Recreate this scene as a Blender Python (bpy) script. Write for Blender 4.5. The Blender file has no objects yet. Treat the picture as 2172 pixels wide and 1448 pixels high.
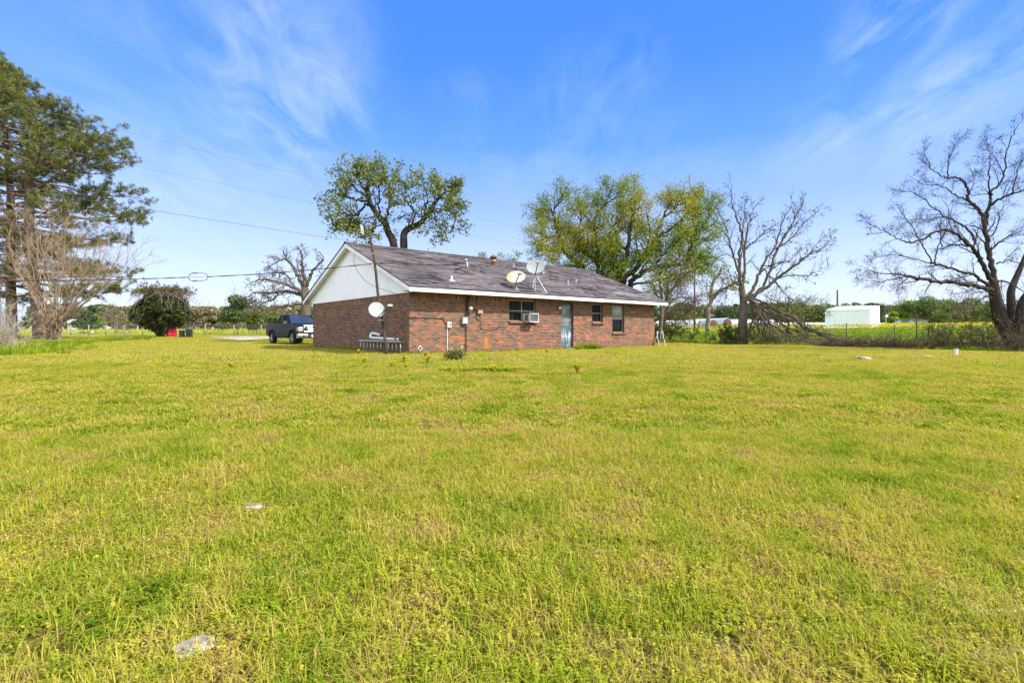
import bpy, bmesh, math, random
import numpy as np
from mathutils import Vector, Matrix, Quaternion, noise
from mathutils.geometry import tessellate_polygon

R = math.radians
scene = bpy.context.scene
COL = scene.collection

# ------------------------------------------------------------------ camera model
F, CX, HY, CH = 1067.0, 1086.0, 702.0, 0.85

def sstep(a, b, x):
    t = min(1.0, max(0.0, (x - a) / (b - a)))
    return t * t * (3 - 2 * t)

def gz(x, y):
    """height of the ground"""
    t = min(1.0, max(0.0, y / 17.0))
    z = -0.45 * (1 - t) ** 1.25
    if y < 0:
        z = -0.45
    s = 0.918 * x + 0.396 * y - 29.5
    zr = 0.0
    if s > 0:
        s2 = min(s, 260.0)
        zr = 1.35 * (1 - math.exp(-s2 / 35.0)) * sstep(0, 10, s) + 0.004 * s2
    zl = max(0.0, min(y, 320.0) - 42.0) * 0.0085
    if y > 1:
        w = sstep(-0.35, 0.25, x / max(y, 1.0))
    else:
        w = 1.0
    z += zr * w + zl * (1 - w)
    z += 0.025 * noise.noise((x * 0.35, y * 0.35, 3.1)) * min(1.0, max(0.0, (y - 1) / 6))
    return z

def P(u, v, d):
    return Vector(((u - CX) / F * d, d, CH - (v - HY) / F * d))

def G(u, d):
    x = (u - CX) / F * d
    return Vector((x, d, gz(x, d)))

def hit(u, v):
    """where a line of sight meets the ground"""
    d = 1.0
    for i in range(4000):
        p = P(u, v, d)
        if p.z <= gz(p.x, p.y):
            return Vector((p.x, p.y, gz(p.x, p.y)))
        d *= 1.0025
    return P(u, v, d)

# ------------------------------------------------------------------ tagging
def tag(o, label=None, cat=None, group=None, kind=None):
    if label: o['label'] = label
    if cat: o['category'] = cat
    if group: o['group'] = group
    if kind: o['kind'] = kind
    return o

def thing(name, label, cat, loc=(0, 0, 0), rz=0.0, group=None):
    o = bpy.data.objects.new(name, None)
    o.empty_display_size = 0.2
    COL.objects.link(o)
    o.location = loc
    o.rotation_euler = (0, 0, rz)
    return tag(o, label, cat, group)

def copy_tree(o, parent=None):
    c = o.copy()
    COL.objects.link(c)
    if parent is not None:
        c.parent = parent
    for ch in list(o.children):
        copy_tree(ch, c)
    return c

# ------------------------------------------------------------------ mesh builder
class MB:
    def __init__(s):
        s.v = []; s.f = []; s.uv = []; s.mi = []
    def add(s, verts, faces, mi=0, uvs=None):
        b = len(s.v)
        s.v.extend([tuple(p) for p in verts])
        for k, f in enumerate(faces):
            s.f.append([i + b for i in f]); s.mi.append(mi)
            s.uv.append(uvs[k] if uvs else [(0, 0)] * len(f))
        return s
    def quad(s, a, b, c, d, mi=0, uv=None):
        return s.add([a, b, c, d], [(0, 1, 2, 3)], mi, [uv] if uv else None)
    def box(s, c, size, M=None, mi=0):
        hx, hy, hz = size[0] / 2, size[1] / 2, size[2] / 2
        vs = []
        for z in (-hz, hz):
            for (x, y) in ((-hx, -hy), (hx, -hy), (hx, hy), (-hx, hy)):
                p = Vector((x, y, z))
                if M is not None: p = M @ p
                vs.append(p + Vector(c))
        fs = [(3, 2, 1, 0), (4, 5, 6, 7), (0, 1, 5, 4), (1, 2, 6, 5), (2, 3, 7, 6), (3, 0, 4, 7)]
        return s.add(vs, fs, mi)
    def bx(s, x0, x1, y0, y1, z0, z1, mi=0):
        return s.box(((x0 + x1) / 2, (y0 + y1) / 2, (z0 + z1) / 2), (x1 - x0, y1 - y0, z1 - z0), None, mi)
    def tube(s, pts, rad, n=8, mi=0, cap=True):
        pts = np.array([tuple(p) for p in pts], float)
        m = len(pts)
        if not hasattr(rad, '__len__'): rad = [rad] * m
        rad = np.array(rad, float)
        t = np.gradient(pts, axis=0)
        t /= np.maximum(np.linalg.norm(t, axis=1, keepdims=True), 1e-9)
        ref = np.array([0, 0, 1.0]) if abs(t[:, 2]).mean() < 0.8 else np.array([1.0, 0, 0])
        a = np.cross(t, ref); a /= np.maximum(np.linalg.norm(a, axis=1, keepdims=True), 1e-9)
        b = np.cross(t, a)
        ang = np.arange(n) * 2 * math.pi / n
        ring = pts[:, None, :] + rad[:, None, None] * (np.cos(ang)[None, :, None] * a[:, None, :] + np.sin(ang)[None, :, None] * b[:, None, :])
        fs = []
        for i in range(m - 1):
            for k in range(n):
                k2 = (k + 1) % n
                fs.append((i * n + k, i * n + k2, (i + 1) * n + k2, (i + 1) * n + k))
        if cap and n > 2:
            fs.append(tuple(range(n))[::-1]); fs.append(tuple((m - 1) * n + k for k in range(n)))
        return s.add(ring.reshape(-1, 3).tolist(), fs, mi)
    def lathe(s, prof, n=24, M=None, mi=0):
        """prof: (r, z) list, about z; closed at r=0 ends"""
        vs = []; fs = []
        for (r, z) in prof:
            for k in range(n):
                a = 2 * math.pi * k / n
                p = Vector((r * math.cos(a), r * math.sin(a), z))
                if M is not None: p = M @ p
                vs.append(p)
        for i in range(len(prof) - 1):
            for k in range(n):
                k2 = (k + 1) % n
                fs.append((i * n + k, i * n + k2, (i + 1) * n + k2, (i + 1) * n + k))
        return s.add(vs, fs, mi)
    def prism(s, poly, fn, t0, t1, mi=0):
        """poly 2-D, fn(a,b,t) -> 3-D; extruded from t0 to t1"""
        n = len(poly)
        vs = [fn(a, b, t0) for a, b in poly] + [fn(a, b, t1) for a, b in poly]
        tri = tessellate_polygon([[Vector((a, b, 0)) for a, b in poly]])
        fs = []
        for t in tri:
            fs.append(tuple(t)); fs.append(tuple(i + n for i in reversed(t)))
        for i in range(n):
            j = (i + 1) % n
            fs.append((i, j, j + n, i + n))
        return s.add(vs, fs, mi)
    def build(s, name, mats, parent=None, smooth=False, bevel=0.0, off=None, solid=0.0, recalc=True):
        me = bpy.data.meshes.new(name)
        v = s.v
        if off is not None:
            v = (np.array(v) - np.array(tuple(off))).tolist()
        me.from_pydata(v, [], s.f)
        if not isinstance(mats, (list, tuple)): mats = [mats]
        for m in mats: me.materials.append(m)
        if len(mats) > 1:
            me.polygons.foreach_set('material_index', s.mi)
        if any(any(q != (0, 0) for q in u) for u in s.uv):
            uvl = me.uv_layers.new(name='UVMap')
            flat = [c for u in s.uv for q in u for c in q]
            uvl.data.foreach_set('uv', flat)
        if recalc and not uvl_exists(me):
            bm = bmesh.new(); bm.from_mesh(me)
            bmesh.ops.recalc_face_normals(bm, faces=bm.faces)
            bm.to_mesh(me); bm.free()
        me.polygons.foreach_set('use_smooth', [bool(smooth)] * len(me.polygons))
        me.update()
        o = bpy.data.objects.new(name, me)
        COL.objects.link(o)
        if parent is not None: o.parent = parent
        if solid:
            md = o.modifiers.new('solid', 'SOLIDIFY'); md.thickness = solid; md.offset = 0
        if bevel:
            md = o.modifiers.new('bevel', 'BEVEL'); md.width = bevel; md.segments = 2
            md.limit_method = 'ANGLE'; md.angle_limit = R(35)
        return o

def uvl_exists(me):
    return len(me.uv_layers) > 0

def np_mesh(name, verts, faces_flat, nper, mats, parent=None, tint=None, smooth=False):
    """fast mesh; faces_flat int array (n*nper); tint per face"""
    me = bpy.data.meshes.new(name)
    nf = len(faces_flat) // nper
    me.vertices.add(len(verts)); me.vertices.foreach_set('co', np.asarray(verts, np.float32).ravel())
    me.loops.add(len(faces_flat)); me.loops.foreach_set('vertex_index', np.asarray(faces_flat, np.int32))
    me.polygons.add(nf)
    me.polygons.foreach_set('loop_start', np.arange(nf, dtype=np.int32) * nper)
    if not isinstance(mats, (list, tuple)): mats = [mats]
    for m in mats: me.materials.append(m)
    me.update(calc_edges=True)
    me.polygons.foreach_set('use_smooth', np.full(nf, bool(smooth)))
    if tint is not None:
        at = me.attributes.new('tint', 'FLOAT', 'FACE')
        at.data.foreach_set('value', np.asarray(tint, np.float32))
    me.validate()
    o = bpy.data.objects.new(name, me)
    COL.objects.link(o)
    if parent is not None: o.parent = parent
    return o

# ------------------------------------------------------------------ materials
def new_mat(name):
    m = bpy.data.materials.new(name); m.use_nodes = True
    nt = m.node_tree
    for n in list(nt.nodes): nt.nodes.remove(n)
    out = nt.nodes.new('ShaderNodeOutputMaterial')
    return m, nt, out

def N(nt, typ, ins=None, **props):
    n = nt.nodes.new(typ)
    for k, v in props.items(): setattr(n, k, v)
    if ins:
        for k, v in ins.items():
            s = n.inputs[k]
            if isinstance(v, bpy.types.NodeSocket): nt.links.new(v, s)
            else: s.default_value = v
    return n

def ramp(nt, fac, stops, interp='LINEAR'):
    n = nt.nodes.new('ShaderNodeValToRGB')
    cr = n.color_ramp; cr.interpolation = interp
    while len(cr.elements) > 1: cr.elements.remove(cr.elements[-1])
    cr.elements[0].position = stops[0][0]; cr.elements[0].color = (*stops[0][1], 1)
    for p, c in stops[1:]:
        e = cr.elements.new(p); e.color = (*c, 1)
    nt.links.new(fac, n.inputs[0])
    return n.outputs[0]

def mixc(nt, fac, a, b, mode='MIX'):
    n = nt.nodes.new('ShaderNodeMix'); n.data_type = 'RGBA'; n.blend_type = mode
    for s, v in ((n.inputs[0], fac), (n.inputs[6], a), (n.inputs[7], b)):
        if isinstance(v, bpy.types.NodeSocket): nt.links.new(v, s)
        elif isinstance(v, (int, float)): s.default_value = v
        else: s.default_value = (*v, 1) if len(v) == 3 else v
    return n.outputs[2]

def math_(nt, op, a, b=None, c=None, clamp=False):
    n = nt.nodes.new('ShaderNodeMath'); n.operation = op; n.use_clamp = clamp
    for i, v in enumerate((a, b, c)):
        if v is None: continue
        if isinstance(v, bpy.types.NodeSocket): nt.links.new(v, n.inputs[i])
        else: n.inputs[i].default_value = v
    return n.outputs[0]

def noise_(nt, vec, scale, detail=4, rough=0.55, dist=0.0):
    n = N(nt, 'ShaderNodeTexNoise', {'Scale': scale, 'Detail': detail, 'Roughness': rough, 'Distortion': dist})
    if vec is not None: nt.links.new(vec, n.inputs['Vector'])
    return n.outputs['Fac']

def mapped(nt, vec, scale=(1, 1, 1), loc=(0, 0, 0), rot=(0, 0, 0)):
    n = N(nt, 'ShaderNodeMapping', {'Scale': scale, 'Location': loc, 'Rotation': rot})
    nt.links.new(vec, n.inputs['Vector'])
    return n.outputs[0]

def wpos(nt):
    return N(nt, 'ShaderNodeNewGeometry').outputs['Position']

def opos(nt):
    return N(nt, 'ShaderNodeTexCoord').outputs['Object']

def simple(name, c, rough=0.6, metal=0.0, var=0.25, scale=6.0, bump=0.0, bscale=40.0, c2=None, coat=0.0, spec=0.5, lo=0.4, hi=0.65):
    m, nt, out = new_mat(name)
    pos = opos(nt)
    f = noise_(nt, pos, scale, 6, 0.6)
    if c2 is None: c2 = tuple(max(0, x * (1 - var * 1.6)) for x in c)
    col = ramp(nt, f, [(lo, c2), (hi, c)])
    p = N(nt, 'ShaderNodeBsdfPrincipled', {'Base Color': col, 'Roughness': rough, 'Metallic': metal, 'Coat Weight': coat, 'Specular IOR Level': spec})
    if bump:
        b = N(nt, 'ShaderNodeBump', {'Strength': bump, 'Distance': 0.02, 'Height': noise_(nt, pos, bscale, 6, 0.6)})
        nt.links.new(b.outputs[0], p.inputs['Normal'])
    nt.links.new(p.outputs[0], out.inputs[0])
    return m

def leaf_mat(name, stops, trans=0.35, rough=0.6, obj_rand=0.0):
    m, nt, out = new_mat(name)
    at = N(nt, 'ShaderNodeAttribute', attribute_name='tint')
    fac = at.outputs['Fac']
    if obj_rand:
        oi = N(nt, 'ShaderNodeObjectInfo')
        fac = math_(nt, 'ADD', fac, math_(nt, 'MULTIPLY', math_(nt, 'SUBTRACT', oi.outputs['Random'], 0.5), obj_rand))
    col = ramp(nt, fac, stops)
    p = N(nt, 'ShaderNodeBsdfPrincipled', {'Base Color': col, 'Roughness': rough, 'Specular IOR Level': 0.25})
    t = N(nt, 'ShaderNodeBsdfTranslucent', {'Color': mixc(nt, 1.0, col, (1.0, 1.0, 0.55), 'MULTIPLY')})
    mx = N(nt, 'ShaderNodeMixShader', {0: trans})
    nt.links.new(p.outputs[0], mx.inputs[1]); nt.links.new(t.outputs[0], mx.inputs[2])
    nt.links.new(mx.outputs[0], out.inputs[0])
    return m

def bark_mat(name, c, c2, scale=3.0, bump=0.6):
    m, nt, out = new_mat(name)
    pos = opos(nt)
    mp = mapped(nt, pos, (scale * 3, scale * 3, scale * 0.8))
    f = noise_(nt, mp, 1.6, 7, 0.65, 0.3)
    f2 = noise_(nt, pos, 0.8, 3)
    col = ramp(nt, f, [(0.35, c2), (0.62, c)])
    col = mixc(nt, math_(nt, 'MULTIPLY', f2, 0.5), col, tuple(x * 0.75 for x in c))
    p = N(nt, 'ShaderNodeBsdfPrincipled', {'Base Color': col, 'Roughness': 0.9, 'Specular IOR Level': 0.2})
    b = N(nt, 'ShaderNodeBump', {'Strength': bump, 'Distance': 0.05, 'Height': f})
    nt.links.new(b.outputs[0], p.inputs['Normal'])
    nt.links.new(p.outputs[0], out.inputs[0])
    return m

def glass_mat(name, c=(0.02, 0.025, 0.03), rough=0.04, trans=0.0, spec=.6):
    m, nt, out = new_mat(name)
    p = N(nt, 'ShaderNodeBsdfPrincipled', {'Base Color': (*c, 1), 'Roughness': rough, 'Specular IOR Level': spec})
    if trans:
        t = N(nt, 'ShaderNodeBsdfTransparent', {'Color': (0.75, 0.82, 0.82, 1)})
        mx = N(nt, 'ShaderNodeMixShader', {0: trans})
        nt.links.new(p.outputs[0], mx.inputs[1]); nt.links.new(t.outputs[0], mx.inputs[2])
        nt.links.new(mx.outputs[0], out.inputs[0])
    else:
        nt.links.new(p.outputs[0], out.inputs[0])
    return m
# ================================================================== HOUSE
D0 = 18.5
HL, HW = 15.34, 10.56            # long wall, gable wall
WT = 2.27                        # top of the brick
OVF, RK = 0.65, 0.33             # eave and rake overhang
EZ, RZ = 2.45, 4.78
HANG = math.atan2(1067.0, 1284.0)
C0 = Vector(((868 - CX) / F * D0, D0, 0.0))
HX = Vector((math.cos(HANG), math.sin(HANG), 0)); HYv = Vector((-math.sin(HANG), math.cos(HANG), 0))
def H2W(x, y, z): return C0 + HX * x + HYv * y + Vector((0, 0, z))
def W2H(p):
    q = Vector(p) - C0
    return Vector((q.dot(HX), q.dot(HYv), q.z))
CAMP = Vector((0, 0, CH))
def front(u, v, y=0.0):
    """line of sight on the plane of the long wall, in house coordinates"""
    a = W2H(CAMP); b = W2H(P(u, v, 10.0)); d = b - a
    t = (y - a.y) / d.y
    return a + d * t
def gable(u, v, x=0.0):
    a = W2H(CAMP); b = W2H(P(u, v, 10.0)); d = b - a
    return a + d * ((x - a.x) / d.x)
SL = (RZ - EZ) / (HW / 2 + OVF)
def roofz(y): return EZ + SL * (min(y, HW - y) + OVF)
def onroof(u, v):
    a = W2H(CAMP); b = W2H(P(u, v, 10.0)); d = b - a
    # a.z + t dz = EZ + SL*(a.y+t dy+OVF)
    t = (EZ + SL * (a.y + OVF) - a.z) / (d.z - SL * d.y)
    return a + d * t

def brick_mat(name, offs, soldier=False):
    m, nt, out = new_mat(name)
    uv = N(nt, 'ShaderNodeUVMap').outputs[0]
    wob = mixc(nt, 0.003, uv, N(nt, 'ShaderNodeTexNoise', {'Scale': 9.0, 'Vector': uv}).outputs['Color'], 'ADD')
    bt = N(nt, 'ShaderNodeTexBrick', {'Vector': wob, 'Scale': 1.0, 'Color1': (0, 0, 0, 1), 'Color2': (1, 1, 1, 1), 'Mortar': (0.5, 0.5, 0.5, 1),
          'Mortar Size': 0.0075, 'Mortar Smooth': 0.25, 'Bias': 0.0, 'Brick Width': 0.07 if soldier else 0.205, 'Row Height': 0.3 if soldier else 0.0668})
    bt.offset = 0.0 if soldier else 0.5
    rnd = N(nt, 'ShaderNodeSeparateColor', {0: bt.outputs['Color']}).outputs[0]
    # groups of orange and of dark bricks
    big = noise_(nt, mapped(nt, uv, (0.8, 2.2, 1), (offs, 0, 0)), 1.2, 4, 0.7)
    sep = N(nt, 'ShaderNodeSeparateXYZ', {0: uv})
    low = math_(nt, 'MULTIPLY', math_(nt, 'SUBTRACT', 1.0, math_(nt, 'DIVIDE', sep.outputs[1], 2.3)), 0.16)
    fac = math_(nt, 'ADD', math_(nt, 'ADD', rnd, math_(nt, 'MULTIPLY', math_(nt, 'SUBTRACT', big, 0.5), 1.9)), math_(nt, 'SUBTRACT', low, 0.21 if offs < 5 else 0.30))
    col = ramp(nt, fac, [(0.0, (0.035, 0.030, 0.030)), (0.15, (0.085, 0.062, 0.054)), (0.30, (0.155, 0.088, 0.064)), (0.48, (0.22, 0.082, 0.048)),
                         (0.64, (0.29, 0.075, 0.032)), (0.84, (0.45, 0.118, 0.036)), (1.0, (0.55, 0.17, 0.055))])
    fine = noise_(nt, uv, 40, 5, 0.7)
    col = mixc(nt, 0.14, col, ramp(nt, fine, [(0.3, (0.07, 0.05, 0.04)), (0.7, (0.40, 0.28, 0.19))]))
    col = mixc(nt, math_(nt, 'MULTIPLY', bt.outputs['Fac'], 0.9), col, ramp(nt, fine, [(0.3, (0.34, 0.27, 0.20)), (0.7, (0.58, 0.48, 0.37))]))
    # pale efflorescence blotches, low on the wall
    ef = noise_(nt, mapped(nt, uv, (1, 1, 1), (7.3 + offs, 2, 0)), 2.6, 6, 0.72)
    efm = math_(nt, 'MULTIPLY', math_(nt, 'SMOOTH_MAX', math_(nt, 'MULTIPLY', math_(nt, 'SUBTRACT', ef, 0.60), 5.0), 0.0, 0.05), 0.3, clamp=True)
    col = mixc(nt, efm, col, (0.50, 0.43, 0.36))
    if not soldier and offs < 5:
        # rust stain with its own edge
        a = front(1031.6, 728); sx = math_(nt, 'SUBTRACT', sep.outputs[0], a.x)
        sz = math_(nt, 'SUBTRACT', sep.outputs[1], a.z)
        ex = math_(nt, 'POWER', math_(nt, 'DIVIDE', sx, 0.115), 4.0)
        ez = math_(nt, 'POWER', math_(nt, 'DIVIDE', sz, 0.24), 4.0)
        ms = math_(nt, 'SUBTRACT', 1.25, math_(nt, 'ADD', ex, ez), clamp=True)
        col = mixc(nt, math_(nt, 'MULTIPLY', ms, 0.8), col, ramp(nt, noise_(nt, uv, 9, 4), [(0.3, (0.5, 0.15, 0.02)), (0.7, (0.62, 0.3, 0.06))]))
    # rain splashed soil along the foot of the wall
    sp = math_(nt, 'SUBTRACT', math_(nt, 'ADD', .30, math_(nt, 'MULTIPLY', noise_(nt, mapped(nt, uv, (1, .3, 1)), 4, 5, .7), .5)), math_(nt, 'MULTIPLY', sep.outputs[1], 1.7), clamp=True)
    col = mixc(nt, math_(nt, 'MULTIPLY', sp, 1.1, clamp=True) if not soldier else 0.0, col, (0.20, 0.125, 0.075))
    col = mixc(nt, 1.0, col, (.78, .75, .73), 'MULTIPLY')
    p = N(nt, 'ShaderNodeBsdfPrincipled', {'Base Color': col, 'Roughness': 0.9, 'Specular IOR Level': 0.2})
    h = math_(nt, 'ADD', math_(nt, 'MULTIPLY', bt.outputs['Fac'], -1.0), math_(nt, 'MULTIPLY', fine, 0.5))
    b = N(nt, 'ShaderNodeBump', {'Strength': 0.7, 'Distance': 0.012, 'Height': h})
    nt.links.new(b.outputs[0], p.inputs['Normal'])
    nt.links.new(p.outputs[0], out.inputs[0])
    return m

def shingle_mat():
    m, nt, out = new_mat('weathered_shingles')
    uv = N(nt, 'ShaderNodeUVMap').outputs[0]       # metres along eave, metres up slope
    bt = N(nt, 'ShaderNodeTexBrick', {'Vector': uv, 'Scale': 1.0, 'Color1': (0, 0, 0, 1), 'Color2': (1, 1, 1, 1), 'Mortar': (0, 0, 0, 1), 'Mortar Size': 0.006,
          'Mortar Smooth': 0.1, 'Brick Width': 0.42, 'Row Height': 0.145})
    bt.offset = 0.5
    rnd = N(nt, 'ShaderNodeSeparateColor', {0: bt.outputs['Color']}).outputs[0]
    n1 = noise_(nt, mapped(nt, uv, (0.45, 1.3, 1), (4.0, 0, 0), (0, 0, R(-14))), 1.0, 7, 0.70, 0.6)
    n2 = noise_(nt, mapped(nt, uv, (3.0, 9.0, 1)), 1.0, 5, 0.7)
    n3 = noise_(nt, uv, 45, 4, 0.8)
    col = ramp(nt, n1, [(0.37, (0.085, 0.062, 0.060)), (0.45, (0.15, 0.118, 0.116)), (0.51, (0.26, 0.228, 0.23)), (0.62, (0.44, 0.43, 0.435))])
    col = mixc(nt, 0.42, col, ramp(nt, n2, [(0.36, (0.06, 0.045, 0.045)), (0.52, (0.19, 0.155, 0.155)), (0.66, (0.48, 0.46, 0.465))]))
    col = mixc(nt, 0.35, col, ramp(nt, n3, [(0.3, (0.07, 0.055, 0.06)), (0.7, (0.32, 0.29, 0.29))]))
    col = mixc(nt, math_(nt, 'MULTIPLY', math_(nt, 'POWER', rnd, 2.2), 0.62), col, (0.075, 0.058, 0.06))
    col = mixc(nt, math_(nt, 'MULTIPLY', bt.outputs['Fac'], 0.55), col, (0.035, 0.03, 0.03))
    col = mixc(nt, 1.0, col, (.74, .715, .725), 'MULTIPLY')
    # worn patch of slipped shingles near the far end
    a = onroof(1318, 620)
    sep = N(nt, 'ShaderNodeSeparateXYZ', {0: uv})
    ex = math_(nt, 'POWER', math_(nt, 'DIVIDE', math_(nt, 'SUBTRACT', sep.outputs[0], a.x), 1.1), 2.0)
    ez = math_(nt, 'POWER', math_(nt, 'DIVIDE', math_(nt, 'SUBTRACT', sep.outputs[1], 1.05), 0.42), 2.0)
    ms = math_(nt, 'GREATER_THAN', math_(nt, 'SUBTRACT', math_(nt, 'ADD', 1.0, math_(nt, 'MULTIPLY', math_(nt, 'SUBTRACT', n2, 0.5), 3.0)), math_(nt, 'ADD', ex, ez)), 0.0)
    col = mixc(nt, math_(nt, 'MULTIPLY', ms, 0.6), col, ramp(nt, n3, [(0.3, (0.12, 0.125, 0.14)), (0.7, (0.34, 0.35, 0.37))]))
    p = N(nt, 'ShaderNodeBsdfPrincipled', {'Base Color': col, 'Roughness': 0.92, 'Specular IOR Level': 0.25})
    b = N(nt, 'ShaderNodeBump', {'Strength': 0.5, 'Distance': 0.01, 'Height': math_(nt, 'ADD', n3, math_(nt, 'MULTIPLY', bt.outputs['Fac'], -1.0))})
    nt.links.new(b.outputs[0], p.inputs['Normal'])
    nt.links.new(p.outputs[0], out.inputs[0])
    return m

M_brick = brick_mat('brick_long_wall', 0.0)
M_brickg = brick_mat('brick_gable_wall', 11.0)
M_sold = brick_mat('brick_soldier', 3.0, True)
M_shing = shingle_mat()
M_white = simple('white_painted_board', (0.80, 0.80, 0.78), 0.55, var=0.12, scale=1.6, lo=0.25, hi=0.5)
M_siding = simple('white_siding', (0.88, 0.89, 0.90), 0.5, var=0.05, scale=1.5, lo=0.3, hi=0.5)
M_soffit = simple('soffit_paint', (0.60, 0.57, 0.45), 0.7, var=0.25, scale=1.2)
M_edge = simple('drip_edge', (0.02, 0.018, 0.018), 0.7)
M_conc = simple('concrete', (0.45, 0.43, 0.39), 0.9, var=0.3, scale=5, bump=0.3)
M_wframe = simple('aluminium_frame', (0.34, 0.32, 0.25), 0.5, metal=0.3, var=0.2, scale=3)
M_wdark = simple('dark_metal_frame', (0.035, 0.037, 0.038), 0.5)
M_glass = glass_mat('window_glass', (0.005, 0.006, 0.007), 0.05, spec=.12)
M_curtain = simple('curtained_glass', (0.34, 0.38, 0.35), 0.25, var=0.4, scale=2.2, spec=0.6)
M_screen = simple('window_screen', (0.026, 0.027, 0.029), 0.8, spec=.1)
M_pipew = simple('white_pvc', (0.78, 0.79, 0.80), 0.45, var=0.12)
M_galv = simple('galvanised_steel', (0.42, 0.45, 0.50), 0.45, metal=0.6, var=0.2, scale=8)
M_rust = simple('rusty_steel', (0.20, 0.07, 0.035), 0.85, var=0.4, c2=(0.10, 0.035, 0.02), scale=9, bump=0.3)
M_black = simple('black_rubber', (0.018, 0.018, 0.018), 0.6)
M_steelg = simple('grey_steel', (0.36, 0.38, 0.40), 0.4, metal=0.7, var=0.25)

house = thing('brick_house', 'single storey orange brick ranch house with white gable and long weathered grey shingle roof', 'house', C0, HANG)

# ---- openings in the long wall
def rect(u0, u1, v0, v1):
    a = front(u0, (v0 + v1) / 2); b = front(u1, (v0 + v1) / 2)
    return a.x, b.x
W1 = (*rect(1080.3, 1137.6, 640, 680), front(1110, 681.5).z, 2.20)
DR = (*rect(1191, 1216.3, 650, 735), 0.04, 2.20)
W2 = (*rect(1256, 1279, 650, 683), front(1266, 683.5).z, 2.20)
W3 = (*rect(1299, 1324, 650, 705), front(1311, 705).z, 2.20)
REC = 0.16
def wall_front():
    mb = MB()
    ops = [W1, DR, W2, W3]
    xs = [0.0]
    for o in ops: xs += [o[0], o[1]]
    xs.append(HL)
    def q(x0, x1, z0, z1):
        mb.quad((x0, 0, z0), (x1, 0, z0), (x1, 0, z1), (x0, 0, z1), 0, [(x0, z0), (x1, z0), (x1, z1), (x0, z1)])
    ZT = WT - 0.20
    for i in range(len(xs) - 1):
        x0, x1 = xs[i], xs[i + 1]
        if i % 2 == 0:
            q(x0, x1, -0.3, ZT)
            mb.quad((x0, 0, ZT), (x1, 0, ZT), (x1, 0, WT + 0.03), (x0, 0, WT + 0.03), 2, [(x0, 0), (x1, 0), (x1, .29), (x0, .29)])
        else:
            o = ops[i // 2]
            if o[2] > 0.1: q(x0, x1, -0.3, o[2])
            else: q(x0, x1, -0.3, o[2])
            mb.quad((x0, 0, o[3]), (x1, 0, o[3]), (x1, 0, WT + 0.03), (x0, 0, WT + 0.03), 2, [(x0, 0), (x1, 0), (x1, .1), (x0, .1)])
            z0, z1 = o[2], o[3]
            mb.quad((x0, 0, z0), (x0, 0, z1), (x0, REC, z1), (x0, REC, z0), 0, [(0, z0), (0, z1), (REC, z1), (REC, z0)])
            mb.quad((x1, REC, z0), (x1, REC, z1), (x1, 0, z1), (x1, 0, z0), 0, [(REC, z0), (REC, z1), (0, z1), (0, z0)])
            mb.quad((x0, 0, z1), (x1, 0, z1), (x1, REC, z1), (x0, REC, z1), 0, [(x0, 0), (x1, 0), (x1, REC), (x0, REC)])
            mb.quad((x0, 0, z0), (x0, REC, z0), (x1, REC, z0), (x1, 0, z0), 0, [(x0, 0), (x0, REC), (x1, REC), (x1, 0)])
    return mb
mb = wall_front()
# gable wall, far gable and back
def sidewall(mb, pts, mi):
    (ax, ay), (bx, by) = pts
    L = math.hypot(bx - ax, by - ay); ZT = WT - 0.2
    mb.quad((ax, ay, -0.3), (bx, by, -0.3), (bx, by, ZT), (ax, ay, ZT), mi, [(0, -0.3), (L, -0.3), (L, ZT), (0, ZT)])
    mb.quad((ax, ay, ZT), (bx, by, ZT), (bx, by, WT + .03), (ax, ay, WT + .03), 2, [(0, 0), (L, 0), (L, .29), (0, .29)])
sidewall(mb, ((0, HW), (0, 0)), 1)
sidewall(mb, ((HL, 0), (HL, HW)), 1)
sidewall(mb, ((HL, HW), (0, HW)), 1)
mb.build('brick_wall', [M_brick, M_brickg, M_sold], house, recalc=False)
# dark room behind the panes is closed by the panes themselves
MB().bx(-0.03, HL + 0.03, -0.02, HW + 0.03, -0.4, 0.015).build('foundation', M_conc, house)

# ---- gable siding (grooved boards)
def siding(x0, x1, name):
    mb = MB(); y = -OVF + 0.02; w = 0.2
    while y < HW + OVF - 0.02:
        y1 = min(y + w, HW + OVF - 0.02)
        za = roofz(y) - 0.1; zb = roofz(y1 - 0.016) - 0.1; b = y1 - 0.016
        if y < HW / 2 < b: pass
        zlo = WT + 0.002
        if max(za, zb) > zlo + 0.02:
            za = max(za, zlo + 0.004); zb = max(zb, zlo + 0.004)
            vs = [(x0, y, zlo), (x0, b, zlo), (x0, b, zb), (x0, y, za), (x1, y, zlo), (x1, b, zlo), (x1, b, zb), (x1, y, za)]
            mb.add(vs, [(3, 2, 1, 0), (4, 5, 6, 7), (0, 1, 5, 4), (1, 2, 6, 5), (2, 3, 7, 6), (3, 0, 4, 7)])
        y = y1
    # backing sheet in the grooves
    xm = (x0 + x1) / 2
    mb.add([(xm, -OVF + .02, WT + .01), (xm, HW + OVF - .02, WT + .01), (xm, HW / 2, RZ - 0.12)], [(0, 1, 2)])
    mb.build(name, M_siding, house)
siding(-0.045, -0.012, 'gable_siding')
siding(HL + 0.012, HL + 0.045, 'gable_siding')

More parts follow.
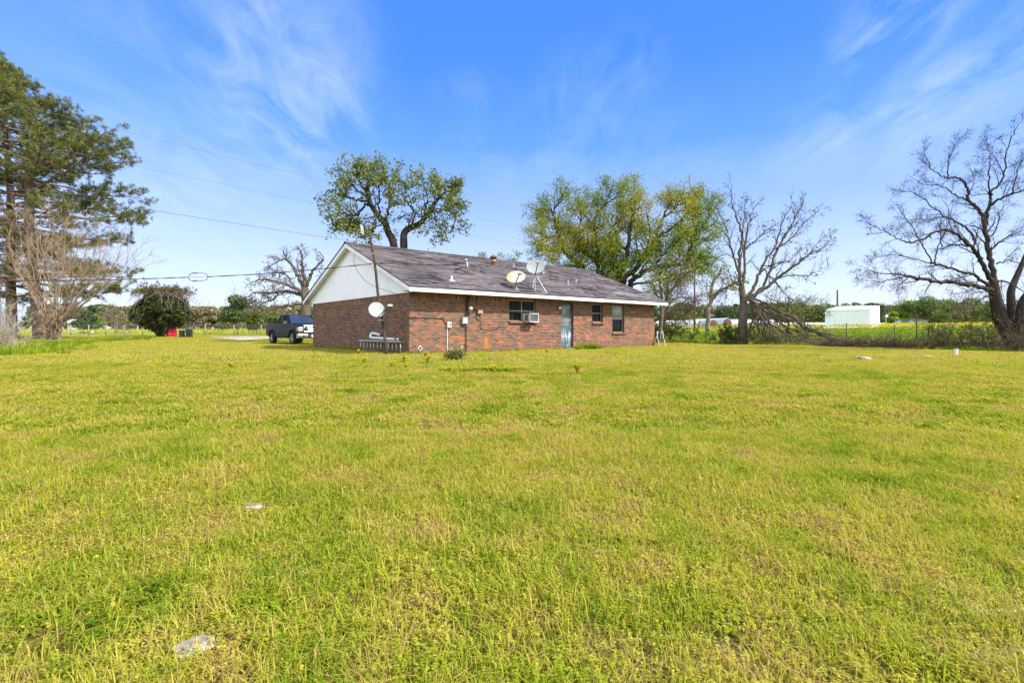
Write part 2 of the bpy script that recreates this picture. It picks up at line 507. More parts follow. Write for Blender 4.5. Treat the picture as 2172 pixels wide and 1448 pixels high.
# ---- roof: overlapping courses of shingles as real steps
def roof_side(mb, sgn):
    run = HW / 2 + OVF + 0.03
    SLn = run * math.sqrt(1 + SL * SL)
    rows = int(SLn / 0.145) + 1
    rng = random.Random(5 if sgn > 0 else 8)
    nx = 60
    x0, x1 = -RK - 0.03, HL + RK + 0.03
    for r in range(rows):
        s0 = r * 0.145; s1 = min((r + 1) * 0.145 + 0.02, SLn)
        lift = [0.014 + 0.012 * noise.noise((i * 0.6, r * 3.7, sgn)) + (0.012 if rng.random() < 0.02 else 0) for i in range(nx + 1)]
        sag = [-0.018 + 0.03 * noise.noise((i * 0.11, r * 0.09, 9 * sgn)) for i in range(nx + 1)]
        vs = []; uvs = []; fs = []
        for i in range(nx + 1):
            x = x0 + (x1 - x0) * i / nx
            for (s, dz) in ((s0, -0.004), (s0, lift[i] + 0.008), (s1, 0.004)):
                yy = -OVF - 0.03 + s / math.sqrt(1 + SL * SL)
                zz = EZ - SL * 0.03 + SL * (yy + OVF + 0.03) + dz + sag[i] * (1 if 0 < r < rows - 1 else 0.4) + 0.02
                y = yy if sgn > 0 else HW - yy
                vs.append((x, y, zz))
            if i:
                a = (i - 1) * 3; b = i * 3
                xa = x0 + (x1 - x0) * (i - 1) / nx
                for k in (0, 1):
                    f = (a + k, b + k, b + k + 1, a + k + 1)
                    u = [(xa, s0), (x, s0), (x, s0 if k == 0 else s1), (xa, s0 if k == 0 else s1)]
                    if k == 0: u = [(xa, s0 + .001), (x, s0 + .001), (x, s0 + .002), (xa, s0 + .002)]
                    if sgn < 0: f = f[::-1]; u = u[::-1]
                    fs.append(f); uvs.append(u)
        mb.add(vs, fs, 0, uvs)
    q1 = 1 / math.sqrt(1 + SL * SL)
    for k in range(300):      # curled and slipped tabs
        x = rng.uniform(x0 + .1, x1 - .5); s0 = int(rng.uniform(1, rows - 2)) * 0.145; wd = rng.choice((.3, .3, .3, .6, .9)); lf = rng.uniform(.024, .046)
        def pt(xx, ss, dz):
            yy = -OVF - 0.03 + ss * q1; zz = EZ - SL * 0.03 + SL * (yy + OVF + 0.03) + dz + 0.02
            return (xx, yy if sgn > 0 else HW - yy, zz)
        q = [pt(x, s0 - .012, lf), pt(x + wd, s0 - .012, lf * rng.uniform(.5, 1)), pt(x + wd, s0 + .14, .016), pt(x, s0 + .14, .016)]
        u = [(x, s0), (x + wd, s0), (x + wd, s0 + .14), (x, s0 + .14)]
        if sgn < 0: q = q[::-1]; u = u[::-1]
        mb.quad(*q, 0, u)
    return mb
mb = MB(); roof_side(mb, 1); roof_side(mb, -1)
# ridge cap
nx = 40
for i in range(nx):
    xa = -RK - 0.03 + (HL + 2 * RK + 0.06) * i / nx; xb = -RK - 0.03 + (HL + 2 * RK + 0.06) * (i + 1) / nx
    d = 0.015 * (i % 2) * 0.4; yc = HW / 2
    za = RZ + 0.045 + 0.03 * noise.noise((xa * .2, 2, 0)) ; zb = RZ + 0.045 + 0.03 * noise.noise((xb * .2, 2, 0))
    for s in (-1, 1):
        q = [(xa, yc, za + .01), (xb, yc, zb), (xb, yc + s * 0.16, zb - 0.07), (xa, yc + s * 0.16, za - 0.06)]
        u = [(xa, 5.0), (xb, 5.0), (xb, 5.1), (xa, 5.1)]
        if s > 0: q = q[::-1]; u = u[::-1]
        mb.quad(*q, 0, u)
roof = mb.build('roof', M_shing, house, recalc=False)
# roof deck under the shingles with dark edge
mb = MB()
for s in (0, 1):
    f = (lambda y: y) if s == 0 else (lambda y: HW - y)
    a = -OVF - 0.01; b = HW / 2
    mb.add([(x, f(y), roofz(max(y, -OVF)) + dz - (0.004 if y < -OVF else 0)) for x in (-RK - 0.01, HL + RK + 0.01) for (y, dz) in ((a, -0.035), (b, -0.035), (b, 0.0), (a, 0.0))],
           [(0, 1, 2, 3), (7, 6, 5, 4), (0, 4, 5, 1), (1, 5, 6, 2), (2, 6, 7, 3), (3, 7, 4, 0)])
mb.build('roof_deck', M_edge, house)
# fascia boards along both eaves
for s in (0, 1):
    y0, y1 = (-OVF - 0.005, -OVF + 0.03) if s == 0 else (HW + OVF - 0.03, HW + OVF + 0.005)
    xj = [-RK, 3.55, 7.3, 10.2, 13.1, HL + RK]
    for k in range(5):
        dz = (.0, .006, -.004, .005, -.003)[k]; MB().bx(xj[k] + .003, xj[k + 1] - .003, y0 + dz * .4, y1 + dz * .4, EZ - 0.185 + dz, EZ - 0.02 + dz).build('fascia', M_white, house, bevel=0.004)
# soffits
for s in (0, 1):
    y0, y1 = (-OVF + 0.032, -0.004) if s == 0 else (HW + 0.004, HW + OVF - 0.032)
    MB().bx(-RK + 0.01, HL + RK - 0.01, y0, y1, WT + 0.03, WT + 0.045).build('soffit', M_soffit, house)
# rake boards (barge boards) and sloped rake soffits
for gx in (0, 1):
    for s in (0, 1):
        f = (lambda y: y) if s == 0 else (lambda y: HW - y)
        xa, xb = ((-RK, -RK + 0.03) if gx == 0 else (HL + RK - 0.03, HL + RK))
        pl = [(-OVF, -0.185 + EZ), (-OVF, EZ - 0.03), (HW / 2, RZ - 0.03), (HW / 2, RZ - 0.22)]
        MB().prism(pl, lambda a, b, t, f=f: (t, f(a), b), xa, xb).build('rake_board', M_white, house, bevel=0.004)
        xa, xb = ((-RK + 0.032, -0.05) if gx == 0 else (HL + 0.05, HL + RK - 0.032))
        pl = [(-OVF + .04, EZ - 0.085), (-OVF + .04, EZ - 0.065), (HW / 2, RZ - 0.08), (HW / 2, RZ - 0.10)]
        mbs = MB().prism(pl, lambda a, b, t, f=f: (t, f(a), b), xa, xb)
        for k in range(22):      # ribs of the vinyl soffit
            yy = -OVF + .3 + k * 0.26
            if yy > HW / 2: break
            zc = roofz(yy) - 0.092
            mbs.box(((xa + xb) / 2, f(yy), zc), (xb - xa - .01, 0.02, 0.012))
        mbs.build('rake_soffit', M_white, house)
# narrow trim board between siding and brick
# ---- windows
def window(o, name, kind):
    x0, x1, z0, z1 = o
    fr = MB(); y = REC - 0.05
    t = 0.04
    fr.bx(x0 + .003, x0 + t, y, y + .05, z0 + .003, z1 - .003); fr.bx(x1 - t, x1 - .003, y, y + .05, z0 + .003, z1 - .003)
    fr.bx(x0 + t, x1 - t, y, y + .05, z0 + .003, z0 + t); fr.bx(x0 + t, x1 - t, y, y + .05, z1 - t, z1 - .003)
    zm = (z0 + z1) / 2 + (0.0 if kind != 'double' else -0.01)
    fr.bx(x0 + t, x1 - t, y - .012, y + .045, zm - .022, zm + .022)
    if kind == 'double': fr.bx((x0 + x1) / 2 - .02, (x0 + x1) / 2 + .02, y - .008, y + .046, z0 + t, z1 - t)
    w = fr.build('window', M_wframe, house, bevel=0.004)
    up = MB(); lo = MB(); mu = MB()
    halves = [(x0 + t, x1 - t)] if kind != 'double' else [(x0 + t, (x0 + x1) / 2 - .02), ((x0 + x1) / 2 + .02, x1 - t)]
    for k, (a, b) in enumerate(halves):
        MB().bx(a, b, y + .022, y + .028, zm + .022, z1 - t).build('pane', M_curtain if kind == 'curtain' else M_screen, w)
        MB().bx(a, b, y + .026, y + .032, z0 + t, zm - .022).build('pane', M_glass, w)
        m3 = MB()
        for i in (1, 2):
            xx = a + (b - a) * i / 3
            m3.bx(xx - .007, xx + .007, y + .012, y + .02, z0 + t, zm - .022)
            if kind != 'curtain': m3.bx(xx - .005, xx + .005, y + .012, y + .018, zm + .022, z1 - t)
        m3.bx(a, b, y + .013, y + .021, (z0 + zm) / 2 - .007, (z0 + zm) / 2 + .007)
        m3.build('muntins', M_wdark, w)
    # brick sill, rowlock course
    s = MB()
    n = int((x1 - x0 + .06) / 0.07)
    for i in range(n):
        xa = x0 - .03 + (x1 - x0 + .06) * i / n; xb = x0 - .03 + (x1 - x0 + .06) * (i + 1) / n - .008
        Mr = Matrix.Rotation(R(-12), 3, 'X')
        s.box(((xa + xb) / 2, -0.005, z0 - 0.055), (xb - xa, 0.17, 0.09), Mr)
    s.build('sill', M_sill, w, bevel=0.004)
M_sill = simple('sill_brick', (0.30, 0.13, 0.085), 0.9, var=0.35, scale=9, bump=0.3)
window(W1, 'window', 'double'); window(W2, 'window', 'single'); window(W3, 'window', 'curtain')
# ---- back door
x0, x1, z0, z1 = DR
def door_mat():
    m, nt, out = new_mat('peeling_blue_door')
    pos = opos(nt)
    sep = N(nt, 'ShaderNodeSeparateXYZ', {0: pos})
    col = ramp(nt, noise_(nt, mapped(nt, pos, (6, 6, 2)), 1.5, 6, 0.7), [(0.35, (0.025, 0.055, 0.075)), (0.65, (0.10, 0.155, 0.195))])
    pe = noise_(nt, mapped(nt, pos, (9.0, 9.0, 2.2), (3.1, 0, 0.4)), 1.7, 7, 0.68)
    zf = math_(nt, 'SUBTRACT', 1.0, math_(nt, 'ABSOLUTE', math_(nt, 'DIVIDE', math_(nt, 'SUBTRACT', sep.outputs[2], 0.60), 0.50)), clamp=True)
    ms = math_(nt, 'MULTIPLY', math_(nt, 'SUBTRACT', math_(nt, 'ADD', pe, math_(nt, 'MULTIPLY', zf, 0.17)), 0.60, clamp=True), 8.0, clamp=True)
    ms = math_(nt, 'MULTIPLY', ms, .8)
    col = mixc(nt, ms, col, (0.62, 0.66, 0.68))
    p = N(nt, 'ShaderNodeBsdfPrincipled', {'Base Color': col, 'Roughness': 0.45})
    nt.links.new(p.outputs[0], out.inputs[0])
    return m
M_door = door_mat()
M_dfrm = simple('dark_teal_frame', (0.03, 0.055, 0.068), 0.5)
fr = MB(); y = REC - 0.07
fr.bx(x0 + .003, x0 + .05, y, y + .07, z0, z1 - .003); fr.bx(x1 - .05, x1 - .003, y, y + .07, z0, z1 - .003); fr.bx(x0 + .05, x1 - .05, y, y + .07, z1 - .06, z1 - .003)
dr = fr.build('door_frame', M_dfrm, house, bevel=0.004)
d = MB().bx(x0 + .052, x1 - .052, y + .012, y + .05, z0 + .015, 1.12)
d.bx(x0 + .052, x0 + .16, y + .012, y + .05, 1.12, z1 - .065); d.bx(x1 - .16, x1 - .052, y + .012, y + .05, 1.12, z1 - .065)
d.bx(x0 + .16, x1 - .16, y + .012, y + .05, z1 - .16, z1 - .065); d.bx(x0 + .16, x1 - .16, y + .012, y + .05, 1.58, 1.63)
dob = d.build('door', M_door, house, bevel=0.003)
MB().bx(x0 + .16, x1 - .16, y + .025, y + .03, 1.63, z1 - .16).build('pane', M_curtain, dob)
MB().bx(x0 + .16, x1 - .16, y + .025, y + .03, 1.12, 1.58).build('pane', M_curtain, dob)
hb = MB().lathe([(0, -.03), (.028, -.022), (.03, 0), (.012, .01), (.012, .04), (0, .04)], 14, Matrix.Translation((x1 - .1, y - .02, 0.98)) @ Matrix.Rotation(R(-90), 4, 'X'))
hb.build('handle', M_steelg, dob, smooth=True)
# ---- wall lamp
p = front(1184.2, 653)
wl = MB().lathe([(0, 0), (.06, 0), (.06, .02), (.03, .03), (.03, .06), (0, .06)], 16, Matrix.Translation((p.x, -.001, p.z + .02)) @ Matrix.Rotation(R(90), 4, 'X')).build('wall_lamp', M_wdark, house, smooth=True)
bm_ = MB().lathe([(0.0, -.085), (.05, -.07), (.08, -.03), (.085, 0), (.075, .04), (.04, .075), (0, .08)], 18, Matrix.Translation((p.x, -.11, p.z)))
bm_.build('lamp_globe', simple('opal_globe', (0.75, 0.70, 0.50), 0.3), wl, smooth=True)
# ---- roof pipes
def on_roof_pipe(u, v0, v1, r, mat, name='vent_pipe', flange=True):
    b = onroof(u, v1); wp = H2W(*b); h = (v1 - v0) / F * wp.y
    mb = MB().tube([(b.x, b.y, b.z - .05), (b.x, b.y, b.z + h)], r, 14)
    mb.lathe([(r * .99, 0), (r * 1.25, -.005), (r * 1.25, -.02)], 14, Matrix.Translation((b.x, b.y, b.z + h)))
    o = mb.build(name, mat, house, smooth=False)
    if flange:
        sl = math.atan(SL)
        MB().box((b.x, b.y, b.z + .03), (r * 5, r * 6, .012), Matrix.Rotation(sl, 3, 'X')).build('flashing', mat, o)
    return o, b, h
on_roof_pipe(957.6, 585, 596, 0.045, M_pipew)
on_roof_pipe(1204.7, 594.5, 604, 0.05, M_galv)
on_roof_pipe(1222.5, 591.6, 600, 0.05, M_galv)
on_roof_pipe(1089.5, 558, 566, 0.05, M_galv)
on_roof_pipe(1152.5, 574, 581.5, 0.06, M_galv)
o, b, h = on_roof_pipe(1047, 544, 563.5, 0.11, M_rust, 'flue_pipe')
MB().lathe([(0.115, h * .45), (.15, h * .47), (.15, h * .57), (.115, h * .6)], 16, Matrix.Translation(b)).build('storm_collar', M_galv, o, smooth=True)
MB().lathe([(0.17, h * .8), (.19, h * .84), (.19, h * .98), (.06, h * 1.12), (0, h * 1.12)], 16, Matrix.Translation(b)).build('flue_cap', M_rust, o, smooth=True)

# ---- electric service mast through the roof, with weatherhead
b = onroof(993, 580); wp = H2W(*b)
topz = b.z + 27 / F * wp.y
MAST = H2W(b.x - .12, b.y, topz)
ms = thing('service_mast', 'grey steel electric service mast with weatherhead rising through the roof slope', 'service mast', H2W(*b), HANG)
MB().tube([(0, 0, -.05), (-.03, 0, (topz - b.z) * .5), (-.10, 0, topz - b.z)], .032, 12).build('mast_pipe', M_galv, ms, smooth=True)
MB().lathe([(0, .10), (.05, .085), (.075, .03), (.075, -.02), (.03, -.03), (.03, -.07)], 14, Matrix.Translation((-.12, 0, topz - b.z)) @ Matrix.Rotation(R(-25), 4, 'Y')).build('weatherhead', M_galv, ms, smooth=True)
MB().box((.03, 0, .05), (.34, .4, .02), Matrix.Rotation(math.atan(SL), 3, 'X')).build('flashing', M_rust, ms)

# ---- things fixed on the long wall
def fbox(u0, u1, v0, v1, dep, mat, name, label, cat, bev=.012, build=True):
    a = front(u0, (v0 + v1) / 2); b = front(u1, (v0 + v1) / 2)
    zc0 = front((u0 + u1) / 2, v1).z; zc1 = front((u0 + u1) / 2, v0).z
    w = b.x - a.x
    t = thing(name, label, cat, H2W(a.x, 0, zc0), HANG)
    return t, w, zc1 - zc0
t, w, h = fbox(990, 998, 640, 663.4, .12, None, 'electric_meter', 'brown electric meter box with round white glass dial under the eave', 'electric meter')
M_mbox = simple('brown_meter_box', (0.115, 0.055, 0.05), 0.5)
MB().bx(0, w, -.12, -.002, 0, h).build('meter_box', M_mbox, t, bevel=.012)
MB().lathe([(0, .09), (.06, .085), (.085, .05), (.088, 0)], 20, Matrix.Translation((w / 2, -.12, h * .42)) @ Matrix.Rotation(R(90), 4, 'X')).build('meter_dial', simple('meter_glass', (0.7, 0.7, 0.68), 0.15), t, smooth=True)
MB().tube([(-.06, -.05, h + .42), (-.06, -.05, -.1), (-.06, -.05, -1.55)], .02, 8).tube([(.05, -.05, h - .02), (.05, -.05, h + .40)], .035, 10).build('conduit', M_black, t)
t, w, h = fbox(978, 988.5, 673, 687, .1, None, 'breaker_box', 'grey metal breaker box left of the long black conduit', 'breaker box')
M_gbox = simple('grey_box_paint', (0.46, 0.46, 0.40), 0.5, var=.15)
MB().bx(0, w, -.13, -.002, 0, h).build('cabinet', M_gbox, t, bevel=.012)
MB().bx(.012, w - .012, -.136, -.131, .012, h - .012).build('cover', M_gbox, t, bevel=.002)
MB().bx(w * .45, w * .6, -.15, -.137, .005, .03).build('latch', M_wdark, t)
t, w, h = fbox(946, 955.6, 682, 695, .1, None, 'phone_box', 'small pale box with black spot on the wall above a thin white pipe', 'junction box')
MB().bx(0, w, -.1, -.002, 0, h).build('cabinet', M_gbox, t, bevel=.015)
MB().bx(w * .5, w * .8, -.104, -.1005, h * .38, h * .62).build('window_slot', M_black, t)
MB().tube([(w * .16, -.03, .0), (w * .16, -.03, -.96)], .016, 8).build('pipe', M_pipew, t)
t, w, h = fbox(1011, 1021.5, 657, 665, .1, None, 'cable_box', 'small olive grey cable box above a coil of black cable', 'junction box')
MB().bx(0, w, -.1, -.002, 0, h).build('cabinet', simple('olive_box', (0.30, 0.29, 0.20), 0.6), t, bevel=.01)
MB().bx(.01, w - .01, -.107, -.101, h * .45, h - .01).build('lid', simple('olive_lid', (0.36, 0.35, 0.25), 0.6), t, bevel=.002)
def wallpts(px, y=-.02): return [H2W(*front(u, v, y)) for u, v in px]
def cable(name, label, pts, r, mat=M_black, n=6, extra=None, cat='cable'):
    mb = MB().tube(smooth_path(pts), r, n)
    if extra:
        for e in extra: mb.tube(e, r, n)
    o = mb.build(name, mat, None, smooth=True)
    return tag(o, label, cat)
def smooth_path(pts, per=8):
    pts = [Vector(p) for p in pts]
    if len(pts) < 3: return pts
    out = []
    for i in range(len(pts) - 1):
        p0 = pts[max(i - 1, 0)]; p1 = pts[i]; p2 = pts[i + 1]; p3 = pts[min(i + 2, len(pts) - 1)]
        for k in range(per):
            t = k / per
            out.append(0.5 * ((2 * p1) + (-p0 + p2) * t + (2 * p0 - 5 * p1 + 4 * p2 - p3) * t * t + (-p0 + 3 * p1 - 3 * p2 + p3) * t ** 3))
    out.append(pts[-1]); return out
cpx = [(1009.9, 632), (1009.9, 650), (1009.7, 668), (1010.5, 676), (1014.6, 679.5), (1019, 674), (1014.6, 668), (1010.2, 673.5), (1014.6, 679), (1018.4, 679), (1018.6, 690), (1019.5, 696.5), (1030, 699), (1042, 701), (1051, 698.5), (1060.9, 694.5)]
cable('coiled_cable', 'thin black cable with a round coil running down the brick below the olive box', wallpts(cpx, -.012), .011)
# vent hole with white surround
p = front(890.5, 738.7)
vt = thing('dryer_vent', 'white diamond shaped vent plate round a dark hole low on the wall near the corner', 'vent', H2W(p.x, 0, p.z), HANG)
MB().lathe([(.05, -.0), (.05, .03), (.10, .03), (.10, 0)], 4, Matrix.Rotation(R(90), 4, 'X')).build('plate', M_pipew, vt)
MB().lathe([(0, .012), (.05, .012), (.055, .045), (.045, .045)], 16, Matrix.Rotation(R(90), 4, 'X')).build('hole', M_black, vt)
# ---- window air conditioner
ax0 = front(1113, 674).x; ax1 = front(1129.5, 674, -.40).x + .10
p0 = front(1120, 683); zb = front(1137, 683.2, -.42).z; zt = front(1137, 664.5, -.42).z
ac = thing('window_air_conditioner', 'white window air conditioner jutting out of the double window', 'air conditioner', H2W(ax0 + .05, 0, zb), HANG)
aw = front(1143.5, 674, -.42).x - (ax0 + .05); ah = zt - zb
x_l = front(1124.5, 674, -.42).x - (ax0 + .05)
M_acw = simple('ac_casing', (0.68, 0.68, 0.66), 0.45, var=.15)
c = MB().bx(x_l, aw, -.40, .09, 0, .03).bx(x_l, aw, -.40, .09, ah - .03, ah).bx(x_l, x_l + .02, -.40, .09, .03, ah - .03).bx(aw - .03, aw, -.40, .09, .03, ah - .03).bx(x_l + .02, aw - .03, -.36, .09, .03, ah - .03)
c.build('casing', M_acw, ac, bevel=.006)
g = MB()
for i in range(16):
    xx = x_l + .045 + (aw - x_l - .1) * i / 15
    g.bx(xx - .004, xx + .004, -.385, -.362, .04, ah - .04)
g.build('grille', M_steelg, ac)
l = MB()
for i in range(3):
    for j in range(1):
        l.bx(x_l - .006, x_l - .001, -.30 + i * .075, -.25 + i * .075, .06, ah - .06)
l.build('side_louvre', M_wdark, ac)
MB().bx(0.0, x_l - .004, .075, .088, 0.0, ah + .02).build('side_panel', M_soffit, ac)
# ---- concrete step below the door
st = hit(1222, 740); p = W2H(st)
stp = MB()
pts = [(-.55, -.03), (.55, -.03), (.62, -.25), (.5, -.62), (.1, -.70), (-.45, -.55), (-.6, -.2)]
stp.prism(pts, lambda a, b, t: (a, b, t), -.08, .055)
o = stp.build('door_step', M_conc, None, bevel=.02); o.location = H2W(DR[0] + .75, 0, 0); o.rotation_euler = (0, 0, HANG)
tag(o, 'worn concrete slab step on the grass below the blue door', 'step')
# ================================================================== DISHES, POLE, CABLES
M_dishw = simple('dish_paint', (0.40, 0.415, 0.41), 0.45, var=.18, scale=3)
M_dishg = simple('dish_paint_grey', (0.30, 0.345, 0.345), 0.5, var=.3, scale=4, c2=(0.30, 0.28, 0.21), lo=.3, hi=.5)
def rusty_dish():
    m, nt, out = new_mat('rusty_dish_paint')
    pos = opos(nt)
    sep = N(nt, 'ShaderNodeSeparateXYZ', {0: pos})
    f = math_(nt, 'ADD', math_(nt, 'MULTIPLY', sep.outputs[0], -.9), math_(nt, 'MULTIPLY', noise_(nt, pos, 5, 6, .7), 0.9))
    col = ramp(nt, f, [(0.50, (0.40, 0.39, 0.34)), (0.66, (0.42, 0.34, 0.21)), (0.84, (0.42, 0.19, 0.04)), (1.0, (0.36, 0.12, 0.025))])
    p = N(nt, 'ShaderNodeBsdfPrincipled', {'Base Color': col, 'Roughness': 0.6})
    nt.links.new(p.outputs[0], out.inputs[0])
    return m
M_dishr = rusty_dish()
def axes(zdir, up=Vector((0, 0, 1))):
    z = Vector(zdir).normalized(); x = up.cross(z)
    if x.length < 1e-4: x = Vector((1, 0, 0))
    x.normalize(); y = z.cross(x)
    return Matrix((x, y, z)).transposed()
def dish(name, label, foot, centre, aim, w, h, mat, arm, legs=(), group=None, lnb_mat=None, roll=0.0):
    """offset dish; aim = facing direction, arm = world point of the receiver head"""
    t = thing(name, label, 'satellite dish', foot, 0, group)
    c = Vector(centre) - foot
    Mx = axes(aim).to_4x4() @ Matrix.Rotation(roll, 4, 'Z')
    bm = MB(); n = 28
    prof = [(0, 0), (.2, .012), (.4, .03), (.6, .066), (.8, .112), (.97, .16), (1.0, .172), (1.0, .150), (.8, .095), (.6, .05), (.4, .016), (.0, -.014)]
    S = Matrix.Diagonal((w / 2, h / 2, (w + h) / 2 * .38, 1))
    bm.lathe([(max(r, 1e-4), z) for r, z in prof], n, Mx @ S)
    # keep the reflector's own coordinates for the paint
    o = bm.build('reflector', mat, t, smooth=True); o.location = c
    back = Vector(aim).normalized() * -1
    hub = c + back * .07
    MB().box(hub, (.16, .18, .10), axes(aim)).build('bracket', M_galv, t, bevel=.01)
    elbow = hub + back * .06
    MB().tube(smooth_path([Vector((0, 0, 0)), elbow * .45 + Vector((0, 0, -.02)), elbow + Vector((0, 0, -.06)), elbow], 5), .026, 10).build('mast_pipe', M_galv, t, smooth=True)
    a = Vector(arm) - foot
    st = c + Mx.to_3x3() @ Vector((0, -h * .48, .02))
    MB().tube([hub, st + Vector((0, 0, -.03)), a], [.024, .022, .02], 6).build('feed_arm', M_wdark, t)
    MB().box(a, (.17, .075, .09), axes(aim)).tube([a, a + (c - a).normalized() * .10], .04, 10).build('receiver_head', lnb_mat or M_dishw, t, bevel=.012)
    MB().box((0, 0, .012), (.24, .26, .02), axes(H2W(0, -SL, 1) - H2W(0, 0, 0)) if legs is not None else None).build('foot_plate', M_galv, t)
    if legs:
        for q in legs:
            q = Vector(q) - foot
            MB().tube([elbow * .75, q], .014, 8).build('strut', M_galv, t)
    return t
ft = H2W(*onroof(1095.4, 614)); d = ft.y
dish('satellite_dish', 'wide white satellite dish with orange rust stain on its left side, low on the roof', ft, P(1094.5, 588.5, d - .02), (-.1, -.80, .68), 41 / F * d, 36 / F * d, M_dishr, P(1102.5, 580.0, d - .62))
ft = H2W(*onroof(1129.5, 612)); d = ft.y
dish('satellite_dish', 'taller grey satellite dish on bent mast with struts, right of the rusty dish', ft, P(1136, 566, d + .1), (-.12, -.93, .28), 39 / F * d, 33 / F * d, M_dishg, P(1141, 556.5, d - .62),
     legs=[H2W(*onroof(1135, 620.5)), H2W(*onroof(1159.5, 621))])
# leaning pole with the low dish
PB = hit(811.6, 752.4); PB = Vector((PB.x, 18.45, gz(PB.x, 18.45)))
PT = P(784.7, 492.4, 18.75)
M_pole = bark_mat('weathered_pole', (0.088, 0.07, 0.055), (0.032, 0.025, 0.02), 2.0, .5)
pl = thing('leaning_pole', 'dark weathered wooden pole leaning left in front of the gable', 'pole', PB)
pts = [(PT - PB) * (i / 12) + Vector((.02 * math.sin(i * .9), 0, 0)) for i in range(13)]
pts[0] = Vector((0, 0, -.2))
MB().tube(pts, [.056 - .0008 * i for i in range(13)], 12).build('pole_shaft', M_pole, pl, smooth=True)
rp = (PT - PB) * .82
MB().lathe([(.054, -.03), (.062, 0), (.054, .03)], 12, Matrix.Translation(rp)).tube([rp + Vector((.07, -.04, -.0)), rp + Vector((.11, -.05, .1)), rp + Vector((.10, -.03, -.12))], .008, 5).build('rope_binding', simple('rope', (0.35, 0.27, 0.16), .9), pl)
tt = .34
ft = PB + (PT - PB) * .27 + Vector((0, -.06, 0))
dish('satellite_dish', 'white oval satellite dish clamped low on the leaning pole by the gable wall', ft, P(798.6, 657, 18.2), (.50, -.80, .25), .60, .56, M_dishw, P(827, 648, 17.85), legs=None)
# flat panel aerial on the ridge
ft = H2W(*onroof(753.6, 518)); d = ft.y
an = thing('panel_antenna', 'white flat panel antenna on a bent grey mast at the left end of the ridge', 'antenna', ft)
e = P(760.3, 487.4, d) - ft; c = P(768.2, 488, d) - ft
MB().tube(smooth_path([Vector((0, 0, -.03)), e * .5 + Vector((-.0, 0, -.02)), e * .9, e], 5), .028, 10).build('mast_pipe', M_galv, an, smooth=True)
Ma = Matrix.Rotation(R(92), 3, 'Z') @ Matrix.Rotation(R(-6), 3, 'X') @ Matrix.Rotation(R(4), 3, 'Y')
MB().box(c, (.38, .06, .44), Ma).build('panel', M_dishw, an, bevel=.025)
MB().tube([e, c], .02, 8).build('bracket', M_galv, an)
b2 = P(756.5, 523, d) - ft
MB().tube([e * .8, Vector((.15, -.1, b2.z * .3))], .01, 6).build('stay', M_galv, an)
MB().box((0, 0, .01), (.22, .22, .02), axes(H2W(0, -SL, 1) - H2W(0, 0, 0))).build('foot_plate', M_galv, an)
# service cable: from far left to the pole, then to the mast
AL = P(-420, 612, 22.0)
pcl = P(788.5, 559.5, 18.55)
pts = [AL, P(-160, 604, 21.2), P(0, 596.5, 20.6), P(200, 594, 20.0), P(330, 590.5, 19.6), P(400, 588, 19.4)]
r1 = smooth_path(pts, 8)
pts2 = [P(441, 587, 19.3), P(560, 580.5, 19.0), P(680, 570.5, 18.75), P(786, 559.8, 18.5)]
r2 = smooth_path(pts2, 8)
r3 = smooth_path([P(786, 559.8, 18.5), P(800, 557.7, 18.6), P(850, 558.5, 18.9), P(920, 562.5, 19.2), P(975, 559.5, 19.3), MAST + Vector((-.05, 0, -.0))], 8)
def twist(pts, r, k):
    return [p + Vector((0, math.sin(i * .9 + k) * r, math.cos(i * .9 + k) * r)) for i, p in enumerate(pts)]
mb = MB()
for rr in (r1, r2, r3):
    for k in (0, 3.14): mb.tube(twist(rr, .009, k), .011, 5)
sc_ = thing('service_cable', 'thick twisted black overhead cable crossing in front of the gable to the roof mast', 'cable', pcl)
mb.build('twisted_cable', M_black, sc_, off=pcl)
mb = MB()
A, B = P(400, 588, 19.4), P(441, 587, 19.3)
for s in (1, -1):
    loop = smooth_path([A, A + Vector((.06, 0, s * .12)), A.lerp(B, .3) + Vector((0, 0, s * .15)), A.lerp(B, .72) + Vector((0, 0, s * .145)), B + Vector((-.05, 0, s * .10)), B], 6)
    mb.tube(loop, .011, 6)
mb.tube([A, B], .006, 5)
mb.build('splice_loop', M_black, sc_, off=pcl, smooth=True)
for s in (1, -1):
    m_ = A.lerp(B, .32) + Vector((0, 0, s * .151)); MB().tube([m_ + Vector((-.085, 0, 0)), m_ + Vector((.085, 0, 0))], .02, 8).build('connector', M_black, sc_, off=pcl)
mb = MB()
q = MAST
mb.tube(smooth_path([q, q + Vector((-.18, -.05, .06)), q + Vector((-.42, -.1, .02)), q + Vector((-.58, -.1, -.06)), q + Vector((-.5, -.1, -.18)), q + Vector((-.36, -.08, -.2)), q + Vector((-.40, -.05, -.1)), q + Vector((-.2, -.05, -.02)), q], 6), .012, 6)
mb.build('drip_loop', M_black, sc_, off=pcl, smooth=True)
# aerial lead from ridge down gable, and lead from dish to the wall
cable('antenna_lead', 'thin grey lead sagging from the ridge antenna down across the white gable siding',
      [P(762, 489, an.location.y), P(757, 515, an.location.y - .1), H2W(-.5, 3.9, 3.75), H2W(-.55, 2.8, 2.95), H2W(-.5, 1.7, 2.55), H2W(-.06, 1.0, 2.29)], .008, M_wdark)
g1 = gable(864.4, 674.7, -.02)
cable('dish_lead', 'black cable drooping from the low dish and running along the brick to the pale box',
      [ft and PB + (PT - PB) * .24, P(812, 692, 18.45), P(826, 706.5, 18.5), P(836, 706.5, 18.5), P(846, 699.6, 18.45), P(856, 682, 18.42), H2W(-.02, .05, front(868, 674.7).z)] +
      wallpts([(869, 674.7), (900, 674.3), (934, 675), (940, 677.5), (943.5, 684), (946, 687)]), .012)
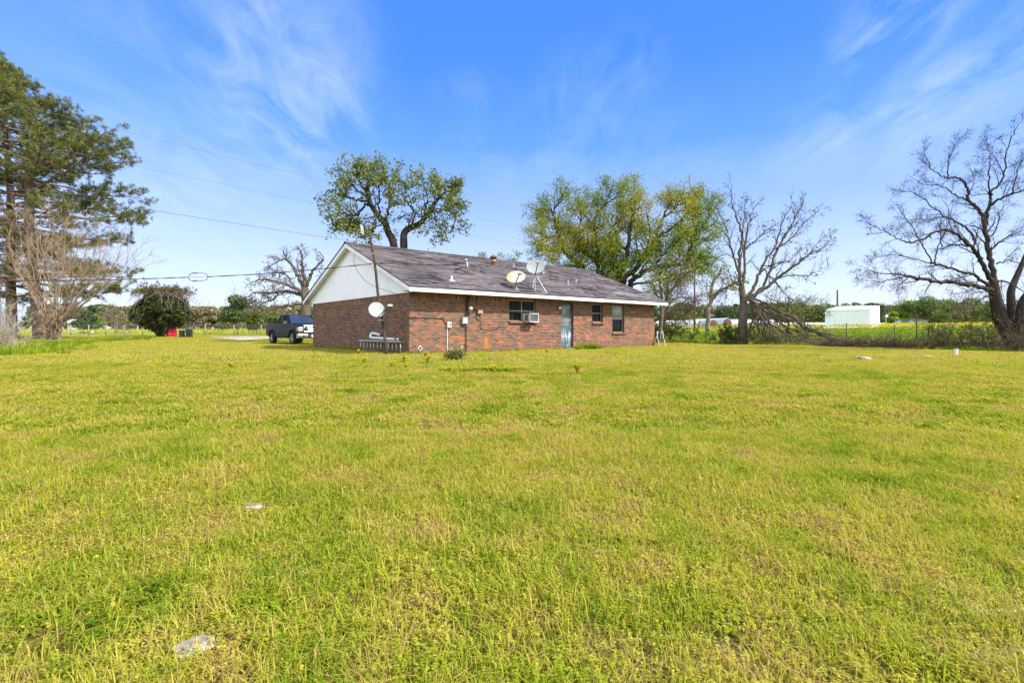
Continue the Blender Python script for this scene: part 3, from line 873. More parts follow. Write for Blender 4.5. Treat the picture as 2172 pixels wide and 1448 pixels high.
# three thin overhead wires to the far utility pole
UPB = G(1473, 75.0)
M_wire = simple('wire', (0.09, 0.10, 0.12), .5, metal=.4)
wires = [((-260, 148, 20), (1470, 566, 75), 'topmost thin overhead wire running from the pine toward the far utility pole'),
         ((-260, 236, 20), (1474, 590, 75), 'middle thin overhead wire running from the pine toward the far utility pole'),
         ((-260, 353, 19), (1478, 606, 75), 'lowest of the three overhead wires, passing just above the roof ridge')]
for a, b, lb in wires:
    A = P(*a); B = P(*b); pts = []
    for i in range(41):
        t = i / 40; p = A.lerp(B, t); p.z -= (.5 if 'lowest' in lb else .25) * 4 * t * (1 - t); pts.append(p)
    o = MB().tube(pts, .006 if 'lowest' not in lb else .011, 5).build('overhead_wire', M_wire, None, smooth=True)
    tag(o, lb, 'wire', 'thin overhead wires')
# ------------------------------------------------------------------ ladder, downspout
def gpt(x, y, z): return H2W(x, y, z)
lz = 0.17
ladder = thing('aluminium_ladder', 'grey aluminium ladder lying on its side in the grass against the gable brick', 'ladder', H2W(-.2, 2.1, 0), HANG + math.pi / 2)
M_alu = simple('aluminium', (0.52, 0.54, 0.54), .4, metal=.7, var=.2)
M_binp_ = simple('dark_cap', (.03, .03, .03), .6)
# local x along -? : rotate so local X = house +Y
LH = .46; LL = 4.0; tilt = R(9)
def lad(z): return (-math.sin(tilt) * z * 0 - .0, z)
for nm, z in (('rail', LH), ('rail', -.02)):
    MB().bx(-LL / 2, LL / 2, -.04, .04, z - .013, z + .013).bx(-LL / 2, LL / 2, -.043, -.036, z - .03, z + .03).bx(-LL / 2, LL / 2, .036, .043, z - .03, z + .03).build(nm, M_alu, ladder)
MB().bx(-LL / 2 - .02, -LL / 2 + .06, -.05, .05, LH - .04, LH + .035).build('end_cap', M_binp_, ladder)
MB().bx(LL / 2 - .05, LL / 2 + .01, -.05, .05, LH - .04, LH + .035).build('end_cap', simple('green_plastic', (.05, .14, .10), .5), ladder)
for i in range(12):
    xx = -LL / 2 + .2 + i * (LL - .4) / 11
    MB().tube([(xx, 0, -.02), (xx, 0, LH - .012)], .017, 8).build('rung', M_alu, ladder, smooth=True)
dp = thing('downspout', 'white curved downspout pipe resting on top of the ladder', 'pipe', H2W(-.2, 1.6, LH + .1), HANG + math.pi / 2)
MB().tube(smooth_path([(-1.1, 0, -.02), (0, 0, 0.0), (1.05, 0, .02), (1.3, -.0, .05), (1.38, -.04, .14), (1.3, -.08, .2), (.9, -.09, .17), (.65, -.09, .13)], 6), .052, 12).build('bent_pipe', M_pipew, dp, smooth=True)
MB().lathe([(.056, -.1), (.06, -.09), (.06, .09), (.056, .1)], 12, Matrix.Translation((-1.0, 0, -.018)) @ Matrix.Rotation(R(90), 4, 'Y')).build('collar', M_steelg, dp, smooth=True)

# ================================================================== PICKUP TRUCK
def truck():
    fr_w = Vector((-13.45, 31.0, 0)); rear_w = Vector((-16.05, 33.75, 0))
    fwd = (fr_w - rear_w).normalized()
    left = Vector((-fwd.y, fwd.x, 0))
    WB = 3.68
    mid = fr_w - fwd * WB / 2 + left * .86
    mid.z = gz(mid.x, mid.y)
    t = thing('pickup_truck', 'dark navy pickup truck with chrome grille parked on the grass behind the house corner', 'pickup truck', mid, math.atan2(fwd.y, fwd.x))
    def paint():
        m, nt, out = new_mat('navy_paint')
        pos = opos(nt)
        sep = N(nt, 'ShaderNodeSeparateXYZ', {0: pos})
        dirt = math_(nt, 'MULTIPLY', math_(nt, 'SUBTRACT', 1.02, sep.outputs[2]), 1.1, clamp=True)
        dn = noise_(nt, pos, 5, 6, .7)
        col = mixc(nt, math_(nt, 'MULTIPLY', math_(nt, 'MULTIPLY', dirt, dn), .3), (0.006, 0.008, 0.016), (0.075, 0.070, 0.066))
        p = N(nt, 'ShaderNodeBsdfPrincipled', {'Base Color': col, 'Roughness': math_(nt, 'ADD', .18, math_(nt, 'MULTIPLY', dirt, .4)), 'Metallic': 0.0, 'Specular IOR Level': .10, 'Coat Weight': .0, 'Coat Roughness': .06})
        nt.links.new(p.outputs[0], out.inputs[0]); return m
    MP = paint()
    MC = simple('chrome', (0.40, 0.41, 0.42), .28, metal=1.0, var=.08)
    MSB = simple('silver_bumper', (0.42, 0.45, 0.43), .3, metal=.75, var=.15)
    MT = simple('tyre_rubber', (0.022, 0.022, 0.022), .85, var=.3)
    MPl = simple('black_plastic', (0.025, 0.026, 0.028), .55)
    MG = glass_mat('truck_glass', (0.015, 0.02, 0.03), .02, .62)
    MWS = glass_mat('windscreen_glass', (0.03, 0.045, 0.07), .03, .15, spec=1.0)
    HWd = .97
    def arch(cx, r=.50, z0=.42, zb=.56):
        a0 = math.asin((zb - z0) / r); out = []
        for i in range(13):
            a = math.pi - a0 - (math.pi - 2 * a0) * i / 12
            out.append((cx + r * math.cos(a), z0 + r * math.sin(a)))
        return out
    poly = [(-2.98, .66), (-2.55, .60)] + [(-1.84 - .49, .56)] + arch(-1.84)[1:-1] + [(-1.84 + .48, .50)] + [(-.8, .48), (.6, .48), (1.84 - .48, .50)] + arch(1.84)[1:-1] + [(2.36, .62), (2.70, .66), (2.80, .80), (2.80, 1.12), (2.72, 1.19), (2.3, 1.255), (1.32, 1.345), (1.12, 1.37), (-1.12, 1.37), (-1.16, 1.385), (-2.96, 1.385), (-3.0, 1.30), (-3.0, .9)]
    b = MB().prism(poly, lambda a, c, s: (a, s, c), -HWd, HWd)
    body = b.build('body', MP, t, bevel=.045)
    # bulged wheel flares
    for cx in (1.84, -1.84):
        for s in (1, -1):
            mb = MB(); pts = []
            for i in range(15):
                a = R(8) + R(164) * i / 14; pts.append((cx + .535 * math.cos(a), s * (HWd + .005), .42 + .535 * math.sin(a)))
            mb.tube(pts, .045, 8); mb.build('wheel_flare', MP, t, smooth=True)
    # dark wheel wells / underside
    MB().bx(-2.6, 2.5, -.80, .80, .42, .62).build('underbody', MPl, t)
    # panel lines: door gaps
    for s in (1, -1):
        for x in (1.12, .0, -1.10): MB().bx(x - .006, x + .006, s * HWd - .004 if s > 0 else -HWd - .002, s * HWd + .002 if s > 0 else -HWd + .004, .56, 1.34).build('door_gap', MPl, t)
        for x in (.14, -.95):
            MB().bx(x - .11, x + .11, s * (HWd + .012) - .012, s * (HWd + .012) + .012, 1.16, 1.20).build('door_handle', MC if False else MP, t, bevel=.008)
        MB().bx(-1.2, 1.25, s * (HWd + .004) - .006, s * (HWd + .004) + .006, .78, .80).build('side_moulding', MPl, t, bevel=.004)
    # cab
    HB, HT = .90, .70      # half widths at belt and at roof
    zb, zt = 1.37, 1.90
    def yy(z): return HB + (HT - HB) * (z - zb) / (zt - zb)
    outer = [(1.30, zb - .02), (.42, 1.86), (.30, 1.90), (-.72, 1.91), (-.86, 1.88), (-1.14, zb - .02)]
    w1 = [(.98, 1.40), (.36, 1.80), (-.06, 1.815), (-.06, 1.40)]
    w2 = [(-.18, 1.40), (-.18, 1.815), (-.70, 1.81), (-.90, 1.40)]
    for s in (1, -1):
        loops = [outer, w1, w2]
        allp = [p for l in loops for p in l]
        tri = tessellate_polygon([[Vector((a, c, 0)) for a, c in l] for l in loops])
        mb = MB().add([(a, s * yy(c), c) for a, c in allp], [tuple(f) for f in tri])
        mb.build('cab_side', MP, t, solid=.05)
        for l in (w1, w2):
            MB().add([(a, s * (yy(c) - .012), c) for a, c in l], [tuple(range(len(l)))]).build('side_window', MG, t)
            mb = MB()
            ring = l + [l[0]]
            for i in range(len(l)):
                a_, b_ = ring[i], ring[i + 1]
                mb.tube([(a_[0], s * (yy(a_[1]) + .02), a_[1]), (b_[0], s * (yy(b_[1]) + .02), b_[1])], .014, 5)
            mb.build('window_trim', MPl, t)
    # roof
    mb = MB(); xs = [.44, .30, -.1, -.5, -.72, -.88]; zs = [1.855, 1.905, 1.935, 1.935, 1.915, 1.875]
    ysn = 9; vs = []; fs = []
    for x, z in zip(xs, zs):
        for k in range(ysn):
            q = -1 + 2 * k / (ysn - 1)
            vs.append((x, q * (yy(z - .03) + .01), z - .045 * q ** 4))
    for i in range(len(xs) - 1):
        for k in range(ysn - 1): fs.append((i * ysn + k, i * ysn + k + 1, (i + 1) * ysn + k + 1, (i + 1) * ysn + k))
    MB().add(vs, fs).build('cab_roof', MP, t, smooth=True, solid=.04)
    # windscreen and back glass with frames
    def glassq(x0, z0, x1, z1, mat, nm, h0, h1, bow=.06):
        vs = []; fs = []; n = 8
        for (x, z, h) in ((x0, z0, h0), (x1, z1, h1)):
            for k in range(n + 1):
                q = -1 + 2 * k / n; vs.append((x + bow * (1 - q * q), q * h, z))
        for k in range(n): fs.append((k, k + 1, n + 2 + k, n + 1 + k))
        MB().add(vs, fs).build(nm, mat, t, smooth=True)
    glassq(1.24, 1.36, .43, 1.855, MWS, 'windscreen', .83, .66)
    glassq(-1.10, 1.38, -.86, 1.87, MG, 'rear_window', .80, .66, -.02)
    for s in (1, -1):
        MB().tube([(1.27, s * .87, 1.355), (.42, s * .70, 1.865)], .045, 6).build('pillar', MP, t)
        MB().tube(smooth_path([(1.30, s * .28 + .25, 1.372), (1.22, s * .1 + .15, 1.40), (1.12, s * .28 - .2, 1.435)], 5), .012, 5).build('wiper', MPl, t)
    # seats and steering wheel (dark shapes behind the glass)
    for s in (1, -1):
        MB().bx(-.45, .1, s * .42 - .26, s * .42 + .26, 1.05, 1.25).box((-.42, s * .42, 1.5), (.16, .48, .5), Matrix.Rotation(R(-12), 3, 'Y')).box((-.50, s * .42, 1.79), (.1, .26, .16)).build('seat', MPl, t, bevel=.04)
    # hood crease
    for s in (1, -1):
        MB().tube(smooth_path([(2.55, s * .62, 1.215), (2.0, s * .66, 1.29), (1.35, s * .72, 1.345)], 5), .03, 6).build('hood_crease', MP, t, smooth=True)
    # front: grille
    X = 2.80
    gr = MB().bx(X - .02, X + .03, -.60, .60, .83, 1.19)
    gob = gr.build('grille', MPl, t)
    mb = MB()
    mb.bx(X + .0, X + .06, -.64, .64, 1.13, 1.20).bx(X + .0, X + .06, -.64, .64, .80, .855).bx(X, X + .06, -.64, -.55, .855, 1.13).bx(X, X + .06, .55, .64, .855, 1.13)
    for z in (.925, .995, 1.065): mb.bx(X + .032, X + .058, -.44, .44, z - .015, z + .015)
    mb.bx(X + .032, X + .058, -.44, -.38, .855, 1.13).bx(X + .032, X + .058, .38, .44, .855, 1.13)
    mb.build('grille_surround', MC, gob, bevel=.01)
    MHL = simple('headlight_lens', (0.62, 0.62, 0.52), .12, var=.3, scale=14)
    MAm = simple('amber_lens', (0.70, 0.20, 0.03), .2)
    for s in (1, -1):
        y0, y1 = sorted((s * .655, s * .935))
        h = MB().bx(X - .16, X + .025, y0, y1, .84, 1.09).build('headlight', MHL, t, bevel=.025)
        yc = s * .935
        MB().bx(X - .18, X - .0, min(yc, yc + s * .05), max(yc, yc + s * .05), .86, 1.09).build('turn_signal', MAm, h, bevel=.012)
        MB().lathe([(0, .0), (.05, .01), (.075, .03), (.08, .0)], 14, Matrix.Translation((X + .02, s * .78, .97)) @ Matrix.Rotation(R(90), 4, 'Y')).build('reflector_bowl', MC, h, smooth=True)
    # valance + bumper
    MB().bx(X - .3, X + .02, -.95, .95, .70, .80).build('valance', MPl, t, bevel=.03)
    prof = [(X - .25, .70), (X + .06, .70), (X + .10, .62), (X + .08, .48), (X - .02, .43), (X - .25, .45)]
    for s in (1, -1):
        y0, y1 = sorted((s * .40, s * .98))
        bb = MB().prism(prof, lambda a, c, q: (a - .12 * max(0, abs(q) - .9) * 6 * 0, q, c), y0, y1).build('front_bumper', MSB, t, bevel=.02)
        MB().lathe([(0, .0), (.055, .0), (.062, .012), (.075, .012), (.078, -.0)], 16, Matrix.Translation((X + .096, s * .62, .57)) @ Matrix.Rotation(R(90), 4, 'Y')).build('fog_light', MPl, bb, smooth=True)
    MB().bx(X - .2, X + .05, -.398, .398, .45, .69).build('bumper_centre', MPl, t, bevel=.015)
    MB().bx(X + .051, X + .058, -.16, .16, .50, .65).build('number_plate', M_white, t)
    MB().bx(-3.16, -2.98, -.95, .95, .58, .74).build('rear_bumper', MC, t, bevel=.03)
    for s in (1, -1):
        MB().bx(-3.02, -2.94, min(s * .82, s * .978), max(s * .82, s * .978), 1.0, 1.33).build('tail_light', simple('tail_lens', (.35, .01, .01), .2), t, bevel=.015)
        m_ = MB().box((1.02, s * 1.11, 1.43), (.12, .24, .17), Matrix.Rotation(R(8 * s), 3, 'Z')).tube([(1.04, s * .9, 1.40), (1.03, s * 1.06, 1.41)], .035, 6)
        mr = m_.build('side_mirror', MPl, t, bevel=.03)
        MB().box((1.085, s * 1.12, 1.375), (.02, .18, .04), Matrix.Rotation(R(8 * s), 3, 'Z')).build('mirror_indicator', MAm, mr, bevel=.008)
    # wheels
    for cx in (1.84, -1.84):
        for s in (1, -1):
            Mw = Matrix.Translation((cx, s * .86, .41)) @ Matrix.Rotation(R(-90 * s), 4, 'X')
            w = MB().lathe([(.245, -.13), (.29, -.14), (.375, -.135), (.405, -.11), (.41, 0), (.405, .11), (.375, .135), (.29, .14), (.245, .13), (.245, -.13)], 36, Mw).build('wheel', MT, t, smooth=True)
            rm = MB().lathe([(.25, .115), (.262, .12), (.25, .105), (.215, .07), (.20, -.1), (.0, -.1)], 30, Mw).build('rim', MSB, w, smooth=True)
            sp = MB().lathe([(0, .10), (.05, .10), (.065, .085), (.07, .05)], 16, Mw)
            for k in range(5):
                a = 2 * math.pi * k / 5
                M2 = Mw @ Matrix.Rotation(a, 4, 'Z')
                for dx in (-.022, .022):
                    pp = [M2 @ Vector((.05, dx, .085)), M2 @ Vector((.15, dx * 1.3, .10)), M2 @ Vector((.245, dx * 2.2, .105))]
                    sp.tube(pp, [.022, .02, .024], 6)
            sp.build('rim_spokes', MC, w, smooth=True)
            MB().lathe([(.235, -.098), (.0, -.095)], 20, Mw).build('brake_disc', MPl, w)
    # radio aerial
    return t
TR = truck()
# ================================================================== BINS, BARRELS
M_redp = simple('red_plastic', (0.55, 0.012, 0.02), .45, var=.25)
M_binp = simple('charcoal_plastic', (0.028, 0.032, 0.036), .5, var=.3)
M_binl = simple('grey_lid', (0.13, 0.15, 0.16), .45)
def red_barrel(u, d, label, h):
    p = G(u, d); t = thing('red_barrel', label, 'barrel', p, random.Random(int(u)).random() * 6, 'red barrels under the dark bush')
    w = h * .30
    MB().lathe([(0, 0), (w, 0), (w * 1.02, h * .04), (w, h * .3), (w * 1.04, h * .33), (w, h * .36), (w, h * .63), (w * 1.04, h * .66), (w, h * .69), (w, h * .95), (w * .96, h), (w * .9, h)], 24).build('drum', M_redp, t, smooth=True)
    MB().lathe([(w * .9, h - .01), (0, h - .01)], 20).lathe([(0, h + .03), (.04, h + .03), (.04, h - .01)], 10, Matrix.Translation((w * .5, 0, 0))).build('drum_lid', M_redp, t)
red_barrel(359, 60, 'red plastic barrel on the left, half under the dark vine covered bush', 1.0)
red_barrel(368.5, 60.5, 'red plastic barrel on the right, its lid just clear of the bush', 1.04)
def wheelie(u, d, h, label):
    p = G(u, d); t = thing('trash_can', label, 'trash can', p, R(15), 'charcoal trash cans by the driveway')
    w = h * .29
    vs = []
    for (z, k) in ((.06, .82), (h * .9, 1.0)):
        for a, b in ((-1, -1), (1, -1), (1, 1), (-1, 1)): vs.append((a * w * k, b * w * k * 1.1, z))
    MB().add(vs, [(3, 2, 1, 0), (4, 5, 6, 7), (0, 1, 5, 4), (1, 2, 6, 5), (2, 3, 7, 6), (3, 0, 4, 7)]).build('bin_body', M_binp, t, bevel=.03)
    MB().box((0, 0, h * .945), (w * 2.2, w * 2.4, h * .07), Matrix.Rotation(R(-3), 3, 'X')).box((0, w * 1.25, h * .93), (w * 1.6, .06, .05)).build('lid', M_binl, t, bevel=.025)
    for s in (1, -1):
        MB().lathe([(0, -.03), (.12, -.03), (.12, .03), (0, .03)], 14, Matrix.Translation((s * w * .85, w * .95, .12)) @ Matrix.Rotation(R(90), 4, 'Y')).build('wheel', MT_, t)
    for k in (-1, 0, 1):
        MB().bx(k * w * .5 - .02, k * w * .5 + .02, -w * 1.04, -w * .98, h * .2, h * .75).build('rib', M_binp, t)
MT_ = simple('bin_wheel', (.02, .02, .02), .8)
wheelie(386, 57, .83, 'charcoal trash can with flat lid, smaller of the two by the driveway')
wheelie(401, 57, .98, 'charcoal trash can with pale grey lid, taller of the two by the driveway')
# ================================================================== STEP LADDER
p = Vector(P(1399.5, 734, 28.2)); p.z = gz(p.x, p.y)
sl = thing('step_ladder', 'small folding step ladder with pale hoop handles by the far house corner', 'step ladder', p, R(25))
for s in (-1, 1):
    MB().tube(smooth_path([(s * .24, -.22, 0), (s * .21, -.05, .55), (s * .20, .0, .78), (s * .13, .01, .83), (s * .10, .02, .78), (s * .16, .14, .4), (s * .22, .30, 0)], 6), .016, 8).build('leg_hoop', M_pipew, sl, smooth=True)
MB().bx(-.2, .2, -.16, .08, .40, .43).build('upper_step', M_black, sl, bevel=.01)
MB().bx(-.21, .21, -.26, -.06, .18, .21).build('lower_step', simple('yellow_tread', (.5, .33, .02), .6), sl, bevel=.01)
# ================================================================== PVC STAND PIPE, STONES
p = hit(2027.5, 754)
t = thing('septic_standpipe', 'short white open plastic pipe standing upright in the lawn near the big bare tree', 'standpipe', p)
pr = 3.5 / F * p.y; ph = 14 / F * p.y
MB().lathe([(pr, -.05), (pr * 1.0, ph * .8), (pr * 1.12, ph * .8), (pr * 1.12, ph), (pr * .95, ph), (pr * .95, ph * .2), (0, ph * .2)], 20).build('pipe_wall', M_pipew, t, smooth=False)
def stone_mat():
    return simple('pale_concrete_rubble', (0.48, 0.43, 0.35), .9, var=.3, c2=(0.22, 0.185, 0.14), scale=9, bump=.6, bscale=30)
M_stone = stone_mat()
def stone(u, v, w, h, label, seed, rot=0.0, flat=.5):
    p = hit(u, v); sc = w / F * p.y / 2
    bm = bmesh.new(); bmesh.ops.create_icosphere(bm, subdivisions=3, radius=1.0)
    for q in bm.verts:
        n1 = noise.noise(q.co * 1.3 + Vector((seed * 7.1, 0, 0))); n2 = noise.noise(q.co * 4 + Vector((0, seed, 0)))
        q.co *= 1 + .50 * n1 + .16 * n2
        q.co.z = max(-.5, min(q.co.z, .55 + .12 * n2))
        q.co.x *= sc; q.co.y *= sc * .85; q.co.z *= sc * flat
    me = bpy.data.meshes.new('rubble_stone'); bm.to_mesh(me); bm.free(); me.materials.append(M_stone)
    o = bpy.data.objects.new('rubble_stone', me); COL.objects.link(o)
    o.location = p + Vector((0, 0, sc * flat * .12 + (.034 if v > 1000 else 0))); o.rotation_euler = (0.05, 0.03, rot)
    tag(o, label, 'stone', 'pale stones in the lawn')
stone(540, 1087, 42, 20, 'pale flat stone half sunk in the grass left of the lawn centre', 1, .2, .42)
stone(414, 1392, 76, 45, 'largest pale jagged rubble stone in the foreground grass at lower left', 2, .55, .42)
stone(1831, 762, 27, 7, 'pale mound of rubble in the lawn right of the broken tree, leftmost of that row', 3, 0, .6)
stone(1963, 756, 22, 5, 'small flat pale stone left of the white standpipe', 4, .3, .35)
stone(1988, 767, 16, 3, 'tiny pale stone just in front of the stones near the standpipe', 5, .1, .3)
stone(2047, 769, 12, 3, 'tiny pale stone just right below the white standpipe', 6, .7, .3)
stone(2117, 776, 30, 6, 'broad pale flat stone at the right edge below the big bare tree', 7, .2, .35)
stone(1357, 787, 12, 3, 'lone tiny pale stone in mid lawn below the right end of the house', 8, .2, .4)
# ================================================================== TREES
M_barkg = bark_mat('grey_bark', (0.165, 0.135, 0.105), (0.058, 0.045, 0.035))
M_barkd = bark_mat('dark_bark', (0.058, 0.045, 0.037), (0.018, 0.014, 0.012))
M_barkm = bark_mat('brown_grey_bark', (0.105, 0.084, 0.066), (0.036, 0.028, 0.022))
M_barkl = bark_mat('pale_grey_bark', (0.27, 0.225, 0.175), (0.11, 0.088, 0.068))
M_barkp = bark_mat('pine_bark', (0.21, 0.145, 0.105), (0.07, 0.048, 0.036))
M_barkt = bark_mat('tan_smooth_bark', (0.34, 0.245, 0.16), (0.17, 0.115, 0.075), bump=.25)
M_twigp = bark_mat('pale_dead_twigs', (0.42, 0.36, 0.29), (0.20, 0.165, 0.13), bump=.1)
M_twigg = bark_mat('grey_brown_dead_branches', (0.135, 0.102, 0.078), (0.048, 0.036, 0.028), bump=.3)
M_twigv = bark_mat('dull_dead_vines', (0.36, 0.305, 0.235), (0.18, 0.15, 0.11), bump=.1)
M_twigb = bark_mat('brown_dead_twigs', (0.17, 0.115, 0.08), (0.06, 0.042, 0.03), bump=.1)
M_twigr = bark_mat('reddish_twigs', (0.36, 0.265, 0.18), (0.18, 0.128, 0.088), bump=.1)

class Tree:
    def __init__(s, seed):
        s.r = random.Random(seed); s.polys = []
    def poly(s, pts, r0, r1, lvl, n=None, jit=0.0):
        pts = smooth_path(pts, 6) if len(pts) > 2 else [Vector(pts[0]).lerp(Vector(pts[1]), i / 6) for i in range(7)]
        if jit:
            for i in range(1, len(pts)):
                pts[i] = pts[i] + Vector((s.r.gauss(0, jit), s.r.gauss(0, jit), s.r.gauss(0, jit)))
        m = len(pts); rad = [r0 + (r1 - r0) * (i / (m - 1)) for i in range(m)]
        e = (np.array([tuple(p) for p in pts]), np.array(rad), lvl)
        s.polys.append(e); return e
    def grow(s, p, d, L, r, lvl, cfg):
        n = max(3, min(9, int(L / cfg['seg'])))
        p = Vector(p); d = Vector(d).normalized(); pts = [p.copy()]
        wig = cfg['wig']; up = cfg['up'][min(lvl, len(cfg['up']) - 1)]
        for i in range(n):
            d = d + Vector((s.r.gauss(0, wig), s.r.gauss(0, wig), s.r.gauss(0, wig) + up)); d.normalize()
            p = p + d * (L / n); pts.append(p.copy())
        rad = np.linspace(r, max(r * cfg.get('tap', .35), cfg.get('rmin', .004)), n + 1)
        e = (np.array([tuple(q) for q in pts]), rad, lvl)
        s.polys.append(e)
        if lvl < cfg['max']: s.sprout(e, lvl + 1, cfg, L)
        return e
    def sprout(s, e, lvl, cfg, L=None, t0=None, k=None):
        pts, rad, _ = e
        seg = np.linalg.norm(np.diff(pts, axis=0), axis=1); cum = np.concatenate([[0], np.cumsum(seg)]); tot = cum[-1]
        if L is None: L = tot
        cnt = cfg['n'][min(lvl, len(cfg['n']) - 1)] if k is None else k
        if cfg.get('perm'): cnt = max(1, int(cnt * tot))
        t0 = cfg.get('t0', .25) if t0 is None else t0
        az = s.r.random() * 6.28
        for i in range(cnt):
            t = t0 + (1 - t0) * (i + s.r.random()) / cnt
            x = t * tot; j = min(len(seg) - 1, int(np.searchsorted(cum, x) - 1)); j = max(j, 0)
            f = (x - cum[j]) / max(seg[j], 1e-6)
            p = Vector(pts[j] + (pts[j + 1] - pts[j]) * f)
            tg = Vector(pts[j + 1] - pts[j]).normalized()
            az += 2.4 + s.r.gauss(0, .4)
            a = tg.orthogonal().normalized(); a = Quaternion(tg, az) @ a
            ang = R(s.r.gauss(cfg['ang'][min(lvl, len(cfg['ang']) - 1)], 9))
            d = tg * math.cos(ang) + a * math.sin(ang)
            if 'flat' in cfg: d.z *= cfg['flat']
            lr = cfg['lr'][min(lvl, len(cfg['lr']) - 1)]
            Lc = L * lr * (1.05 - .5 * t) * s.r.uniform(.7, 1.25)
            Lc = min(Lc, cfg.get('maxL', 99)); Lc = max(Lc, cfg.get('minL', .1))
            rr = (rad[j] + (rad[j + 1] - rad[j]) * f) * cfg.get('rr', .55)
            rr = min(rr, Lc * .035); rr = max(rr, cfg.get('rmin', .004))
            s.grow(p, d, Lc, rr, lvl, cfg)
    def mesh(s, base, lo, hi, sides=(12, 8, 6, 4, 3, 3, 3)):
        mb = MB()
        for pts, rad, lvl in s.polys:
            if lo <= lvl <= hi: mb.tube(pts, rad, sides[min(lvl, len(sides) - 1)], cap=(lvl < 2))
        return mb
    def leafpts(s, lo, per_m, spread, t0=0.15):
        out = []
        for pts, rad, lvl in s.polys:
            if lvl < lo: continue
            seg = np.linalg.norm(np.diff(pts, axis=0), axis=1); tot = seg.sum()
            k = tot * per_m; k = int(k) + (1 if s.r.random() < k - int(k) else 0)
            if k <= 0: continue
            cum = np.concatenate([[0], np.cumsum(seg)])
            t = np.random.RandomState(s.r.randrange(1 << 30)).uniform(t0, 1.0, k) * tot
            q = np.stack([np.interp(t, cum, pts[:, i]) for i in range(3)], 1)
            out.append(q)
        if not out: return np.zeros((0, 3))
        q = np.concatenate(out)
        rs = np.random.RandomState(s.r.randrange(1 << 30))
        return q + rs.normal(0, spread, q.shape)

def leaf_mesh(name, c, size, mat, parent, off, seed, asp=.6, tint_scale=.45, tint_amp=.6, upbias=.3, sizevar=.35, tint_fn=None):
    rs = np.random.RandomState(seed); n = len(c)
    a = rs.normal(0, 1, (n, 3)); a /= np.linalg.norm(a, axis=1, keepdims=True)
    nn = rs.normal(0, 1, (n, 3)); nn[:, 2] = np.abs(nn[:, 2]) + upbias
    b = np.cross(nn, a); b /= np.maximum(np.linalg.norm(b, axis=1, keepdims=True), 1e-6)
    s_ = size * (1 + sizevar * rs.uniform(-1, 1, (n, 1)))
    nrm = np.cross(a, b)
    v = np.stack([c - a * s_, c + b * s_ * asp + nrm * s_ * .15, c + a * s_, c - b * s_ * asp + nrm * s_ * .15], 1).reshape(-1, 3) - np.array(tuple(off))
    # clumped colour of the leaves themselves
    k = np.floor(c / max(tint_scale, 1e-3)).astype(np.int64)
    h = (k[:, 0] * 73856093 ^ k[:, 1] * 19349663 ^ k[:, 2] * 83492791) % 1000 / 1000.0
    t = .5 + tint_amp * .5 * (h - .5) + tint_amp * (rs.uniform(0, 1, n) - .5)
    if tint_fn is not None: t = t + tint_fn(c)
    return np_mesh(name, v, np.arange(4 * n), 4, mat, parent, np.clip(t, 0, 1))

def finish(T, name, label, cat, base, barks, leaf=None, group=None, split=1, smooth=True):
    """trunk (levels <= split), branches (the rest), crown"""
    t = thing(name, label, cat, base, 0, group)
    T.mesh(base, 0, split).build('trunk', barks[0], t, smooth=smooth, off=base, recalc=False)
    m = T.mesh(base, split + 1, 9)
    if m.v: m.build('branches', barks[-1], t, smooth=False, off=base, recalc=False)
    return t

# ---------------------------------------------------------------- green oak behind the house
M_oak = leaf_mat('oak_leaves', [(0.0, (0.07, 0.10, 0.014)), (.35, (0.145, 0.20, 0.025)), (.65, (0.25, 0.29, 0.04)), (.9, (0.30, 0.225, 0.055)), (1.0, (0.26, 0.155, 0.055))], .4)
d = 37.0
base = G(850, d)
T = Tree(11)
def pp(u, v, dz=0.0, d=d): return P(u, v, d + dz)
# crop coordinates -> pixels
def ck(x, y): return 660 + x / 6.033, 320 + y / 6.033
main = []
def lim(px, r0, r1, lvl, dz=(0, 0), fn=ck, dd=None):
    n = len(px); pts = []
    for i, (x, y) in enumerate(px):
        u, v = fn(x, y); f = i / (n - 1)
        pts.append(P(u, v, (dd or d) + dz[0] + (dz[1] - dz[0]) * f))
    return pts, r0, r1, lvl
trunkL = T.poly([base + Vector((-.4, 0, -.2)), P(845, 640, d), *lim([(1060, 1230), (990, 1050), (940, 920), (860, 830), (770, 700), (730, 560), (720, 420)], 0, 0, 0)[0]], .34, .11, 0)
trunkR = T.poly([base + Vector((.5, .3, -.2)), P(856, 640, d), *lim([(1185, 1240), (1190, 1060), (1260, 990), (1400, 920), (1510, 780), (1600, 640), (1680, 560), (1740, 500)], 0, 0, 0, (0, 1))[0]], .34, .08, 0)
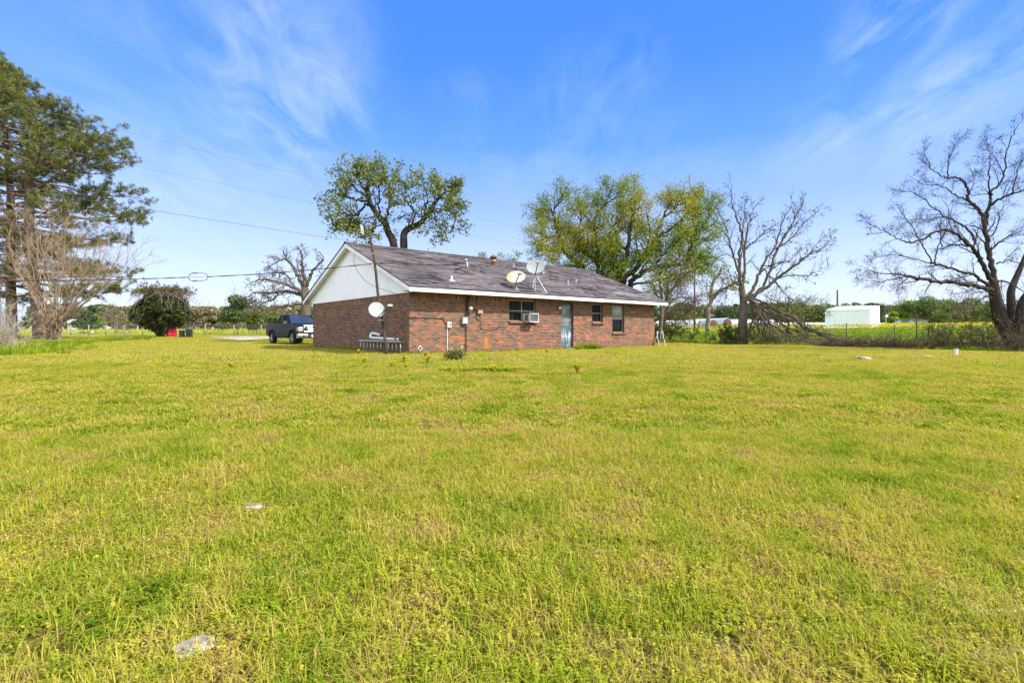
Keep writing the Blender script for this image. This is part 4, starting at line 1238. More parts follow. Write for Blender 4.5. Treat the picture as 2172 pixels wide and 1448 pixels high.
limbs = [
    (trunkL, [(940, 930), (980, 780), (1010, 640), (1000, 480), (960, 330)], .14, .05, (0, 2.0)),
    (trunkL, [(770, 700), (690, 690), (600, 800), (480, 820), (370, 800), (270, 860)], .13, .04, (0, -2.0)),
    (trunkL, [(750, 640), (640, 640), (520, 620), (380, 560), (250, 500)], .11, .04, (0, 2.0)),
    (trunkL, [(730, 560), (640, 430), (590, 300), (560, 170)], .11, .035, (0, -1.8)),
    (trunkL, [(735, 600), (560, 470), (480, 340), (360, 200)], .10, .03, (0, 1.0)),
    (trunkL, [(720, 440), (790, 330), (800, 150)], .09, .03, (0, 1.2)),
    (trunkL, [(860, 830), (870, 660), (870, 450), (960, 330), (1090, 300)], .10, .03, (0, -1.5)),
    (trunkL, [(930, 930), (840, 970), (780, 1000), (770, 1080), (700, 1110)], .07, .025, (0, -1.5)),
    (trunkR, [(1300, 950), (1320, 820), (1250, 680), (1180, 560), (1150, 470)], .09, .03, (0, -1.8)),
    (trunkR, [(1440, 880), (1470, 720), (1480, 560), (1440, 420), (1410, 320)], .10, .03, (0, -1.5)),
    (trunkR, [(1510, 780), (1640, 770), (1760, 760), (1850, 850), (1820, 1000)], .10, .03, (0, 1.6)),
    (trunkR, [(1560, 760), (1590, 860), (1580, 980), (1620, 1070)], .07, .02, (0, -1.4)),
    (trunkR, [(1640, 600), (1780, 640), (1900, 700)], .09, .03, (0, -1.6)),
    (trunkR, [(1600, 640), (1600, 480), (1620, 360)], .08, .03, (0, 1.8)),
    (trunkR, [(1680, 560), (1800, 480), (1860, 420)], .08, .03, (0, .6)),
    (trunkL, [(600, 800), (590, 900), (520, 980)], .05, .02, (0, .8)),
    (trunkL, [(440, 820), (420, 920), (330, 1000)], .05, .02, (0, -.8)),
]
cfg = dict(n=[0, 0, 6, 6, 0], ang=[0, 0, 52, 50], lr=[0, 0, .42, .5], up=[0, 0, .03, .0, -.02], seg=.4, wig=.17, max=3, rmin=.010, maxL=2.0, minL=.5, t0=.2)
for par, px, r0, r1, dz in limbs:
    e = T.poly(lim(px, 0, 0, 0, dz)[0], r0 * .8, r1 * .8, 1, jit=.06)
    T.sprout(e, 2, cfg, k=10, t0=.3)
for e in (trunkL, trunkR): T.sprout(e, 2, cfg, k=8, t0=.62, L=4.5)
oak = finish(T, 'oak_tree', 'round crowned green oak with two leaning trunks rising behind the house ridge', 'tree', base, [M_barkd, M_barkd])
lp = T.leafpts(2, 11.0, .16)
leaf_mesh('crown', lp, .092, M_oak, oak, base, 3, asp=.75, tint_amp=.6)

# ---------------------------------------------------------------- yellow green elms behind the roof
M_elm = leaf_mat('elm_leaves', [(0.0, (0.10, 0.17, 0.020)), (.35, (0.21, 0.29, 0.022)), (.6, (0.34, 0.37, 0.026)), (.85, (0.45, 0.40, 0.034)), (1.0, (0.50, 0.39, 0.04))], .5)
def ce(x, y): return 1080 + x / 5.3625, 370 + y / 5.3625
def elm(seed, base, d, trunks, limbs, label, cfg, lps, size, tint_fn):
    T = Tree(seed); es = []
    for pts, r0, r1, dz in trunks:
        e = T.poly([base + Vector(((pts[0][0] - trunks[0][0][0][0]) * .002, 0, -.2)), *lim(pts, 0, 0, 0, dz, ce, d)[0]], r0, r1, 0, jit=.03)
        es.append(e); T.sprout(e, 1, cfg, k=9, t0=.4, L=4.5)
    for pts, r0, r1, dz in limbs:
        e = T.poly(lim(pts, 0, 0, 0, dz, ce, d)[0], r0, r1, 1, jit=.05)
        T.sprout(e, 2, cfg, k=10, t0=.2, L=4.2)
    t = finish(T, 'elm_tree', label, 'tree', base, [M_barkd, M_barkd], 'elms')
    lp = T.leafpts(2, lps, .2)
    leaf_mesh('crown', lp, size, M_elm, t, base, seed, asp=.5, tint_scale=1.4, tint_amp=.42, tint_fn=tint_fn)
    return t
cfg = dict(n=[0, 7, 6, 5, 0], ang=[0, 38, 40, 42], lr=[0, .5, .50, .5], up=[0, .05, .02, -.01], seg=.5, wig=.13, max=3, rmin=.009, maxL=3.0, minL=.7, t0=.25)
d1 = 41.0
def tf1(c):   # yellow flush on the middle boughs, greener top
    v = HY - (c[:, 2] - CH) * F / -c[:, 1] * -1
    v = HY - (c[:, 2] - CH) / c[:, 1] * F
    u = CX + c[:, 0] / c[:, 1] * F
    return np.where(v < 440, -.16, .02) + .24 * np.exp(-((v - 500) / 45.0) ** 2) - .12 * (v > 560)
elm(21, G(1238, d1), d1,
    [([(840, 1110), (760, 1000), (640, 880), (560, 700), (520, 520), (470, 380)], .26, .06, (0, -1)),
     ([(1060, 1160), (1060, 1010), (960, 950), (880, 900), (760, 760), (640, 560)], .24, .06, (0, 1.5)),
     ([(1000, 1150), (1005, 1000), (1000, 800), (960, 600), (1010, 420), (1150, 300)], .20, .05, (0, -1.5))],
    [([(800, 1060), (700, 1040), (560, 1050)], .10, .03, (0, -1)), ([(640, 880), (480, 860), (320, 840)], .10, .03, (0, 1)),
     ([(560, 700), (420, 720), (340, 660)], .09, .03, (0, -2)), ([(520, 520), (440, 500), (330, 400)], .08, .025, (0, 1)),
     ([(500, 450), (560, 300), (640, 200)], .08, .025, (0, -1)), ([(880, 900), (800, 700), (820, 480), (800, 320)], .10, .03, (0, -2)),
     ([(960, 600), (880, 460), (900, 300)], .09, .03, (0, 1)), ([(1040, 400), (1120, 280), (1170, 140)], .09, .03, (0, 0)),
     ([(1000, 800), (1120, 700), (1200, 560), (1280, 420)], .09, .03, (0, -2)), ([(860, 900), (900, 760), (1000, 680)], .08, .03, (0, -3)),
     ([(700, 760), (560, 780), (440, 920)], .07, .02, (0, -2.5)), ([(1150, 300), (1260, 240), (1300, 180)], .06, .02, (0, 1)),
     ([(900, 900), (780, 880), (700, 960)], .07, .02, (0, -2))],
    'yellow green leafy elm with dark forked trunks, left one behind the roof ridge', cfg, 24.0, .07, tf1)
d2 = 39.0
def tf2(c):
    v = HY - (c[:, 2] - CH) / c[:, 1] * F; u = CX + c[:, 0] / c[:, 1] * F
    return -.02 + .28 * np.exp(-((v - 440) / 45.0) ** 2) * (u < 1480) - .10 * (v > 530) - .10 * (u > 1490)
elm(22, G(1340, d2), d2,
    [([(1240, 1230), (1290, 1060), (1340, 900), (1370, 700), (1400, 480), (1380, 330)], .30, .06, (0, -1)),
     ([(1300, 1250), (1420, 1100), (1520, 960), (1640, 760), (1720, 560), (1800, 380), (1860, 280)], .26, .05, (0, 1.5)),
     ([(1380, 1280), (1500, 1130), (1640, 1060), (1840, 1030), (1980, 1010), (2050, 880), (2100, 740), (2140, 560)], .24, .06, (0, -1.5)),
     ([(1120, 1180), (1220, 1060), (1180, 900)], .13, .04, (0, -1))],
    [([(1340, 900), (1240, 720), (1260, 520), (1330, 320)], .11, .03, (0, 1)), ([(1420, 1100), (1560, 860), (1600, 640), (1560, 440)], .12, .03, (0, -2)),
     ([(1640, 760), (1800, 640), (1960, 520), (2060, 400)], .11, .03, (0, -1)), ([(1720, 560), (1840, 420), (1980, 300), (2020, 200)], .09, .03, (0, 1)),
     ([(1980, 1010), (2120, 940), (2280, 960)], .09, .03, (0, 1)), ([(2050, 880), (2180, 760), (2300, 680)], .09, .03, (0, 2)),
     ([(2100, 740), (2220, 560), (2300, 440)], .08, .03, (0, -1)), ([(2120, 640), (2080, 420), (2100, 260)], .08, .03, (0, 1)),
     ([(1520, 960), (1440, 760), (1480, 560)], .09, .03, (0, 2)), ([(1640, 1060), (1760, 900), (1900, 760)], .09, .03, (0, -2)),
     ([(1840, 1030), (1980, 880), (1960, 720)], .08, .03, (0, 2)), ([(1400, 1250), (1620, 1220), (1900, 1150), (2140, 1080)], .10, .03, (0, -1)),
     ([(1900, 1000), (2000, 1060), (2200, 1040)], .06, .02, (0, -2)), ([(1700, 1060), (1820, 960), (1840, 860)], .06, .02, (0, -1)),
     ([(2140, 560), (2160, 380), (2120, 230)], .06, .02, (0, 0))],
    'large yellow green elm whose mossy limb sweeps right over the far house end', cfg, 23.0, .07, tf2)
# small twiggy tree tops above the ridge
def filler(seed, base, d, px, r, label, k, leafmat, lps, size, spread=.15, bark=M_barkd, L=3.0, cfgx=None, name='tree', fn=None, tint=None, group=None, split=1):
    T = Tree(seed)
    c = dict(n=[0, k, 5, 4], ang=[0, 40, 42, 40], lr=[0, .5, .5, .5], up=[0, .06, .03, 0], seg=.4, wig=.15, max=3, rmin=.008, maxL=2.2, minL=.4, t0=.3)
    if cfgx: c.update(cfgx)
    for pts, r0, r1, dz in px:
        e = T.poly(lim(pts, 0, 0, 0, dz, fn or (lambda x, y: (x, y)), d)[0], r0, r1, 0, jit=.03)
        T.sprout(e, 1, c, k=k, L=L)
    t = finish(T, name, label, 'tree', base, [bark, bark], group=group, split=split)
    if leafmat is not None:
        lp = T.leafpts(2, lps, spread)
        if len(lp): leaf_mesh('crown', lp, size, leafmat, t, base, seed, asp=.6, tint_amp=.6, tint_fn=tint)
    return t
d = 46.0; b = G(1060, d)
filler(31, b, d, [([(1060, 720), (1058, 620), (1050, 545)], .14, .03, (0, 0)), ([(1059, 640), (1080, 580), (1092, 545)], .08, .02, (0, 1)), ([(1059, 640), (1030, 580), (1018, 550)], .08, .02, (0, -1))], .14,
       'thin leaved tree top peeping over the middle of the ridge', 8, M_elm, 5, .09, name='small_tree', L=1.8)
# thin trees at the far house corner
def c6(x, y): return 1380 + x / 4.936, 560 + y / 4.936
d = 33.0; b = G(1403, d)
filler(32, b, d, [([(105, 800), (110, 600), (115, 400), (100, 200), (60, 60)], .16, .03, (0, 0)), ([(100, 780), (120, 560), (160, 380), (190, 180), (210, 40), (235, -80)], .14, .03, (0, .8)), ([(115, 480), (60, 300), (20, 200)], .07, .02, (0, -1)), ([(155, 400), (230, 260), (320, 180), (420, 60)], .07, .02, (0, -.6))], .15,
       'slender forked tree with few leaves just past the far house corner', 9, M_elm, 2.4, .085, fn=c6, bark=M_barkg, name='slender_tree', L=2.2)
# dead looking arching branches right of it
d = 36.0; b = G(1440, d)
filler(33, b, d, [([(130, 790), (150, 560), (200, 420), (300, 350), (400, 360), (470, 420)], .09, .02, (0, -.5)), ([(150, 560), (240, 460), (340, 400), (440, 340), (600, 320)], .06, .012, (0, .6)), ([(150, 600), (230, 520), (350, 540), (430, 450)], .06, .012, (0, -.6)), ([(160, 520), (200, 330), (290, 220), (380, 200)], .06, .012, (0, .4))], .1,
       'dead leafless bush tree of arching dark twigs between house corner and utility pole', 12, None, 0, 0, fn=c6, bark=M_twigb, name='dead_tree', L=2.0, cfgx=dict(ang=[0, 45, 45, 40]))
# leaning pale trunk in the field behind
d = 52.0; b = G(1501, d)
filler(34, b, d, [([(600, 700), (605, 480), (630, 400), (640, 260), (665, 170), (720, 110), (740, 40)], .24, .10, (0, 0)), ([(632, 390), (690, 310), (770, 255), (850, 215), (930, 180)], .20, .05, (0, -1))], .3,
       'crooked pale trunk forking in the yellow field behind the hay rows', 8, M_elm, 3.2, .11, fn=c6, bark=M_barkl, name='crooked_tree', L=3.4)

# ---------------------------------------------------------------- broken bare tree and its fallen limb
def c3(x, y): return 1460 + x / 3.812, 380 + y / 3.812
d = 33.0; base = G(1577, d)
M_budl = leaf_mat('sparse_spring_leaves', [(0, (0.06, 0.08, 0.012)), (.5, (0.14, 0.17, 0.025)), (1, (0.26, 0.26, 0.05))], .4)
T = Tree(41)
tr = T.poly([base + Vector((0, 0, -.2)), *lim([(442, 1290), (440, 1150), (446, 1000), (438, 930), (430, 860)], 0, 0, 0, (0, 0), c3, d)[0]], .36, .16, 0)
for px, r0, r1, dz in [
    ([(430, 880), (414, 760), (418, 600), (432, 440), (385, 300), (345, 160), (352, 40)], .17, .02, (0, -1)),
    ([(432, 870), (455, 720), (458, 520), (485, 370), (520, 260), (565, 185)], .13, .02, (0, 1)),
    ([(420, 780), (380, 680), (340, 520), (300, 380), (240, 250), (190, 130)], .10, .015, (0, -1.5)),
    ([(434, 460), (452, 340), (450, 180)], .06, .012, (0, .6)),
    ([(458, 560), (520, 520), (600, 440), (680, 375)], .06, .012, (0, -1)),
    ([(445, 985), (520, 890), (575, 760), (625, 650), (715, 520), (765, 330), (845, 190)], .16, .02, (0, -1)),
    ([(460, 970), (590, 890), (660, 740), (725, 560), (800, 420), (880, 280), (935, 155)], .14, .02, (0, .6)),
    ([(480, 975), (610, 890), (740, 790), (880, 680), (960, 620), (1060, 570), (1200, 500)], .15, .02, (0, -1.6)),
    ([(720, 800), (820, 780), (950, 780), (1050, 740), (1130, 690)], .06, .01, (0, 1)),
    ([(720, 560), (850, 460), (970, 330), (1070, 240)], .08, .012, (0, 1)),
    ([(760, 500), (840, 360), (905, 200)], .06, .012, (0, -1)),
    ([(800, 740), (940, 640), (1040, 520), (1140, 440)], .07, .012, (0, .8)),
    ([(575, 760), (690, 690), (820, 660), (900, 560)], .06, .012, (0, 1.2)),
    ([(430, 860), (350, 820), (260, 780)], .05, .012, (0, -.8)),
    ([(420, 860), (340, 850), (270, 940)], .05, .012, (0, .8)),
    ([(600, 720), (700, 830), (780, 920), (860, 1000)], .06, .015, (0, -.4))]:
    e = T.poly(lim(px, 0, 0, 0, dz, c3, d)[0], r0 * .82, r1 * .6, 1, jit=.03)
    T.sprout(e, 2, dict(n=[0, 0, 9, 5], ang=[0, 0, 32, 36], lr=[0, 0, .4, .5], up=[0, 0, .05, .03], seg=.3, wig=.12, max=3, rmin=.006, maxL=1.7, minL=.35, t0=.2, rr=.45), k=13, L=3.0)
bt = finish(T, 'bare_tree', 'tall nearly bare tree with fanned limbs and torn broken side in the fence line', 'tree', base, [M_barkg, M_barkm])
lp = T.leafpts(2, 1.5, .08); leaf_mesh('crown', lp, .075, M_budl, bt, base, 4)
T = Tree(42)
cfgf = dict(n=[0, 0, 6, 4], ang=[0, 0, 28, 34], lr=[0, 0, .4, .5], up=[0, 0, -.05, -.03], seg=.35, wig=.10, max=3, rmin=.009, maxL=1.9, minL=.4, t0=.25)
fb = G(1640, 31.5)
for px, r0, r1, dz in [
    ([(1270, 1322), (1150, 1285), (1040, 1240), (930, 1195)], .14, .19, (0, .0)),
    ([(930, 1200), (860, 1120), (740, 1070), (640, 1010), (560, 975), (470, 965)], .14, .10, (.0, 1.2)),
    ([(480, 970), (545, 1000), (600, 1090), (690, 1180), (800, 1260), (930, 1300)], .14, .03, (1.2, -.8)),
    ([(500, 975), (560, 1060), (620, 1160), (700, 1240), (760, 1310)], .11, .03, (1.2, -1.2)),
    ([(500, 985), (540, 1080), (570, 1190), (600, 1300)], .09, .02, (1.2, .2)),
    ([(495, 1000), (520, 1110), (490, 1220)], .13, .05, (1.2, .9)),
    ([(520, 1000), (600, 1110), (650, 1220), (665, 1320)], .07, .02, (1.2, -.6)),
    ([(560, 1020), (690, 1120), (830, 1210), (1000, 1300)], .09, .02, (1.0, -.3)),
    ([(640, 1060), (780, 1110), (900, 1170), (1090, 1250)], .08, .02, (.5, -.4)),
    ([(700, 1090), (760, 1180), (850, 1270), (900, 1320)], .06, .015, (.5, .8)),
    ([(560, 1000), (620, 1130), (610, 1250), (640, 1310)], .05, .015, (1.0, 1.4)),
    ([(800, 1120), (900, 1220), (960, 1310)], .05, .015, (.2, -.9)),
    ([(520, 1010), (520, 1160), (540, 1300)], .05, .012, (1.1, .6)),
    ([(930, 1200), (1060, 1235), (1180, 1265), (1260, 1310)], .04, .012, (0, -.6)),
    ([(580, 1010), (720, 1130), (770, 1230), (790, 1320)], .06, .015, (.9, -1.0))]:
    e = T.poly(lim(px, 0, 0, 0, dz, c3, 31.5)[0], r0 * .72, r1 * .7, 1, jit=.03)
    T.sprout(e, 2, cfgf, k=15, L=3.0)
finish(T, 'fallen_limb', 'fallen broken tree limb with a spray of grey dead branches reaching the ground', 'fallen limb', fb, [M_twigg, M_twigg])
# fresh green saplings beyond the fallen limb
M_sap = leaf_mat('fresh_green_leaves', [(0, (0.13, 0.20, 0.015)), (.5, (0.28, 0.37, 0.025)), (1, (0.44, 0.47, 0.05))], .55)
d = 32.0
filler(43, G(1672, d), d, [([(820, 1330), (800, 1100), (812, 1000), (805, 945)], .05, .015, (0, 0)), ([(810, 1060), (700, 980), (600, 935)], .03, .01, (0, -.6)), ([(812, 1000), (900, 980), (980, 1020)], .03, .01, (0, .5))], .05,
       'light green sapling with flat leafy sprays leaning over the fallen limb', 6, M_sap, 6, .05, fn=c3, name='sapling', L=.85, cfgx=dict(n=[0, 5, 3, 2], ang=[0, 60, 50, 40], maxL=.8))
filler(44, G(1715, 34), 34, [([(950, 1330), (945, 1170), (955, 1090), (945, 1010)], .05, .012, (0, 0)), ([(950, 1150), (1040, 1080), (1110, 1060)], .03, .01, (0, -.5)), ([(948, 1120), (870, 1070)], .03, .01, (0, .5)), ([(950, 1100), (1000, 1040), (1060, 1010)], .03, .01, (0, .8))], .05,
       'bushy bright green sapling beside the white shed, right of the fallen limb', 6, M_sap, 6, .05, fn=c3, name='sapling', L=.9, cfgx=dict(n=[0, 5, 3, 2], ang=[0, 60, 50, 40], maxL=.8))

# ---------------------------------------------------------------- big bare tree at the right edge
def c8(x, y): return 1740 + x / 2.731, 230 + y / 2.731
d = 22.0; base = G(2152, d); base.y = d
T = Tree(51)
cfgb = dict(n=[0, 0, 8, 7, 3], ang=[0, 0, 42, 42, 40], lr=[0, 0, .42, .45, .5], up=[0, 0, .05, .04, .03], seg=.22, wig=.15, max=4, rmin=.0036, maxL=1.6, minL=.2, t0=.15, rr=.42)
def b8(px, r0, r1, lvl, dz=(0, 0), k=9, L=2.4, t0=.2):
    e = T.poly(lim(px, 0, 0, 0, dz, c8, d)[0], r0 * .69, r1 * .6, lvl, jit=.022)
    T.sprout(e, 2, cfgb, k=k, L=L, t0=t0); return e
T.poly([base + Vector((.05, 0, -.25)), *lim([(1130, 1370), (1090, 1300), (1052, 1240), (1025, 1140), (1010, 1070), (1000, 1000)], 0, 0, 0, (0, 0), c8, d)[0]], .36, .18, 0)
T.poly([base + Vector((.32, .3, -.2)), *lim([(1165, 1330), (1125, 1260), (1108, 1150), (1105, 1060), (1130, 990), (1170, 900), (1200, 820)], 0, 0, 0, (.3, .8), c8, d)[0]], .24, .07, 0)
T.poly([base + Vector((.5, -.1, -.2)), *lim([(1190, 1300), (1160, 1210), (1175, 1110), (1230, 1040)], 0, 0, 0, (-.2, -.6), c8, d)[0]], .26, .10, 0)
b8([(1012, 1065), (930, 1035), (850, 1018), (750, 1005), (600, 990), (510, 972)], .145, .09, 1, (0, -1.6), 12)
b8([(515, 972), (440, 985), (360, 1000), (240, 998)], .045, .008, 1, (-1.6, -2.2), 9, 1.6)
b8([(512, 970), (440, 960), (330, 950), (210, 905)], .05, .008, 1, (-1.6, -1.2), 9, 1.6)
b8([(520, 972), (470, 1010), (430, 1060)], .04, .008, 1, (-1.6, -1.8), 6, 1.2)
b8([(1000, 1050), (960, 1015), (900, 970), (820, 945), (740, 918), (650, 900)], .105, .06, 1, (0, -.7), 9)
b8([(650, 900), (600, 800), (540, 700), (470, 600), (400, 520)], .045, .008, 1, (-.7, -.4), 9, 1.6)
b8([(660, 900), (670, 830), (720, 720), (745, 600), (700, 500)], .045, .01, 1, (-.7, .4), 8, 1.6)
b8([(640, 900), (540, 870), (430, 850), (330, 860)], .035, .007, 1, (-.7, -1.0), 8, 1.4)
b8([(995, 1010), (965, 950), (930, 880), (900, 830), (850, 775), (790, 728), (720, 705), (650, 722), (590, 760), (500, 778)], .14, .05, 1, (0, -1.5), 14)
b8([(500, 778), (430, 740), (350, 700), (250, 660)], .04, .007, 1, (-1.5, -1.9), 10, 1.6)
b8([(880, 800), (780, 790), (690, 815)], .06, .03, 1, (0, .8), 5, 1.6)
b8([(700, 805), (700, 720), (690, 640)], .035, .012, 1, (.8, 1.0), 5, 1.4)
b8([(900, 790), (870, 720), (800, 660), (720, 625), (640, 560), (560, 500), (450, 470)], .08, .012, 1, (0, .7), 12)
b8([(720, 625), (620, 640), (520, 650), (440, 700)], .04, .008, 1, (.4, -.6), 9, 1.6)
b8([(1005, 1010), (990, 900), (970, 800), (952, 700), (940, 620), (900, 570), (862, 530), (850, 450), (800, 405), (735, 405)], .16, .055, 1, (0, .8), 14)
b8([(740, 405), (742, 330), (765, 240), (815, 160)], .045, .008, 1, (.8, 1.0), 9, 1.5)
b8([(735, 405), (660, 370), (620, 300), (600, 210)], .04, .008, 1, (.8, .4), 9, 1.5)
b8([(850, 440), (890, 400), (860, 330)], .03, .008, 1, (.8, 1.4), 5, 1.2)
b8([(860, 530), (780, 500), (700, 450), (600, 440), (500, 380)], .05, .008, 1, (.6, 0), 10, 1.7)
b8([(955, 690), (960, 620), (985, 540), (990, 480), (1040, 440), (1065, 380), (1080, 250), (1130, 130), (1180, 50)], .11, .012, 1, (.4, 1.2), 14)
b8([(985, 500), (975, 380), (985, 280), (950, 150)], .05, .008, 1, (.6, -.4), 10, 1.7)
b8([(1065, 380), (1010, 280), (1000, 180)], .035, .008, 1, (1, .4), 7, 1.5)
b8([(990, 560), (1050, 520), (1110, 495), (1200, 460), (1280, 400)], .08, .03, 1, (.5, -.4), 10)
b8([(1110, 495), (1140, 380), (1180, 250)], .05, .01, 1, (.0, .4), 9, 1.7)
b8([(1010, 1000), (1060, 1000), (1110, 1020), (1180, 1065)], .07, .03, 1, (0, .3), 5)
b8([(975, 830), (1040, 770), (1100, 740), (1180, 700)], .06, .02, 1, (.2, -.6), 9)
b8([(960, 760), (1020, 700), (1040, 600), (1100, 540)], .05, .012, 1, (.2, .9), 9)
b8([(1020, 900), (1100, 880), (1180, 900)], .05, .015, 1, (.2, .9), 7)
b8([(1030, 1110), (960, 1090), (900, 1130), (840, 1160), (780, 1165)], .05, .01, 1, (0, -1.0), 8, 1.6)
b8([(1020, 1080), (960, 1060), (880, 1075), (780, 1070)], .04, .008, 1, (0, -1.5), 8, 1.5)
bb = finish(T, 'big_bare_tree', 'big dark bare tree with spreading crooked limbs at the right edge of the lawn', 'tree', base, [M_barkd, M_barkd])
lp = T.leafpts(3, .55, .03); leaf_mesh('crown', lp, .038, M_budl, bb, base, 5, tint_fn=lambda c: .15)

# ---------------------------------------------------------------- bare oak behind the pickup
def c5(x, y): return 260 + x / 4.936, 500 + y / 4.936
d = 50.0; base = G(648, d)
T = Tree(61)
cfgo = dict(n=[0, 0, 7, 6], ang=[0, 0, 50, 48], lr=[0, 0, .42, .45], up=[0, 0, .06, .05], seg=.4, wig=.24, max=3, rmin=.016, maxL=2.0, minL=.4, t0=.2)
T.poly([base + Vector((0, 0, -.2)), *lim([(1915, 950), (1918, 800), (1925, 700), (1905, 600), (1915, 540)], 0, 0, 0, (0, 0), c5, d)[0]], .55, .34, 0)
for px, r0, r1, dz, k in [
    ([(1910, 560), (1860, 470), (1800, 350), (1720, 240), (1690, 170)], .24, .05, (0, 1), 12),
    ([(1915, 540), (1890, 430), (1885, 300), (1870, 180), (1820, 110)], .22, .05, (0, -1), 12),
    ([(1915, 560), (1940, 460), (1990, 370), (2060, 290), (2100, 240), (2060, 150)], .20, .03, (0, -.5), 6),
    ([(1905, 600), (1800, 540), (1680, 500), (1560, 470), (1440, 460), (1340, 500)], .22, .04, (0, -2), 16),
    ([(1910, 640), (1780, 590), (1640, 590), (1520, 600), (1400, 590), (1300, 640)], .20, .04, (0, 1), 16),
    ([(1920, 700), (1800, 720), (1660, 740), (1560, 740), (1460, 760), (1400, 720)], .20, .04, (0, -2.5), 16),
    ([(1720, 240), (1640, 260), (1560, 310), (1510, 360)], .09, .03, (.8, .4), 10),
    ([(1640, 590), (1560, 680), (1440, 700), (1340, 680)], .09, .03, (.5, 1.5), 10),
    ([(1800, 540), (1720, 420), (1620, 380), (1540, 400)], .10, .03, (-.5, .5), 12),
    ([(1925, 700), (2020, 640), (2080, 520), (2100, 420)], .14, .03, (0, 1), 10),
    ([(1700, 500), (1620, 560), (1500, 560)], .08, .03, (-1, -2), 9)]:
    e = T.poly(lim(px, 0, 0, 0, dz, c5, d)[0], r0, r1, 1, jit=.05)
    T.sprout(e, 2, cfgo, k=k, L=3.0)
bo = finish(T, 'bare_oak', 'gnarled bare oak behind the parked pickup, its low limbs spreading left', 'tree', base, [M_barkg, M_barkg])
M_bud = leaf_mat('brown_oak_buds', [(0, (0.07, 0.06, 0.02)), (.5, (0.15, 0.12, 0.045)), (1, (0.24, 0.17, 0.07))], .3)
lp = T.leafpts(3, 1.6, .10); leaf_mesh('crown', lp, .10, M_bud, bo, base, 6)

# ---------------------------------------------------------------- loblolly pines at the left edge
M_needle = leaf_mat('pine_needles', [(0, (0.045, 0.065, 0.014)), (.4, (0.11, 0.13, 0.034)), (.7, (0.21, 0.22, 0.056)), (1, (0.34, 0.32, 0.09))], .35)
M_needled = leaf_mat('dead_pine_needles', [(0, (0.10, 0.06, 0.035)), (.5, (0.19, 0.115, 0.065)), (1, (0.25, 0.16, 0.09))], .2)
def needles(name, c, nrm, size, mat, parent, off, seed, per=11, tint=None):
    """each tuft is a burst of thin blades"""
    rs = np.random.RandomState(seed); n = len(c)
    C = np.repeat(c, per, 0); Dv = np.repeat(nrm, per, 0) * .55 + rs.normal(0, .62, (n * per, 3)); Dv /= np.maximum(np.linalg.norm(Dv, axis=1, keepdims=True), 1e-6)
    L = size * rs.uniform(.6, 1.15, (n * per, 1))
    side = np.cross(Dv, rs.normal(0, 1, Dv.shape)); side /= np.maximum(np.linalg.norm(side, axis=1, keepdims=True), 1e-6)
    wv = side * size * .042
    v = np.stack([C - wv * .6, C + wv * .6, C + Dv * L + wv, C + Dv * L - wv], 1).reshape(-1, 3) - np.array(tuple(off))
    t0 = np.repeat(rs.uniform(.15, .85, n), per) + rs.uniform(-.18, .18, n * per)
    return np_mesh(name, v, np.arange(4 * n * per), 4, mat, parent, np.clip(t0, 0, 1))
